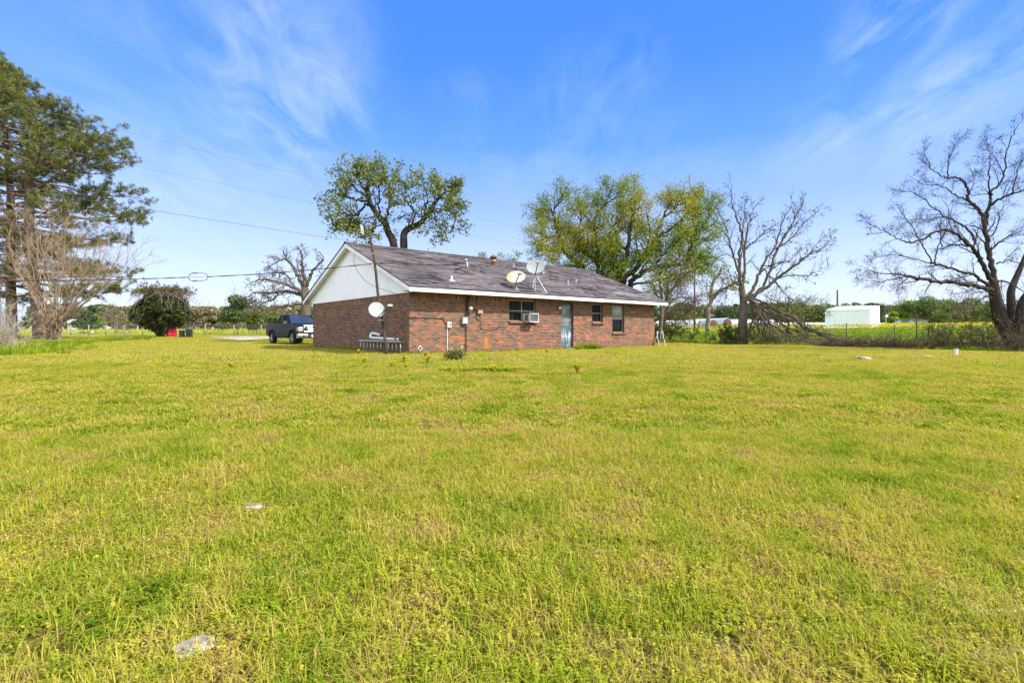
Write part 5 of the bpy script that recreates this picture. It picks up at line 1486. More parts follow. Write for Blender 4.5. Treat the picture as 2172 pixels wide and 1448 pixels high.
def pine(seed, base, trunk_px, d, prof, r0, label, vtop, vlow, nbr, left=1.0):
    """prof: list of (v, reach in metres) read as the crown's outline"""
    T = Tree(seed); rg = T.r
    tr = T.poly([base + Vector((0, 0, -.3)), *[P(u, v, d) for u, v in trunk_px]], r0, .05, 0, jit=.03)
    pts = tr[0]; zs = pts[:, 2]
    tuft = []; tn = []; dead = []; deadn = []
    for i in range(nbr):
        f = (i + rg.random()) / nbr
        v = vlow + (vtop - vlow) * f ** .9
        z = CH - (v - HY) / F * d
        j = int(np.argmin(abs(zs - z))); p = Vector(pts[j]); p.z = z
        reach = np.interp(v, [a for a, _ in prof], [b for _, b in prof]) * rg.uniform(.60, 1.0) * .84
        az = i * 2.39996 + rg.uniform(-.3, .3)
        dirh = Vector((math.cos(az), math.sin(az), 0))
        if dirh.x < 0: reach *= left
        low = v > 440
        rise = (.05 if v < 260 else .06 if v < 420 else -.12) + rg.uniform(-.2, .2)
        if v < 170: rise = .25
        bp = [p]; n = 7
        for k in range(1, n + 1):
            t = k / n
            q = p + dirh * reach * t + Vector((0, 0, reach * (rise * t + .16 * t * t))) + Vector((rg.gauss(0, .12), rg.gauss(0, .12), rg.gauss(0, .10))) * (1 if k < n else .5)
            bp.append(q)
        e = T.poly(bp, max(.03, reach * .017), .02, 1)
        isdead = (470 < v < 560 and rg.random() < .35)
        ns = int((6 if v < 290 else 4) + reach * (1.75 if v < 290 else 1.5))
        for k in range(ns):
            tmin = .25 if v < 250 else .42 if v < 330 else .5
            t = tmin + (1 - tmin) * (k + rg.random()) / ns
            bpts = e[0]; jj = min(len(bpts) - 2, int(t * (len(bpts) - 1))); q = Vector(bpts[jj]).lerp(Vector(bpts[jj + 1]), t * (len(bpts) - 1) - jj)
            sgn = 1 if k % 2 else -1
            sd = (dirh * .75 + Vector((-dirh.y, dirh.x, 0)) * sgn * rg.uniform(.4, 1.1) + Vector((0, 0, rg.uniform(-.3, .85)))).normalized()
            L = min(2.6, reach * .34) * rg.uniform(.5, 1.15) * (1.1 - .5 * t) + .3
            tw = [q]; dv = sd.copy()
            for m in range(4):
                dv = (dv + Vector((rg.gauss(0, .18), rg.gauss(0, .18), rg.gauss(.08, .14)))).normalized(); tw.append(tw[-1] + dv * L / 4)
            T.polys.append((np.array([tuple(x) for x in tw]), np.linspace(.024, .009, 5), 2))
            for m in range(2 + int(L * 4.2)):
                tt = rg.uniform(.35, 1.03) * 4; a = min(3, int(tt)); c = tw[a].lerp(tw[a + 1], tt - a) + Vector((rg.gauss(0, .15), rg.gauss(0, .15), rg.gauss(.05, .14)))
                nr = (dv * .6 + Vector((rg.gauss(0, .5), rg.gauss(0, .5), .7))).normalized()
                if isdead: deadn.append(nr); dead.append(c)
                else:
                    if low and rg.random() < .2: continue
                    tuft.append(c); tn.append(nr)
    t = finish(T, 'pine_tree', label, 'tree', base, [M_barkp, M_barkp], split=0)
    needles('crown', np.array([tuple(x) for x in tuft]), np.array([tuple(x) for x in tn]), .32, M_needle, t, base, seed, per=22)
    if dead: needles('dead_needles', np.array([tuple(x) for x in dead]), np.array([tuple(x) for x in deadn]), .26, M_needled, t, base, seed + 1, per=7)
    return t
d = 48.0
prof = [(115, .3), (140, .6), (170, 1.3), (200, 2.4), (235, 4.0), (262, 6.2), (290, 9.2), (345, 10.2), (385, 11.6), (420, 11.4), (455, 11.2), (480, 9.4), (520, 9.0), (560, 10.0), (590, 11.0), (615, 9.5), (640, 6.5), (655, 4.5)]
pine(71, G(84, d), [(80, 660), (72, 600), (64, 520), (61, 430), (62, 380), (70, 340), (72, 290), (56, 220), (30, 170), (8, 136)], d, prof, .56, 'tall loblolly pine whose open crown spreads right over the bare crape myrtle', 140, 652, 110)
pine(72, G(28, 52), [(24, 640), (22, 520), (22, 400), (14, 330), (10, 250), (2, 170), (-10, 118)], 52, [(v, r * .78) for v, r in prof], .50, 'second tall pine trunk left of the first, cut by the picture edge', 112, 640, 72, .9)

# ---------------------------------------------------------------- crape myrtle, bare, many stems
def c4(x, y): return x / 4.2588, 430 + y / 4.2588
d = 40.0; base = G(108, d)
T = Tree(81)
rg = T.r
cfgm = dict(n=[0, 4, 4, 3], ang=[0, 24, 26, 26], lr=[0, .50, .52, .5], up=[0, .05, .04, .02], seg=.45, wig=.11, max=3, rmin=.0062, maxL=3.6, minL=.6, t0=.3, rr=.42)
stems = [(-420, 200, .3), (-330, 80, -1), (-240, 220, 1.5), (-160, 120, -1.5), (-120, 60, 1), (-60, 260, -.5), (0, 150, 1.8), (60, 240, -1.8), (120, 170, .6), (190, 260, 1.2), (260, 230, -1), (330, 330, .4), (420, 300, -1.6), (520, 340, 1), (660, 330, -.3), (760, 400, .8), (820, 500, -.6), (430, 480, 1.5), (560, 560, -1.2), (300, 480, -2), (-380, 420, 1.2), (-300, 560, -1.4), (100, 420, 2.2), (-60, 480, -2.2)]
for i, (dx, ytop, dz) in enumerate(stems):
    bx = 475 + (dx * .11) * .9; dep = dz
    cl = (i % 5 - 2) * 25
    px = [(475 + cl, 1255), (475 + cl * 1.25 + dx * .04, 1120), (bx + dx * .20, 950), (bx + dx * .52, 720), (475 + dx * .84, (720 + ytop) / 2 + 30), (475 + dx, ytop)]
    e = T.poly(lim(px, 0, 0, 0, (dep * .25, dep * 1.3), c4, d)[0], rg.uniform(.06, .095), .011, 0, jit=.06)
    T.sprout(e, 1, cfgm, k=7, L=4.8, t0=.42)
finish(T, 'crape_myrtle', 'leafless crape myrtle with a fan of many tan stems in front of the pines', 'tree', base, [M_barkt, M_twigr], split=0)
# dead weeds at the far left edge
def deadbrush(name, seed, base, n, Hh, spread, mat, label, cat='brush', lean=0.0, leaf=None, lps=0, lsize=.04, r=.010, wig=.2, deep=.7, kids=5):
    T = Tree(seed); rg = T.r
    for i in range(n):
        a = rg.random() * 6.28; rr = spread * rg.random() ** .6
        p = base + Vector((math.cos(a) * rr, math.sin(a) * rr * deep, 0)); p.z = gz(p.x, p.y) - .03
        dv = Vector((rg.gauss(lean, .35), rg.gauss(0, .3), 1)).normalized()
        T.grow(p, dv, Hh * rg.uniform(.5, 1.1), r * rg.uniform(.7, 1.4), 1, dict(n=[0, 0, kids, 3], ang=[0, 0, 36, 38], lr=[0, 0, .45, .5], up=[0, -.02, -.01, 0], seg=Hh * .16, wig=wig, max=3, rmin=.0045, t0=.25, minL=.12))
    t = thing(name, label, cat, base)
    T.mesh(base, 0, 9, (6, 5, 4, 3, 3)).build('stems', mat, t, off=base, recalc=False)
    if leaf is not None:
        lp = T.leafpts(2, lps, .03)
        if len(lp): leaf_mesh('foliage', lp, lsize, leaf, t, base, seed)
    return t
deadbrush('dead_brush', 91, G(2, 20.5), 34, 1.7, .9, M_twigp, 'pale dead weed stalks tangled at the left edge of the lawn', lean=.15)
deadbrush('dead_brush', 92, G(0, 27), 50, 3.0, 1.7, M_twigb, 'taller brown dead brush behind the pale stalks at the left edge')
deadbrush('dead_brush', 93, G(-45, 22), 40, 2.5, 1.6, M_twigp, 'dry grey brush partly cut off by the left picture edge')
deadbrush('bare_shrub', 94, G(243, 48), 14, 3.4, .5, M_twigr, 'single small leafless shrub standing in the lawn left of the dark bush', lean=.25, kids=6)

# ---------------------------------------------------------------- dark bush smothered in dead vines
d = 60.0; base = G(341, d)
M_mag = leaf_mat('dark_glossy_leaves', [(0, (0.03, 0.045, 0.015)), (.5, (0.072, 0.095, 0.030)), (.85, (0.13, 0.14, 0.05)), (1.0, (0.22, 0.10, 0.05))], .15, .35)
T = Tree(101); rg = T.r
cfgu = dict(n=[0, 6, 6, 5], ang=[0, 40, 45, 45], lr=[0, .6, .55, .5], up=[0, .02, 0, 0], seg=.4, wig=.2, max=3, rmin=.012, maxL=2.4, minL=.4, t0=.2)
for i in range(7):
    a = i * .9
    e = T.poly([base + Vector((.2 * math.cos(a), .2 * math.sin(a), -.2)), base + Vector((.5 * math.cos(a), .5 * math.sin(a), .8)), base + Vector((1.5 * math.cos(a), 1.4 * math.sin(a), 2.4)), base + Vector((1.9 * math.cos(a), 1.8 * math.sin(a), 4.2))], .13, .04, 0, jit=.05)
    T.sprout(e, 1, cfgu, k=7, L=3.0)
bush = finish(T, 'vine_covered_bush', 'dense dark rounded bush draped with pale dead vines beside the red barrels', 'bush', base, [M_barkd, M_barkd])
rs = np.random.RandomState(7); n = 26000
q = rs.normal(0, 1, (n, 3)); q /= np.linalg.norm(q, axis=1, keepdims=True)
rad = rs.uniform(.55, 1.0, (n, 1)) ** .5
ctr = np.array(tuple(base)) + np.array([0, 0, 2.75])
ax = np.array([2.75, 2.6, 2.55])
pos = q * rad * ax
lump = np.array([.7 * noise.noise(Vector(x * .75) + Vector((1, 3, 0))) + .6 * noise.noise(Vector(x * 1.6) + Vector((5, 0, 0))) for x in pos])
pos *= (1 + .5 * lump[:, None]); pos[:, 0] += .25 * (pos[:, 2] > .3)
tp = np.clip((-.3 - pos[:, 2]) / 2.2, 0, 1) * .62; pos[:, 0] *= 1 - tp; pos[:, 1] *= 1 - tp
keep = (lump > -.42) | (rs.uniform(0, 1, n) < .4)
leaf_mesh('crown', (ctr + pos)[keep], .12, M_mag, bush, base, 8, tint_amp=.7)
mbv = MB()
for i in range(120):
    a = rg.uniform(0, 6.28); p = ctr + np.array([rg.gauss(0, 1.3) + .4, rg.gauss(0, 1.3), 2.3 + rg.uniform(-.3, .3)])
    pts = [Vector(p)]; dv = Vector((math.cos(a) + .3, math.sin(a) - .2, .2)).normalized()
    for k in range(9):
        dv = (dv + Vector((rg.gauss(0, .28), rg.gauss(0, .28), rg.gauss(-.22, .22)))).normalized()
        pn = pts[-1] + dv * .34
        rel = np.array(tuple(pn)) - ctr; qn = np.linalg.norm(rel / (ax * 1.03))
        if qn < 1: pn = Vector(ctr + rel / qn)
        pts.append(pn)
    mbv.tube(pts, np.linspace(.022, .009, len(pts)), 3, cap=False)
mbv.build('dead_vines', M_twigv, bush, off=base, recalc=False)
T = Tree(103); 
for i in range(95):
    a = T.r.uniform(0, 6.28); p = ctr + np.array([T.r.gauss(0.2, 1.2), T.r.gauss(0, 1.2), 2.0])
    T.grow(p, Vector((T.r.gauss(.15, .5), T.r.gauss(0, .4), .9)), T.r.uniform(.8, 1.7), .02, 1, dict(n=[0, 0, 5, 4], ang=[0, 0, 40, 40], lr=[0, 0, .5, .5], up=[0, .0, 0, 0], seg=.25, wig=.2, max=3, rmin=.008, t0=.3, minL=.2))
T.mesh(base, 0, 9).build('top_twigs', M_twigb, bush, off=base, recalc=False)
lp = T.leafpts(2, 6, .07); leaf_mesh('top_leaves', lp, .085, M_bud, bush, base, 9)
# ================================================================== FIELD: HAY, SHEDS, POLES, FENCES
M_wrap = simple('white_bale_wrap', (0.62, 0.62, 0.60), .4, var=.15, scale=2, bump=.2, bscale=6)
M_hay = simple('hay_end', (0.17, 0.105, 0.065), .95, var=.5, scale=10, bump=.6, bscale=25)
def bale_row(u, v, dia_px, length, ang, label, d=98.0, end=True):
    p = G(u, d); r = dia_px * 1.12 / F * d / 2; p.z += .22
    t = thing('hay_bale_row', label, 'hay bales', p, ang, 'white wrapped rows of round hay bales')
    nb = max(1, int(length / 1.25)); prof = []
    for k in range(nb):
        z0 = length * k / nb; z1 = length * (k + 1) / nb
        prof += [(r * .93, z0 + .02), (r * 1.0, z0 + .15), (r * 1.0, z1 - .15), (r * .93, z1 - .02)]
    M = Matrix.Translation((0, 0, r * .93)) @ Matrix.Rotation(R(-90), 4, 'X')
    MB().lathe(prof, 26, M).lathe([(r * .93, length - .02), (0, length)], 26, M).build('plastic_wrap', M_wrap, t, smooth=True)
    pr = [(r * .93, .02), (r * .86, -.05), (r * .5, -.10), (0, -.12)]
    MB().lathe(pr, 26, M).build('hay_end', M_hay if end else M_wrap, t, smooth=True)
bale_row(1482, 696, 16.5, 20, R(62), 'left wrapped hay row with brown bale end, its long white side showing')
bale_row(1513.5, 696, 18, 14, R(14), 'middle wrapped hay row with a round brown bale end facing the lawn')
bale_row(1543.5, 696, 20, 14, R(14), 'right wrapped hay row with a round brown bale end facing the lawn')
bale_row(1640, 696, 16, 11, R(88), 'white wrapped hay row seen side on behind the bare tree', 104, False)
bale_row(1752, 694, 9, 14, R(90), 'low grey white wrapped row beyond the fallen limb left of the shed', 128, False)
bale_row(1902, 694, 8, 6, R(90), 'short low white wrapped row between the white shed and the grey shed', 128, False)
# white metal shed
M_met = simple('white_ribbed_metal', (0.60, 0.65, 0.71), .6, var=.06, scale=.6)
M_metroof = simple('white_roof_metal', (0.60, 0.61, 0.61), .5, var=.12, scale=.8)
def shed():
    d = 86.0
    A = G(1750, d + 2); B = G(1845, d); Cc = G(1866, d + 6.5)
    zg = B.z; t = thing('metal_shed', 'large white ribbed metal shed with low pitched roof in the yellow field', 'shed', (B.x, B.y, zg))
    zA = CH + (HY - 658.5) / F * A.y - zg; zB = CH + (HY - 657) / F * B.y - zg; zC = CH + (HY - 648.5) / F * Cc.y - zg
    o = Vector((B.x, B.y, 0)); a = A - o; c = Cc - o; a.z = c.z = 0
    e = a + c
    zE = zA + (zC - zB)
    mb = MB()
    def wall(p, q, zp, zq):
        n = max(2, int((q - p).length / .22))
        nr = (q - p).normalized(); nn = Vector((nr.y, -nr.x, 0))
        vs = []; fs = []
        for i in range(n + 1):
            f = i / n; x = p.lerp(q, f); x2 = x + nn * (.008 if i % 4 == 0 else 0)
            vs += [(x2.x, x2.y, -.5), (x2.x, x2.y, zp + (zq - zp) * f)]
        for i in range(n): fs.append((2 * i, 2 * i + 2, 2 * i + 3, 2 * i + 1))
        return MB().add(vs, fs).build('wall', M_met, t)
    z0 = Vector((0, 0, 0))
    wall(a, z0, zA, zB); wall(z0, c, zB, zC); wall(c, e, zC, zE); wall(e, a, zE, zA)
    q = [Vector((*a.xy, zA)), Vector((0, 0, zB)), Vector((*c.xy, zC)), Vector((*e.xy, zE))]
    ctr = sum(q, Vector()) / 4
    qq = [ctr + (x - ctr) * 1.006 + Vector((0, 0, .06)) for x in q]; lo = [x - Vector((0, 0, .12)) for x in qq]
    MB().add(qq + lo, [(0, 1, 2, 3), (7, 6, 5, 4), (0, 4, 5, 1), (1, 5, 6, 2), (2, 6, 7, 3), (3, 7, 4, 0)]).build('roof', M_metroof, t)
    mb = MB()
    for k in range(12):
        f = (k + .5) / 12; s_ = qq[0].lerp(qq[1], f); e_ = qq[3].lerp(qq[2], f); mb.tube([s_ + Vector((0, 0, .02)), e_ + Vector((0, 0, .02))], .03, 4)
    mb.build('roof_ribs', M_metroof, t)
shed()
def lowshed():
    d = 118.0; A = G(1897.5, d); B = G(1969.5, d); zg = A.z
    t = thing('low_shed', 'low open sided shed with blue grey metal sheets and dark flat roof', 'shed', A)
    Wd = B.x - A.x; h = 16.5 / F * d
    mats = [simple('sheet_blue', (.36, .43, .50), .45, var=.2), simple('sheet_grey', (.55, .60, .64), .45, var=.15), simple('sheet_dark', (.20, .25, .32), .5, var=.2)]
    xs = [0, .08, .20, .42, .55, .74, .97]; mi = [0, 1, 2, 1, 0, 1]
    for i in range(6):
        mb = MB(); n = max(2, int((xs[i + 1] - xs[i]) * Wd / .25)); vs = []; fs = []
        for k in range(n + 1):
            x = (xs[i] + (xs[i + 1] - xs[i]) * k / n) * Wd; vs += [(x, .04 * (k % 2) + .01 * i, -.4), (x, .04 * (k % 2) + .01 * i, h * .93)]
        for k in range(n): fs.append((2 * k, 2 * k + 2, 2 * k + 3, 2 * k + 1))
        MB().add(vs, fs).build('metal_sheet', mats[mi[i]], t)
    MB().box((Wd * .5, 2.0, h), (Wd * 1.06, 4.6, .14), Matrix.Rotation(R(1.0), 3, 'Y')).build('roof', simple('shed_roof', (.20, .17, .15), .8), t)
    for x in (.0, .5, 1.0):
        MB().bx(Wd * x - .07, Wd * x + .07, 3.9, 4.05, -.4, h).build('post', M_barkd, t)
lowshed()
d = 150; p = G(1879, 112)
t = thing('basketball_hoop', 'white basketball backboard on a thin post in front of the round green tree', 'backboard', p)
hh = 25 / F * 112
MB().tube([(0, 0, -.3), (0, 0, hh * .8), (-.0, -.3, hh)], .05, 8).build('post', M_pipew, t)
MB().prism([(-.5, 0), (.5, 0), (.5, .35), (.35, .58), (.1, .65), (-.1, .65), (-.35, .58), (-.5, .35)], lambda a, b, s: (a * .62, -.3 + s, hh - .3 + b * .9), 0, .05).build('board', M_pipew, t)
p = G(1999, 105); t = thing('stone_trough', 'small grey block and brown box in the yellow field right of the grey shed', 'trough', p)
MB().bx(-.9, .7, -.4, .4, -.2, .75).build('block', M_conc, t, bevel=.05)
MB().bx(-.1, .55, -.44, -.405, .1, .6).build('opening', M_rust, t)
# far pole by the shed and reddish utility pole
def upole(u, d, vt, r, label, mat, arms=False, vg=None):
    p = G(u, d); t = thing('utility_pole', label, 'utility pole', p); h = CH + (HY - vt) / F * d - p.z
    MB().tube([(0, 0, -.3), (.03, 0, h * .5), (0, 0, h)], [r, r * .88, r * .75], 10).build('pole_shaft', mat, t, smooth=True)
    if arms:
        MB().box((0, -.12, h - .5), (2.0, .1, .12)).build('crossarm', mat, t, bevel=.01)
    for s in (-1, 1):
        MB().lathe([(0, -.0), (.06, .02), (.09, .1), (.05, .2), (0, .22)], 10, Matrix.Translation((s * (.85 if arms else r * 1.3), -.1 if arms else 0, h - (.44 if arms else .1)))).build('insulator', M_steelg, t, smooth=True)
M_poler = bark_mat('red_brown_pole', (0.20, 0.10, 0.065), (0.09, 0.045, 0.03), 1.5, .3)
upole(1473, 75, 552, .15, 'reddish brown utility pole rising through the elm foliage right of the house', M_poler, True)
upole(1776, 140, 615, .26, 'dark bare pole standing behind the left end of the white shed', M_pole)
# ---------------------------------------------------------------- fences
M_post = bark_mat('grey_fence_post', (0.34, 0.29, 0.22), (0.17, 0.14, 0.10), 2, .3)
def wire_fence(name, label, posts, hs, mat_post, wz, r_post, rw=.012, rails=False):
    p0 = posts[0]; t = thing(name, label, 'fence', p0)
    for p, h in zip(posts, hs):
        q = p - p0
        MB().tube([q + Vector((0, 0, -.2)), q + Vector((.01, 0, h))], [r_post, r_post * .92], 8).build('post', mat_post, t, smooth=True)
    for z in wz:
        mb = MB(); pts = []
        for i in range(len(posts) - 1):
            for k in range(5):
                f = k / 5; q = posts[i].lerp(posts[i + 1], f) - p0
                pts.append(q + Vector((0, 0, z * (hs[i] + (hs[i + 1] - hs[i]) * f) - .03 * math.sin(f * math.pi))))
        pts.append(posts[-1] - p0 + Vector((0, 0, z * hs[-1])))
        mb.tube(pts, rw, 4, cap=False).build('wire', M_galv, t)
    return t
pu = [100, 150, 188, 225, 264, 303, 338, 374, 435, 496, 554, 605, 660]
wire_fence('wire_fence', 'long wire fence of grey wooden posts along the yellow field behind the trash cans', [G(u, 74) for u in pu], [1.5] * len(pu), M_post, (.12, .3, .48, .66, .82, .97), .085, .016)
# second far fence, white rails, at the left
pu = [160, 172, 186, 200, 214, 228, 244, 260, 276, 292]
wire_fence('rail_fence', 'low pale rail fence far off at the edge of the field on the left', [G(u, 108) for u in pu], [1.3] * len(pu), M_pipew, (.35, .62, .95), .06, .035)
# white house corner among left trees and little white marker post
p = G(160, 100); t = thing('white_outbuilding', 'low white outbuilding half hidden behind the crape myrtle', 'outbuilding', p)
MB().bx(-1.6, .6, 0, 4, -.3, 2.0).build('wall', M_met, t)
MB().prism([(-2.0, 1.9), (2.6, 1.9), (2.5, 2.1), (-.4, 2.7), (-1.9, 2.15)], lambda a, b, s: (a, s, b), -.4, 4.4).build('roof', M_metroof, t)
p = G(196, 57); t = thing('marker_post', 'short white marker post with dark band standing in the lawn on the left', 'post', p)
MB().tube([(0, 0, -.1), (0, 0, .72)], .07, 10).build('post_shaft', M_pipew, t, smooth=True)
MB().lathe([(.075, .28), (.08, .3), (.08, .44), (.075, .46)], 10).build('band', M_black, t)
# right fence line: T posts and wire half lost in brush
fl = [(2200, 21.4), (2085, 23.2), (1990, 24.8), (1897, 26.4), (1795, 29.0), (1713, 31.3), (1633, 34.0), (1560, 36.0), (1497, 38.8), (1445, 41.0)]
M_tpost = simple('dark_steel_post', (.025, .028, .022), .6)
wire_fence('wire_fence', 'rusty wire fence on thin dark steel posts along the brushy right lawn edge', [G(u, d) for u, d in fl], [1.35, 1.2, 1.25, 1.2, 1.3, 1.35, 1.3, 1.3, 1.3, 1.3], M_tpost, (.3, .6, .9), .028, .006)

# ---------------------------------------------------------------- brush along the right fence line
M_brl = leaf_mat('bramble_leaves', [(0, (0.05, 0.075, 0.014)), (.5, (0.13, 0.165, 0.03)), (1, (0.25, 0.25, 0.07))], .3)
def shrub(seed, u, d, n, Hh, spread, mat, label, leaf, lps, lsize, name='bramble_shrub', cat='shrub', **k):
    return deadbrush(name, seed, G(u, d), n, Hh, spread, mat, label, cat, leaf=leaf, lps=lps, lsize=lsize, **k)
shrub(201, 1418, 36, 34, 1.9, 1.5, M_twigb, 'dense dark green shrub against the trees just right of the step ladder', M_brl, 22, .055)
shrub(202, 1462, 37.5, 14, .9, 2.2, M_twigb, 'low thin bramble in front of the left hay row', M_brl, 8, .05)
shrub(203, 1508, 36.5, 12, .85, 2.0, M_twigb, 'low twiggy bramble in front of the brown hay bale ends', M_brl, 7, .05)
shrub(204, 1551, 33.5, 40, 1.25, .9, M_twigb, 'small dark evergreen shrub at the left foot of the bare broken tree', M_brl, 38, .05)
shrub(205, 1612, 32.0, 26, .9, 1.7, M_twigb, 'low brush under the fallen limb spray, right of the bare trunk', M_brl, 8, .045)
shrub(206, 1905, 25.4, 7, 1.3, 1.8, M_twigb, 'thin bare bramble in front of the grey shed', M_brl, 3, .035, kids=5)
shrub(207, 1990, 24.2, 10, 1.2, 1.0, M_twigb, 'twiggy half green bramble left of the white standpipe', M_brl, 7, .035)
shrub(208, 2026, 23.5, 22, 1.4, 1.2, M_twigb, 'thick green bramble behind the white standpipe', M_brl, 14, .036)
shrub(209, 2074, 22.8, 24, 1.5, 1.1, M_twigb, 'tangled green bramble at the left foot of the big bare tree', M_brl, 14, .036)
shrub(210, 2165, 20.8, 24, 1.5, .8, M_twigb, 'bare brown suckers round the base of the big bare tree', M_brl, 4, .03)
for (sd, u, d, h, lb) in ((221, 1940, 24.6, 2.6, 'thin upright dead sapling in the brush in front of the grey shed'), (222, 1795 + 170, 24.2, 2.4, 'bare leaning sapling in the brush right of the grey shed'), (223, 1622, 31.0, 2.6, 'dead upright stem standing in the middle of the fallen branches')):
    T = Tree(sd); b = G(u, d)
    T.grow(b, Vector((.1, 0, 1)), h * .85, .03, 0, dict(n=[0, 5, 2], ang=[0, 45, 40], lr=[0, .4, .5], up=[0, .05, 0], seg=.3, wig=.08, max=2, rmin=.006, t0=.3, minL=.2))
    finish(T, 'dead_sapling', lb, 'sapling', b, [M_barkd, M_twigb], split=0)
# long mound of dead vines under the wire
def vine_mound(label, pts_uvd, seed, n, h, w):
    rg = random.Random(seed); path = smooth_path([G(u, d) for u, d in pts_uvd], 10)
    mb = MB()
    for i in range(n):
        j = rg.randrange(len(path) - 1); p = path[j].lerp(path[j + 1], rg.random()); tg = (path[j + 1] - path[j]).normalized()
        c = p + Vector((rg.gauss(0, w), rg.gauss(0, w), 0)); c.z = gz(c.x, c.y) + h * abs(rg.gauss(.2, .42))
        pts = []; dv = (tg * rg.uniform(-1, 1) + Vector((rg.gauss(0, .4), rg.gauss(0, .4), rg.gauss(.1, .5)))).normalized()
        for k in range(6):
            pts.append(c.copy()); dv = (dv + Vector((rg.gauss(0, .3), rg.gauss(0, .3), rg.gauss(-.1, .3)))).normalized(); c = c + dv * .16
            c.z = max(c.z, gz(c.x, c.y) + .01)
        mb.tube(pts, np.linspace(.010, .005, 6), 3, cap=False)
    o = mb.build('vine_mound', M_twigb, None, recalc=False); tag(o, label, 'vine mound')
vine_mound('long low mound of dark dead vines smothering the fence between shed and brambles', [(1745, 27.6), (1795, 26.6), (1850, 25.6), (1900, 24.6), (1990, 23.4)], 231, 1500, .34, .20)
vine_mound('dark heap of dead vines beside the big bare tree trunk', [(2010, 23.2), (2060, 22.6), (2120, 21.6), (2200, 20.4)], 232, 500, .4, .3)
vine_mound('thin line of dead vines and litter under the fallen limb', [(1570, 33.5), (1640, 31.5), (1700, 30.5), (1750, 29)], 233, 320, .16, .3)

# ================================================================== DISTANT TREES AND WOODLAND
M_far = [leaf_mat('far_leaves_olive', [(0, (0.066, 0.090, 0.031)), (.5, (0.159, 0.197, 0.055)), (1, (0.319, 0.337, 0.094))], .3, obj_rand=.3),
         leaf_mat('far_leaves_green', [(0, (0.066, 0.112, 0.026)), (.5, (0.159, 0.253, 0.041)), (1, (0.337, 0.449, 0.066))], .3, obj_rand=.3),
         leaf_mat('far_leaves_brown', [(0, (0.103, 0.085, 0.053)), (.5, (0.243, 0.197, 0.112)), (1, (0.413, 0.328, 0.188))], .2, obj_rand=.3),
         leaf_mat('far_leaves_dark', [(0, (0.035, 0.055, 0.022)), (.5, (0.078, 0.116, 0.038)), (1, (0.159, 0.206, 0.066))], .2, obj_rand=.3),
         leaf_mat('far_leaves_bright', [(0, (0.131, 0.225, 0.022)), (.5, (0.280, 0.449, 0.031)), (1, (0.487, 0.636, 0.055))], .4)]
def crown_cloud(rs, n, w, h, z0, lobes=9, fill=.5, top=1.0):
    """leaf positions of an uneven crown made of clumps"""
    out = []
    for k in range(lobes):
        a = rs.uniform(0, 6.28); rr = w * .62 * rs.uniform(0, 1) ** .5; f = rs.uniform(.0, 1)
        c = np.array([math.cos(a) * rr * (1 - .45 * f), math.sin(a) * rr * (1 - .45 * f), z0 + (h - z0) * (.12 + .72 * f)])
        s_ = np.array([1, 1, .62]) * w * rs.uniform(.26, .46)
        q = rs.normal(0, 1, (n // lobes, 3)); q /= np.linalg.norm(q, axis=1, keepdims=True)
        out.append(c + q * s_ * rs.uniform(.45, 1.05, (n // lobes, 1)) ** .6)
    return np.concatenate(out)
def far_tree(seed, loc, h, w, mat, name, label, group=None, z0=.25, n=2200, leaf=.2, trunk=True, lobes=9, bark=None, bare=False, cat='tree'):
    rs = np.random.RandomState(seed)
    t = thing(name, label, cat, loc, rs.uniform(0, 6.28), group)
    T = Tree(seed)
    zc = h * z0
    e = T.poly([(0, 0, -.3), (.04 * h * rs.uniform(-1, 1), 0, h * .3), (0, .03 * h * rs.uniform(-1, 1), h * .62), (0, 0, h * .88)], h * .028, h * .006, 0, jit=.02)
    T.sprout(e, 1, dict(n=[0, 9, 6 if bare else 4, 4], ang=[0, 48, 42, 40], lr=[0, .5, .5, .5], up=[0, .05, .02, 0], seg=h * .06, wig=.14, max=3 if bare else 2, rmin=.018, t0=.25), k=12, L=w * 1.25, t0=.25)
    T.mesh(None, 0, 0).build('trunk', bark or M_barkg, t, smooth=True, recalc=False)
    T.mesh(None, 1, 9, (8, 5, 4, 3, 3)).build('branches', bark or M_barkg, t, recalc=False)
    if mat is not None:
        if bare: c = T.leafpts(2, 3, .15)
        else: c = crown_cloud(rs, n, w * .49, h, zc, lobes)
        if len(c): leaf_mesh('crown', c, leaf, mat, t, (0, 0, 0), seed, tint_scale=h * .14, tint_amp=.7)
    return t
def top2h(u, d, v):
    p = G(u, d); return p, CH + (HY - v) / F * d - p.z
rgf = random.Random(77)
LB = 'trees along the far field edge'
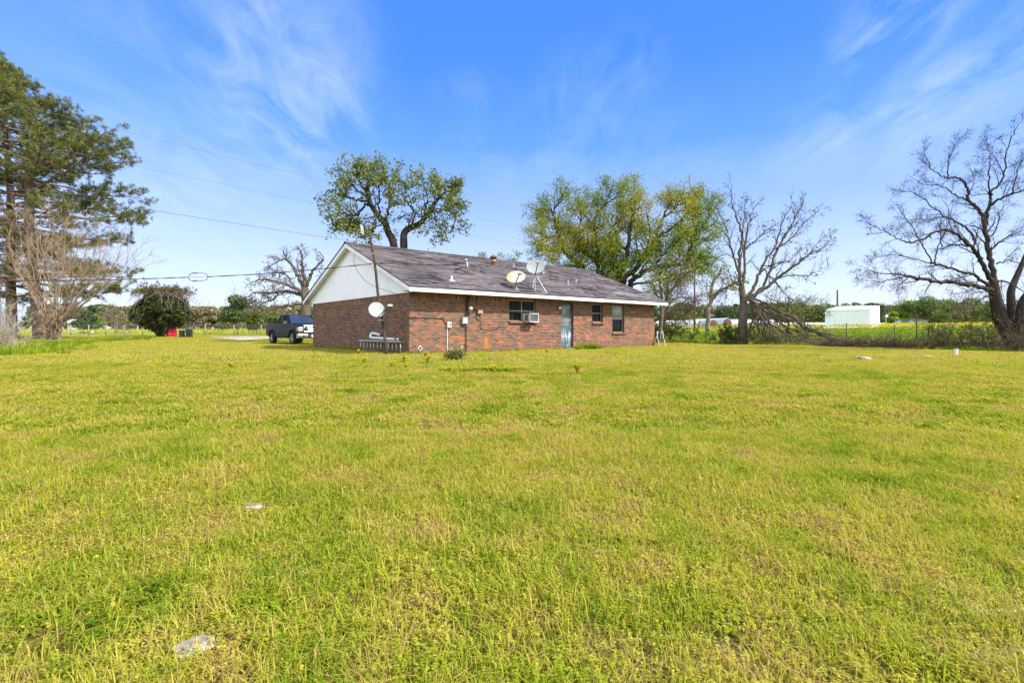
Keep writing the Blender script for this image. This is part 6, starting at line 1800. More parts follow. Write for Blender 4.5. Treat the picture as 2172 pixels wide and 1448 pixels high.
specs = [  # u, d, vtop, width m, mat, name, label, bare
    (410, 84, 652, 5.5, 2, 'oak_tree', 'rounded brown leaved tree just right of the dark bush', False),
    (446, 88, 650, 4.0, 2, 'oak_tree', 'thin crowned brownish tree above the trash cans', False),
    (505, 84, 630, 7.5, 3, 'evergreen_tree', 'darkest tall green tree behind the fence between trash cans and pickup', False),
    (470, 90, 664, 6.0, 0, 'cedar_tree', 'low olive green tree filling the gap above the gravel drive', False),
    (545, 82, 664, 6.0, 0, 'cedar_tree', 'low dark olive tree behind the rear of the pickup', False),
    (536, 95, 640, 6.5, 2, 'bare_tree', 'brown twiggy tree crown between the dark tall tree and the bare oak', True),
    (580, 90, 660, 6.0, 0, 'cedar_tree', 'olive tree peeping above the pickup bed', False),
    (616, 86, 655, 6.0, 2, 'bare_tree', 'grey brown leafless tree above the pickup roof', True),
    (244, 92, 663, 5.5, 2, 'bare_tree', 'pale leafless spreading tree left of the dark bush across the fence', True),
    (203, 100, 668, 5.5, 1, 'round_tree', 'fresh green round tree right of the crape myrtle trunks', False),
    (178, 90, 664, 5.0, 3, 'cedar_tree', 'dark green tree close behind the crape myrtle', False),
    (275, 98, 672, 6.0, 0, 'cedar_tree', 'olive tree half hidden by the left side of the dark bush', False),
    (1890, 124, 664, 4.2, 4, 'round_tree', 'bright lime green round tree between the white shed and the grey shed', False),
    (1914, 128, 665, 3.2, 4, 'round_tree', 'smaller bright green tree at the right of the lime green one', False),
    (1925, 128, 640, 9.0, 1, 'oak_tree', 'tall green oak rising behind the white shed right end', False),
    (1965, 126, 630, 10.5, 1, 'oak_tree', 'broad light green oak above the grey shed, tallest there', False),
    (2010, 120, 640, 9.0, 1, 'oak_tree', 'open green oak above the gap right of the grey shed', False),
    (2052, 110, 636, 9.0, 0, 'oak_tree', 'olive oak with open crown left of the big bare tree', False),
    (2105, 104, 640, 8.5, 0, 'oak_tree', 'olive oak directly behind the big bare tree trunk', False),
    (2160, 100, 640, 8.0, 1, 'oak_tree', 'green oak at the right picture edge behind the big bare tree', False),
    (1992, 124, 668, 4.0, 0, 'cedar_tree', 'low bushy tree just right of the grey shed', False),
    (2035, 100, 666, 7.0, 2, 'bare_tree', 'grey brown twiggy tree right of the stone trough', True),
    (1900, 132, 655, 8.0, 2, 'bare_tree', 'brown leafless crown behind the lime green tree', True),
    (1650, 122, 647, 7.0, 0, 'oak_tree', 'rounded green tree behind the spray of the fallen limb', False),
    (1690, 116, 646, 8.5, 2, 'bare_tree', 'grey leafless crown above the fallen limb spray', True),
    (1600, 126, 650, 7.0, 1, 'oak_tree', 'green tree behind the bare broken trunk', False),
    (1540, 124, 648, 8.0, 3, 'pine_tree', 'dark pine above the brown hay bale ends', False),
    (1515, 130, 652, 7.0, 2, 'bare_tree', 'brown leafless tree just right of the crooked trunk', True),
    (1440, 112, 645, 8.5, 0, 'oak_tree', 'olive tree between the house corner and the utility pole', False),
    (1470, 118, 654, 7.0, 1, 'oak_tree', 'green tree directly behind the reddish utility pole', False),
]
for i, (u, d, vt, w, m, nm, lb, bare) in enumerate(specs):
    p, h = top2h(u, d, vt - 4)
    far_tree(300 + i, p, h, w, M_far[m], nm, lb, LB, z0=.18 if u < 1300 else .22, n=3400 if h > 6 else 2400, leaf=.19 if not bare else .13, bare=bare, lobes=12)
# the wood behind: one mass
def woodland(u0, u1, d0, d1, vt, seed, count, pal):
    rs = np.random.RandomState(seed); C = []; Tn = []
    tubes = MB()
    for i in range(count):
        u = u0 + (u1 - u0) * (i + rs.uniform(0, 1)) / count; d = rs.uniform(d0, d1)
        p, h = top2h(u, d, vt(u) + rs.uniform(-4, 9))
        w = h * rs.uniform(.28, .48)
        c = crown_cloud(rs, 900, w, h, h * rs.uniform(-.08, .08), 9) + np.array(tuple(p))
        C.append(c); Tn.append(np.full(len(c), rs.uniform(0, 1)))
        tubes.tube([p, p + Vector((0, 0, h * .8))], [.2, .05], 5)
    C = np.concatenate(C); Tn = np.concatenate(Tn)
    return C, Tn, tubes
M_wood = leaf_mat('woodland_leaves', [(0, (0.054, 0.081, 0.029)), (.25, (0.099, 0.135, 0.040)), (.45, (0.198, 0.171, 0.090)), (.6, (0.153, 0.207, 0.051)), (.8, (0.252, 0.216, 0.126)), (1, (0.270, 0.324, 0.081))], .2)
parts = [woodland(60, 700, 112, 165, lambda u: 643, 1, 110, 0), woodland(1390, 2300, 140, 200, lambda u: 637 - 4 * math.sin(u * .02), 2, 150, 0), woodland(640, 1400, 140, 190, lambda u: 650, 3, 50, 0)]
C = np.concatenate([p[0] for p in parts]); Tn = np.concatenate([p[1] for p in parts])
rsw = np.random.RandomState(5)
wo = leaf_mesh('woodland', C, .36, M_wood, None, (0, 0, 0), 9, tint_amp=.0)
wo.data.attributes['tint'].data.foreach_set('value', np.clip(Tn + rsw.uniform(-.12, .12, len(Tn)), 0, 1).astype(np.float32))
tag(wo, 'mixed green and brown woodland forming the far tree line', 'woodland', kind='stuff')
# feathery pine tops standing above the right tree line
for i, (u, v) in enumerate(((1797, 645), (1812, 641), (1829, 643), (1852, 642), (1868, 645), (1740, 647), (1585, 644), (1560, 646))):
    p, h = top2h(u, 150, v)
    far_tree(400 + i, p, h, 5.0, M_far[3 if i != 2 else 1], 'pine_tree', 'small far pine top standing above the tree line behind the field', 'far pine tops', z0=.55, n=700, leaf=.26, lobes=6)

# ================================================================== YELLOW FLOWER FIELD
M_yel = leaf_mat('yellow_petals', [(0, (0.46, 0.36, 0.010)), (.6, (0.60, 0.49, 0.018)), (1, (0.68, 0.58, 0.04))], .35)
def flower_field():
    rs = np.random.RandomState(12); pts = []
    for i in range(60000):
        if len(pts) > 15000: break
        u = rs.uniform(-60, 2260)
        d = rs.uniform(0, 1) ** 1.2 * 75 + (60 if u > 1250 else 76)
        x = (u - CX) / F * d; y = d
        s = .918 * x + .396 * y - 29.5
        if u < 1250 and not (d > 76): continue
        if u >= 1250:
            if s < 16: continue
            if s < 34 and rs.uniform() > .22 + .5 * max(0, noise.noise((x * .09, y * .09, 0)) + .1): continue
        if noise.noise((x * .07, y * .05, 4)) < -.18: continue
        if rs.uniform() < (.55 if u < 1250 else .25): continue
        pts.append((x, y, gz(x, y)))
    P0 = np.array(pts); k = 7
    C = np.repeat(P0, k, 0); C = C + np.stack([rs.normal(0, .35, len(C)), rs.normal(0, .35, len(C)), rs.uniform(.25, .75, len(C))], 1)
    o = leaf_mesh('flower_field', C, .075, M_yel, None, (0, 0, 0), 3, asp=.8, upbias=1.0)
    tag(o, 'carpet of yellow wild flowers in the fields beyond the fences', 'wild flowers', kind='stuff')
flower_field()
# single yellow flower plants in the lawn
M_stem = simple('green_stem', (.10, .15, .03), .7)
def flower_plant(i, u, v, h, label):
    h *= .62
    p = hit(u, v); rs = np.random.RandomState(i)
    t = thing('yellow_flower', label, 'flower', p, 0, 'yellow flower plants in the lawn')
    mb = MB(); heads = []
    for k in range(5):
        q = Vector((rs.uniform(-1, 1) * h * .28, rs.uniform(-1, 1) * h * .28, h * rs.uniform(.75, 1.05))); heads.append(q); q *= .8
        mb.tube(smooth_path([(0, 0, -.02), q * .5 + Vector((0, 0, .02)), q], 4), .004, 4)
    mb.build('stems', M_stem, t)
    C = np.concatenate([np.array(tuple(q)) + rs.normal(0, h * .06, (22, 3)) for q in heads])
    leaf_mesh('flower_head', C, .026 + h * .018, M_yel, t, (0, 0, 0), i, upbias=1)
    Cg = np.array([(rs.normal(0, h * .14), rs.normal(0, h * .14), rs.uniform(.02, h * .5)) for _ in range(26)])
    leaf_mesh('leaves', Cg, .03 + h * .03, M_sap, t, (0, 0, 0), i + 50, asp=.35)
fl_px = [(679, 739, .4, 'left end of the gable wall'), (741, 742, .4, 'gable wall left of the ladder'), (761.5, 752, .35, 'grass just left of the ladder'), (774, 774, .35, 'lawn left of the leaning pole foot'),
         (856, 770, .45, 'lawn below the house corner, tallest'), (902, 760, .4, 'foot of the long wall right of the corner'), (907, 773, .4, 'lawn below the diamond vent'), (833, 780, .3, 'lawn below the pole foot'),
         (862, 782, .3, 'lawn just below the tallest yellow plant'), (490, 783, .3, 'open lawn far left of the house'), (1225, 795, .4, 'open lawn below the blue door, alone'), (1045, 787, .25, 'dark weed patch, left'), (1066, 785, .25, 'dark weed patch, right'),
         (930, 748, .3, 'wall foot below the white pipe'), (1160, 748, .25, 'wall foot left of the blue door'), (1711, 732, .6, 'brush edge under the fallen limb, pale and tall')]
for i, (u, v, h, where) in enumerate(fl_px):
    flower_plant(i, u, v, h, 'yellow flower plant at the ' + where)
# flowering bush, tuft by the door, dark weed patch
b = hit(966, 764)
T = Tree(501); 
for i in range(26):
    T.grow(b + Vector((T.r.gauss(0, .08), T.r.gauss(0, .06), 0)), Vector((T.r.gauss(0, .6), T.r.gauss(0, .5), 1)), .30, .006, 1, dict(n=[0, 0, 5], ang=[0, 0, 40], lr=[0, 0, .5], up=[0, 0, 0], seg=.08, wig=.15, max=2, rmin=.003, t0=.3, minL=.06))
t = thing('flowering_bush', 'small dark green bush with a few pale flowers at the foot of the long wall', 'bush', b)
T.mesh(b, 0, 9).build('stems', M_twigb, t, off=b, recalc=False)
leaf_mesh('foliage', T.leafpts(1, 45, .035), .026, M_brl, t, b, 3)
rs = np.random.RandomState(4)
for k in range(7):
    c = np.array(tuple(b)) + np.array([rs.uniform(-.22, .22), rs.uniform(-.2, .0), rs.uniform(.2, .42)])
    leaf_mesh('flower', c + rs.normal(0, .012, (14, 3)), .020, leaf_mat('cream_petals%d' % k, [(0, (.62, .58, .30)), (1, (.78, .74, .50))], .3) if k == 0 else bpy.data.materials['cream_petals0'], t, b, k)
# ================================================================== GRASS
def grass_mat():
    m, nt, out = new_mat('grass_blades')
    pos = wpos(nt)
    at = N(nt, 'ShaderNodeAttribute', attribute_name='tint').outputs['Fac']
    rnd = N(nt, 'ShaderNodeObjectInfo').outputs['Random']
    big = noise_(nt, pos, .33, 4, .6); mid = noise_(nt, pos, 1.7, 5, .65); sm = noise_(nt, pos, 6.0, 3, .6)
    f = math_(nt, 'ADD', math_(nt, 'MULTIPLY', at, .62), math_(nt, 'MULTIPLY', rnd, .34))
    f = math_(nt, 'ADD', f, math_(nt, 'MULTIPLY', math_(nt, 'SUBTRACT', big, .5), .7))
    f = math_(nt, 'ADD', f, math_(nt, 'MULTIPLY', math_(nt, 'SUBTRACT', mid, .5), 1.5))
    f = math_(nt, 'ADD', f, math_(nt, 'MULTIPLY', math_(nt, 'SUBTRACT', sm, .5), .5))
    f = math_(nt, 'ADD', f, DRY_BIAS)
    col = ramp(nt, f, [(0.0, (0.11, 0.21, 0.012)), (.20, (0.25, 0.36, 0.015)), (.40, (0.415, 0.435, 0.033)), (.60, (0.555, 0.505, 0.078)), (.82, (0.63, 0.46, 0.15)), (1.0, (0.40, 0.25, 0.135)), ])
    p = N(nt, 'ShaderNodeBsdfPrincipled', {'Base Color': col, 'Roughness': .75, 'Specular IOR Level': .08})
    t = N(nt, 'ShaderNodeBsdfTranslucent', {'Color': mixc(nt, 1.0, col, (1.0, 1.0, .45), 'MULTIPLY')})
    mx = N(nt, 'ShaderNodeMixShader', {0: .45})
    nt.links.new(p.outputs[0], mx.inputs[1]); nt.links.new(t.outputs[0], mx.inputs[2]); nt.links.new(mx.outputs[0], out.inputs[0])
    return m
DRY_BIAS = 0.095
M_grass = grass_mat()
PROTO = bpy.data.collections.new('grass_tufts')       # kept out of the scene: only a source for the scatter
def tuft(name, seed, n, rad, L, wid, lean=.6, t0=.1, t1=.9, sprigs=0):
    rs = np.random.RandomState(seed); V = []; Fq = []; tint = []
    for i in range(n):
        a = rs.uniform(0, 6.28); r = rad * rs.uniform(0, 1) ** .5; p = np.array([r * math.cos(a), r * math.sin(a), 0])
        h = L * rs.uniform(.45, 1.15); b = rs.uniform(0, 6.28); le = lean * rs.uniform(.15, 1.2)
        dr = np.array([math.cos(b), math.sin(b), 0]); sd = np.array([-math.sin(b), math.cos(b), 0]) * wid * rs.uniform(.7, 1.3) / 2
        m1 = p + dr * h * le * .28 + np.array([0, 0, h * .55]); tip = p + dr * h * le + np.array([0, 0, h * (1 - .32 * le)])
        k = len(V); V += [p - sd, p + sd, m1 + sd * .85, m1 - sd * .85, tip + sd * .12, tip - sd * .12]
        Fq += [k, k + 1, k + 2, k + 3, k + 3, k + 2, k + 4, k + 5]; c = rs.uniform(t0, t1); tint += [c, c + .06]
    for i in range(sprigs):      # small broad weed leaves on thin stalks
        a = rs.uniform(0, 6.28); r = rad * rs.uniform(0, 1) ** .5; q = np.array([r * math.cos(a), r * math.sin(a), L * rs.uniform(.15, .75)])
        for j in range(5):
            b = rs.uniform(0, 6.28); dr = np.array([math.cos(b), math.sin(b), rs.uniform(-.2, .6)]) * wid * rs.uniform(1.6, 3.4); sd = np.array([-math.sin(b), math.cos(b), 0]) * wid * rs.uniform(.9, 1.5)
            c0 = q + np.array([0, 0, L * .06 * j]); k = len(V); V += [c0, c0 + dr * .5 + sd, c0 + dr, c0 + dr * .5 - sd]; Fq += [k, k + 1, k + 2, k + 3]; tint.append(rs.uniform(.0, .45))
    o = np_mesh(name, np.array(V), np.array(Fq), 4, M_grass, None, np.array(tint))
    COL.objects.unlink(o); PROTO.objects.link(o); return o
def scatter(name, pts, rot, scl, idx, label, cat, col, kind='stuff'):
    me = bpy.data.meshes.new(name); me.vertices.add(len(pts)); me.vertices.foreach_set('co', np.asarray(pts, np.float32).ravel())
    for nm, ty, dat in (('rotz', 'FLOAT', rot), ('scl', 'FLOAT', scl), ('pick', 'INT', idx)):
        a = me.attributes.new(nm, ty, 'POINT'); a.data.foreach_set('value', np.asarray(dat, np.float32 if ty == 'FLOAT' else np.int32))
    o = bpy.data.objects.new(name, me); COL.objects.link(o); tag(o, label, cat, kind=kind)
    ng = bpy.data.node_groups.new(name + '_scatter', 'GeometryNodeTree')
    ng.interface.new_socket('Geometry', in_out='INPUT', socket_type='NodeSocketGeometry'); ng.interface.new_socket('Geometry', in_out='OUTPUT', socket_type='NodeSocketGeometry')
    gi = ng.nodes.new('NodeGroupInput'); go = ng.nodes.new('NodeGroupOutput')
    ci = ng.nodes.new('GeometryNodeCollectionInfo'); ci.inputs['Collection'].default_value = col; ci.inputs['Separate Children'].default_value = True; ci.inputs['Reset Children'].default_value = True
    ip = ng.nodes.new('GeometryNodeInstanceOnPoints'); ip.inputs['Pick Instance'].default_value = True
    def attr(nm, ty):
        n = ng.nodes.new('GeometryNodeInputNamedAttribute'); n.data_type = ty; n.inputs['Name'].default_value = nm; return n.outputs['Attribute']
    cx = ng.nodes.new('ShaderNodeCombineXYZ'); ng.links.new(attr('rotz', 'FLOAT'), cx.inputs[2])
    er = ng.nodes.new('FunctionNodeEulerToRotation'); ng.links.new(cx.outputs[0], er.inputs[0])
    ng.links.new(gi.outputs[0], ip.inputs['Points']); ng.links.new(ci.outputs[0], ip.inputs['Instance']); ng.links.new(attr('pick', 'INT'), ip.inputs['Instance Index'])
    ng.links.new(er.outputs[0], ip.inputs['Rotation']); ng.links.new(attr('scl', 'FLOAT'), ip.inputs['Scale']); ng.links.new(ip.outputs[0], go.inputs[0])
    md = o.modifiers.new('scatter', 'NODES'); md.node_group = ng
    return o
def subcol(name, objs):
    c = bpy.data.collections.new(name)
    for o in objs: c.objects.link(o)
    return c
near = [tuft('tuft_a', 1, 70, .13, .085, .0038, 1.0, .1, .9, 8), tuft('tuft_b', 2, 60, .14, .065, .0042, 1.0, 0, .6, 26), tuft('tuft_c', 3, 60, .14, .085, .003, 1.35, .45, 1.15, 4), tuft('tuft_d', 4, 46, .12, .105, .0042, .8, 0, .5, 6), tuft('tuft_e', 5, 40, .13, .05, .0045, .9, .1, .7, 46)]
mids = [tuft('tuft_f', 6, 80, .24, .075, .007, 1.0, .1, .9, 8), tuft('tuft_g', 7, 80, .24, .07, .006, 1.3, .4, 1.1), tuft('tuft_h', 8, 60, .22, .06, .008, .8, 0, .6, 40)]
fars = [tuft('tuft_i', 9, 90, .50, .075, .016, 1.1, .1, .9), tuft('tuft_j', 10, 90, .5, .07, .016, 1.2, .3, 1.0), tuft('tuft_k', 11, 80, .5, .10, .018, .8, 0, .5)]
tall = [tuft('tuft_l', 12, 60, .16, .24, .010, .5, -.7, -.1), tuft('tuft_m', 13, 50, .16, .20, .010, .8, -.6, 0, 10), tuft('tuft_n', 14, 50, .16, .26, .008, .6, -.4, .3)]
fieldt = [tuft('tuft_p', 16, 80, .5, .10, .02, .9, -.5, .1), tuft('tuft_q', 17, 70, .5, .14, .022, .7, -.6, .0), tuft('tuft_r', 18, 70, .5, .10, .02, 1.0, -.2, .4)]
rsg = np.random.RandomState(99)
def spots(d0, d1, dens, margin=1.06):
    """even scatter over the ground the photograph takes in, with a margin either side"""
    off = 2.8; A = 1.03 * margin * (d1 * d1 - d0 * d0) + 2 * off * (d1 - d0); n = int(A * dens)
    y = np.sqrt(rsg.uniform(0, 1, n) * (d1 * d1 - d0 * d0) + d0 * d0); x = (rsg.uniform(-1, 1, n)) * (y * 1.03 * margin + off)
    return x, y
def house_free(x, y):
    dx = x - C0.x; dy = y - C0.y
    hx = dx * HX.x + dy * HX.y; hy = dx * HYv.x + dy * HYv.y
    return ~((hx > -.02) & (hx < HL + .02) & (hy > -.02) & (hy < HW + .02))
def layer(name, d0, d1, dens, protos, label, s0=.7, s1=1.3, ok=None, pickw=None):
    x, y = spots(d0, d1, dens)
    k = house_free(x, y)
    if ok is not None: k &= ok(x, y)
    x = x[k]; y = y[k]; z = np.array([gz(a, b) for a, b in zip(x, y)])
    nz = np.array([noise.noise((a * .6, b * .6, 9)) for a, b in zip(x, y)])
    n = len(x); scl = rsg.uniform(s0, s1, n) * (1 + .2 * nz)
    idx = rsg.choice(len(protos), n, p=pickw)
    return scatter(name, np.stack([x, y, z - .004], 1), rsg.uniform(0, 6.28, n), scl, idx, label, 'grass', subcol(name + '_src', protos))
def in_drive(x, y):
    poly = [tuple(hit(u, v).xy) for u, v in ((440, 716.6), (470, 718.5), (510, 721.5), (545, 720.5), (575, 718.5), (700, 718), (700, 714.5), (575, 714.9), (545, 714.9), (510, 714.9), (470, 715.6))]
    r = np.zeros(len(x), bool)
    for (ax, ay), (bx, by) in zip(poly, poly[1:] + poly[:1]):
        c = ((ay > y) != (by > y)) & (x < (bx - ax) * (y - ay) / (by - ay + 1e-9) + ax); r ^= c
    return r
lawn = lambda x, y: (.918 * x + .396 * y < 29.3) & ~in_drive(x, y)
layer('lawn_grass', .4, 5.5, 190, near, 'short mixed green and straw lawn grass close to the viewer', pickw=[.26, .24, .2, .08, .22])
layer('lawn_grass', 5.5, 14, 52, mids, 'short yellow green lawn grass in the middle of the yard', .7, 1.25)
layer('lawn_grass', 14, 30, 13, fars, 'yellow green lawn grass round the house', .45, .95, lawn, [.4, .45, .15])
layer('lawn_grass', 30, 72, 4.5, fars, 'yellow green lawn grass far out by the drive and bush', .7, 1.3, lambda x, y: lawn(x, y) & (x < 12), [.4, .4, .2])
fieldok = lambda x, y: (.918 * x + .396 * y > 29.6)
layer('field_grass', 18, 70, 2.2, fieldt, 'taller bright green field grass beyond the right fence', 1.2, 2.2, lambda x, y: fieldok(x, y) & (x > 5), [.4, .4, .2])
# taller fringe along wall, fence and the left brush
def strip(name, pts, w, dens, protos, label, s0, s1):
    P_ = smooth_path(pts, 8); out = []
    for a, b in zip(P_[:-1], P_[1:]):
        n = int((b - a).length * w * dens * 2) + 1
        for _ in range(n):
            q = a.lerp(b, rsg.uniform()); t = Vector((rsg.normal(0, w * .5), rsg.normal(0, w * .5), 0)); q = q + t
            out.append((q.x, q.y, gz(q.x, q.y) - .004))
    out = np.array(out); k = house_free(out[:, 0], out[:, 1]); out = out[k]; n = len(out)
    return scatter(name, out, rsg.uniform(0, 6.28, n), rsg.uniform(s0, s1, n), rsg.randint(0, len(protos), n), label, 'grass', subcol(name + '_src', protos))
strip('fringe_grass', [H2W(-.12, y, 0) for y in (HW, 7, 4, 1.5, -.2)], .22, 32, tall, 'longer uncut grass along the foot of the gable wall', .25, .6)
strip('fringe_grass', [H2W(x, -.2, 0) for x in (-.2, 3, 6, 9)], .24, 30, tall, 'longer uncut grass along the foot of the long wall', .2, .55)
strip('fringe_grass', [H2W(x, -.2, 0) for x in (9.8, 12, 15.3)], .16, 22, tall, 'grass fringe along the wall right of the blue door', .2, .45)
strip('fringe_grass', [G(u, d) for u, d in ((2230, 20.2), (2110, 21.4), (2000, 23.0), (1900, 24.8), (1800, 27.0), (1700, 29.6), (1600, 32.2), (1500, 36), (1420, 38))], .8, 12, tall, 'long bright green grass edging the brush along the right fence', .45, 1.0)
strip('fringe_grass', [G(u, d) for u, d in ((-60, 17.0), (30, 19.5), (60, 24), (110, 32), (190, 40), (300, 50))], 1.7, 8, tall, 'lush taller green grass at the left lawn edge by the dead brush', .7, 1.4)
door_tuft = hit(1249, 741)
strip('grass_clump', [door_tuft + Vector((-.55, -.25, 0)), door_tuft + Vector((0, -.05, 0)), door_tuft + Vector((.5, .35, 0))], .26, 110, tall, 'tall dark green grass clump at the wall right of the blue door', .6, 1.35)
wp = hit(1032, 787)
strip('weed_patch', [wp + Vector((-.8, 0, 0)), wp, wp + Vector((.85, .1, 0))], .32, 60, [tuft('tuft_o', 15, 20, .14, .08, .012, .9, -.4, .0, 40)], 'patch of dark green low weeds in the lawn below the long wall', .9, 1.5)
# pale seeding weeds in the right foreground
M_seed = leaf_mat('pale_seed_heads', [(0, (.34, .30, .08)), (.6, (.48, .42, .15)), (1, (.55, .48, .24))], .3)
def weed_proto(name, seed):
    rs = np.random.RandomState(seed); V = []; Fq = []; ti = []; mi = []
    for i in range(9):
        b = rs.uniform(0, 6.28); tip = np.array([rs.normal(0, .05), rs.normal(0, .05), rs.uniform(.09, .17)]); base = np.array([rs.normal(0, .03), rs.normal(0, .03), 0]); sd = np.array([math.cos(b), math.sin(b), 0]) * .0014
        k = len(V); V += [base - sd, base + sd, tip + sd, tip - sd]; Fq += [k, k + 1, k + 2, k + 3]; ti.append(.6); mi.append(0)
        for j in range(14):
            c = tip + rs.normal(0, .011, 3); a = rs.normal(0, 1, 3); a /= np.linalg.norm(a); bb = np.cross(a, rs.normal(0, 1, 3)); bb /= np.linalg.norm(bb); s_ = rs.uniform(.003, .006)
            k = len(V); V += [c - a * s_, c + bb * s_ * .6, c + a * s_, c - bb * s_ * .6]; Fq += [k, k + 1, k + 2, k + 3]; ti.append(rs.uniform(0, 1)); mi.append(1)
    o = np_mesh(name, np.array(V), np.array(Fq), 4, [M_grass, M_seed], None, np.array(ti)); o.data.polygons.foreach_set('material_index', mi)
    COL.objects.unlink(o); PROTO.objects.link(o); return o
wps = [weed_proto('seed_a', 1), weed_proto('seed_b', 2)]
pts = []
for i in range(7000):
    y = rsg.uniform(1.0, 4.0); x = rsg.uniform(-y, y) * 1.1
    wgt = .05 + .55 * sstep(-.1, 1.1, x) * sstep(3.2, 1.5, y)
    if noise.noise((x * 1.3, y * 1.3, 5)) * .5 + .42 > 1 - wgt and rsg.uniform() < .10: pts.append((x, y, gz(x, y)))
pts = np.array(pts); n = len(pts)
scatter('seeding_weeds', pts, rsg.uniform(0, 6.28, n), rsg.uniform(.7, 1.3, n), rsg.randint(0, 2, n), 'pale cream seeding weeds in the foreground grass at lower right', 'weeds', subcol('weeds_src', wps))
# tiny yellow buttons dotted through the lawn
pts = []
for i in range(240):
    y = 1.2 + 12 * rsg.uniform() ** 1.4; x = rsg.uniform(-1, 1) * y * 1.1
    pts.append((x, y, gz(x, y) + rsg.uniform(.05, .09)))
P0 = np.array(pts); C = np.repeat(P0, 5, 0) + rsg.normal(0, .004, (len(P0) * 5, 3))
o = leaf_mesh('lawn_flowers', C, .007, M_yel, None, (0, 0, 0), 31, asp=.9, upbias=1.5)
tag(o, 'tiny yellow flower heads dotted through the lawn', 'flowers', kind='stuff')
# ================================================================== GROUND
def ground_mat():
    m, nt, out = new_mat('lawn_ground')
    pos = wpos(nt)
    n1 = noise_(nt, pos, 0.35, 5, .6); n2 = noise_(nt, pos, 2.2, 6, .65); n3 = noise_(nt, pos, 60, 6, .85)
    col = ramp(nt, n2, [(0.30, (0.06, 0.06, 0.012)), (0.5, (0.12, 0.11, 0.022)), (0.68, (0.20, 0.155, 0.055))])
    col = mixc(nt, .5, col, ramp(nt, n3, [(0.3, (0.03, 0.03, 0.008)), (0.5, (0.13, 0.12, 0.022)), (0.75, (0.30, 0.24, 0.085))]))
    col = mixc(nt, math_(nt, 'MULTIPLY', n1, .4), col, (0.22, 0.21, 0.035))
    p = N(nt, 'ShaderNodeBsdfPrincipled', {'Base Color': col, 'Roughness': 1.0, 'Specular IOR Level': 0.1})
    b = N(nt, 'ShaderNodeBump', {'Strength': 0.6, 'Distance': 0.05, 'Height': n3})
    nt.links.new(b.outputs[0], p.inputs['Normal'])
    nt.links.new(p.outputs[0], out.inputs[0])
    return m
def field_mat():
    m, nt, out = new_mat('field_ground')
    pos = wpos(nt)
    n1 = noise_(nt, pos, 0.12, 4, .6); n3 = noise_(nt, mapped(nt, pos, (1, .5, 1)), 3, 6, .75)
    col = ramp(nt, n3, [(0.3, (0.12, 0.20, 0.012)), (0.6, (0.24, 0.34, 0.02)), (0.8, (0.38, 0.42, 0.03))])
    col = mixc(nt, math_(nt, 'MULTIPLY', n1, .5), col, (0.20, 0.23, 0.02))
    p = N(nt, 'ShaderNodeBsdfPrincipled', {'Base Color': col, 'Roughness': 1.0, 'Specular IOR Level': 0.1})
    nt.links.new(p.outputs[0], out.inputs[0])
    return m
def axis(lims):
    out = []
    for a, b, n in lims:
        out += [a + (b - a) * i / n for i in range(n)]
    out.append(lims[-1][1]); return out
def ground():
    xs = axis([(-900, -120, 12), (-120, -40, 20), (-40, 40, 130), (40, 120, 40), (120, 900, 12)])
    ys = axis([(-40, 0, 8), (0, 60, 120), (60, 160, 50), (160, 420, 20), (420, 1800, 14)])
    nx, ny = len(xs), len(ys)
    v = [(x, y, gz(x, y)) for y in ys for x in xs]
    f = []; mi = []
    for j in range(ny - 1):
        for i in range(nx - 1):
            f += [j * nx + i, j * nx + i + 1, (j + 1) * nx + i + 1, (j + 1) * nx + i]
            xc, yc = (xs[i] + xs[i + 1]) / 2, (ys[j] + ys[j + 1]) / 2
            mi.append(1 if (0.918 * xc + 0.396 * yc > 29.5 and yc > 5) or yc > 72 else 0)
    o = np_mesh('ground', v, f, 4, [ground_mat(), field_mat()], smooth=True)
    o.data.polygons.foreach_set('material_index', mi)
    tag(o, kind='structure')
ground()
# gravel drive
def drive():
    mb = MB(); L = []; n = 14
    near = [(440, 716.6), (470, 718.5), (510, 721.5), (545, 720.5), (575, 718.5), (700, 718)]
    far = [(440, 716.2), (470, 715.6), (510, 714.9), (545, 714.9), (575, 714.9), (700, 714.5)]
    a = [hit(u, v) for u, v in near]; b = [hit(u, v) for u, v in far]
    a = smooth_path(a, 5); b = smooth_path(b, 5)
    vs = [(*(p.xy), gz(p.x, p.y) + .05) for p in a] + [(*(p.xy), gz(p.x, p.y) + .05) for p in b]
    k = len(a)
    mb.add(vs, [(i, i + 1, k + i + 1, k + i) for i in range(k - 1)])
    o = mb.build('gravel_drive', simple('pale_gravel', (0.70, 0.63, 0.55), .95, var=.3, scale=3, bump=.4), None)
    tag(o, kind='structure')
drive()

# ================================================================== LIGHT
SUNH = Vector((0.925, -0.379)); EL = R(43)
sv = Vector((SUNH.x * math.cos(EL), SUNH.y * math.cos(EL), math.sin(EL))).normalized()
L = bpy.data.lights.new('sun', 'SUN'); L.energy = 3.4; L.angle = R(1.2); L.color = (1.0, 0.95, 0.86)
so = bpy.data.objects.new('sun', L); COL.objects.link(so)
so.rotation_euler = (-sv).to_track_quat('-Z', 'Y').to_euler()
so.location = (30, -20, 40)
w = bpy.data.worlds.new('World'); scene.world = w; w.use_nodes = True
nt = w.node_tree
for n in list(nt.nodes): nt.nodes.remove(n)
out = nt.nodes.new('ShaderNodeOutputWorld')
sky = N(nt, 'ShaderNodeTexSky', sky_type='NISHITA', sun_disc=False)
sky.sun_elevation = EL; sky.sun_rotation = math.atan2(SUNH.x, SUNH.y)
sky.air_density = 1.0; sky.dust_density = 0.8; sky.ozone_density = 2.2; sky.altitude = 0
g = N(nt, 'ShaderNodeTexCoord').outputs['Generated']
sep = N(nt, 'ShaderNodeSeparateXYZ', {0: g})
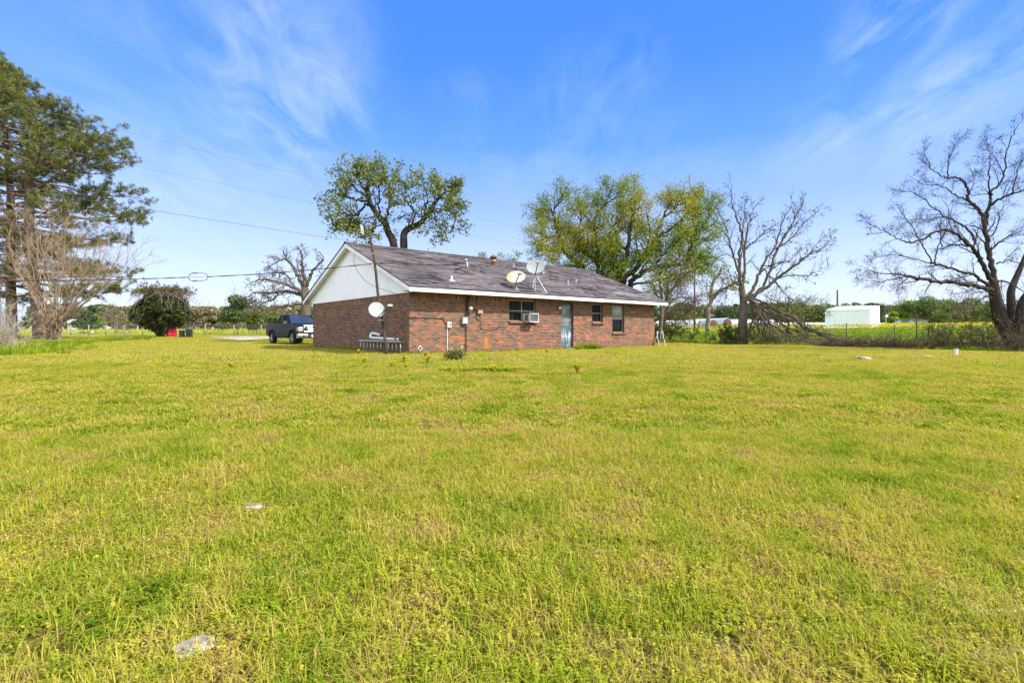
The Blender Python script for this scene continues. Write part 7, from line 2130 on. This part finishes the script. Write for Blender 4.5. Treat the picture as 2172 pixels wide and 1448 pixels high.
z = math_(nt, 'MAXIMUM', sep.outputs[2], 0.0)
K = 7.6
grad = ramp(nt, z, [(0.0, (.72 * K, .79 * K, .95 * K)), (.08, (.58 * K, .69 * K, .95 * K)), (.20, (.34 * K, .50 * K, .95 * K)), (.34, (.11 * K, .31 * K, .89 * K)), (.46, (.058 * K, .235 * K, .82 * K)), (.70, (.04 * K, .18 * K, .76 * K)), (1.0, (.03 * K, .13 * K, .62 * K))])
skyc = mixc(nt, .88, sky.outputs[0], grad)
# paler towards the left
lf = math_(nt, 'MULTIPLY', math_(nt, 'SUBTRACT', -.2, sep.outputs[0]), .22, clamp=True)
skyc = mixc(nt, lf, skyc, (.52 * K, .72 * K, .98 * K))
zc = math_(nt, 'ADD', z, 0.22)
comb = N(nt, 'ShaderNodeCombineXYZ', {0: math_(nt, 'DIVIDE', sep.outputs[0], zc), 1: math_(nt, 'DIVIDE', sep.outputs[1], zc), 2: 0.0})
fib = noise_(nt, mapped(nt, comb.outputs[0], (4.6, 2.0, 1), (2.3, 1.1, 0), (0, 0, R(-38))), 1.6, 10, .62, .8)
soft = noise_(nt, mapped(nt, comb.outputs[0], (1.0, 1.0, 1), (5.2, 3.3, 0)), 1.5, 5, .5, .3)
def blob(u, v, su, sv_, k):
    """a soft patch of cirrus in one part of the sky"""
    d = Vector(((u - CX) / F, 1.0, (HY - v) / F)).normalized()
    dp = N(nt, 'ShaderNodeVectorMath', {0: g, 1: tuple(d)}, operation='SUBTRACT')
    s2 = N(nt, 'ShaderNodeVectorMath', {0: dp.outputs[0], 1: (1 / su, 1 / su, 1 / sv_)}, operation='MULTIPLY')
    ln = N(nt, 'ShaderNodeVectorMath', {0: s2.outputs[0]}, operation='LENGTH')
    return math_(nt, 'MULTIPLY', math_(nt, 'SUBTRACT', 1.0, ln.outputs['Value'], clamp=True), k)
m1 = None
for b in ((600, 120, .17, .22, .8), (670, 150, .15, .20, .7), (420, 60, .22, .10, .5), (500, 280, .35, .14, .5), (2060, 150, .20, .16, 1.1), (1885, 40, .09, .08, 1.4), (1250, 190, .12, .10, .5), (1350, 120, .07, .09, .55), (1000, 190, .09, .04, .4), (200, 420, .4, .2, .55), (1750, 300, .2, .07, .6), (1230, 330, .3, .12, .5)):
    x = blob(*b); m1 = x if m1 is None else math_(nt, 'ADD', m1, x, clamp=True)
tex = math_(nt, 'MULTIPLY', math_(nt, 'SUBTRACT', math_(nt, 'ADD', math_(nt, 'MULTIPLY', fib, 1.0), math_(nt, 'MULTIPLY', soft, .45)), .60, clamp=True), 3.2, clamp=True)
cm = math_(nt, 'MULTIPLY', math_(nt, 'MULTIPLY', tex, m1), .25, clamp=True)
cl = mixc(nt, cm, skyc, (.86 * K, .93 * K, 1.0 * K))
# brighter sky added behind the viewer, as fill light for gable and front faces
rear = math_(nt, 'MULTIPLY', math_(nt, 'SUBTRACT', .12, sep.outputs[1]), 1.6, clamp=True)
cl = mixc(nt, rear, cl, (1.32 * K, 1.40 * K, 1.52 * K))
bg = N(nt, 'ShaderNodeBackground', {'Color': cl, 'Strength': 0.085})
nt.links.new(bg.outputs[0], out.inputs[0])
# ================================================================== CAMERA
cd = bpy.data.cameras.new('camera'); cd.sensor_width = 36; cd.lens = F / 2172 * 36
cd.shift_y = -(724 - HY) / 2172; cd.clip_end = 4000; cd.clip_start = .05
co = bpy.data.objects.new('camera', cd); COL.objects.link(co)
co.location = (0, 0, CH); co.rotation_euler = (R(90), 0, 0)
scene.camera = co
vs = scene.view_settings
vs.view_transform = 'Standard'; vs.look = 'None'; vs.gamma = 1.0; vs.exposure = 1.15
scene.cycles.use_denoising = True
scene.cycles.max_bounces = 6; scene.cycles.diffuse_bounces = 3; scene.cycles.glossy_bounces = 3
scene.cycles.transparent_max_bounces = 12; scene.cycles.caustics_reflective = False; scene.cycles.caustics_refractive = False
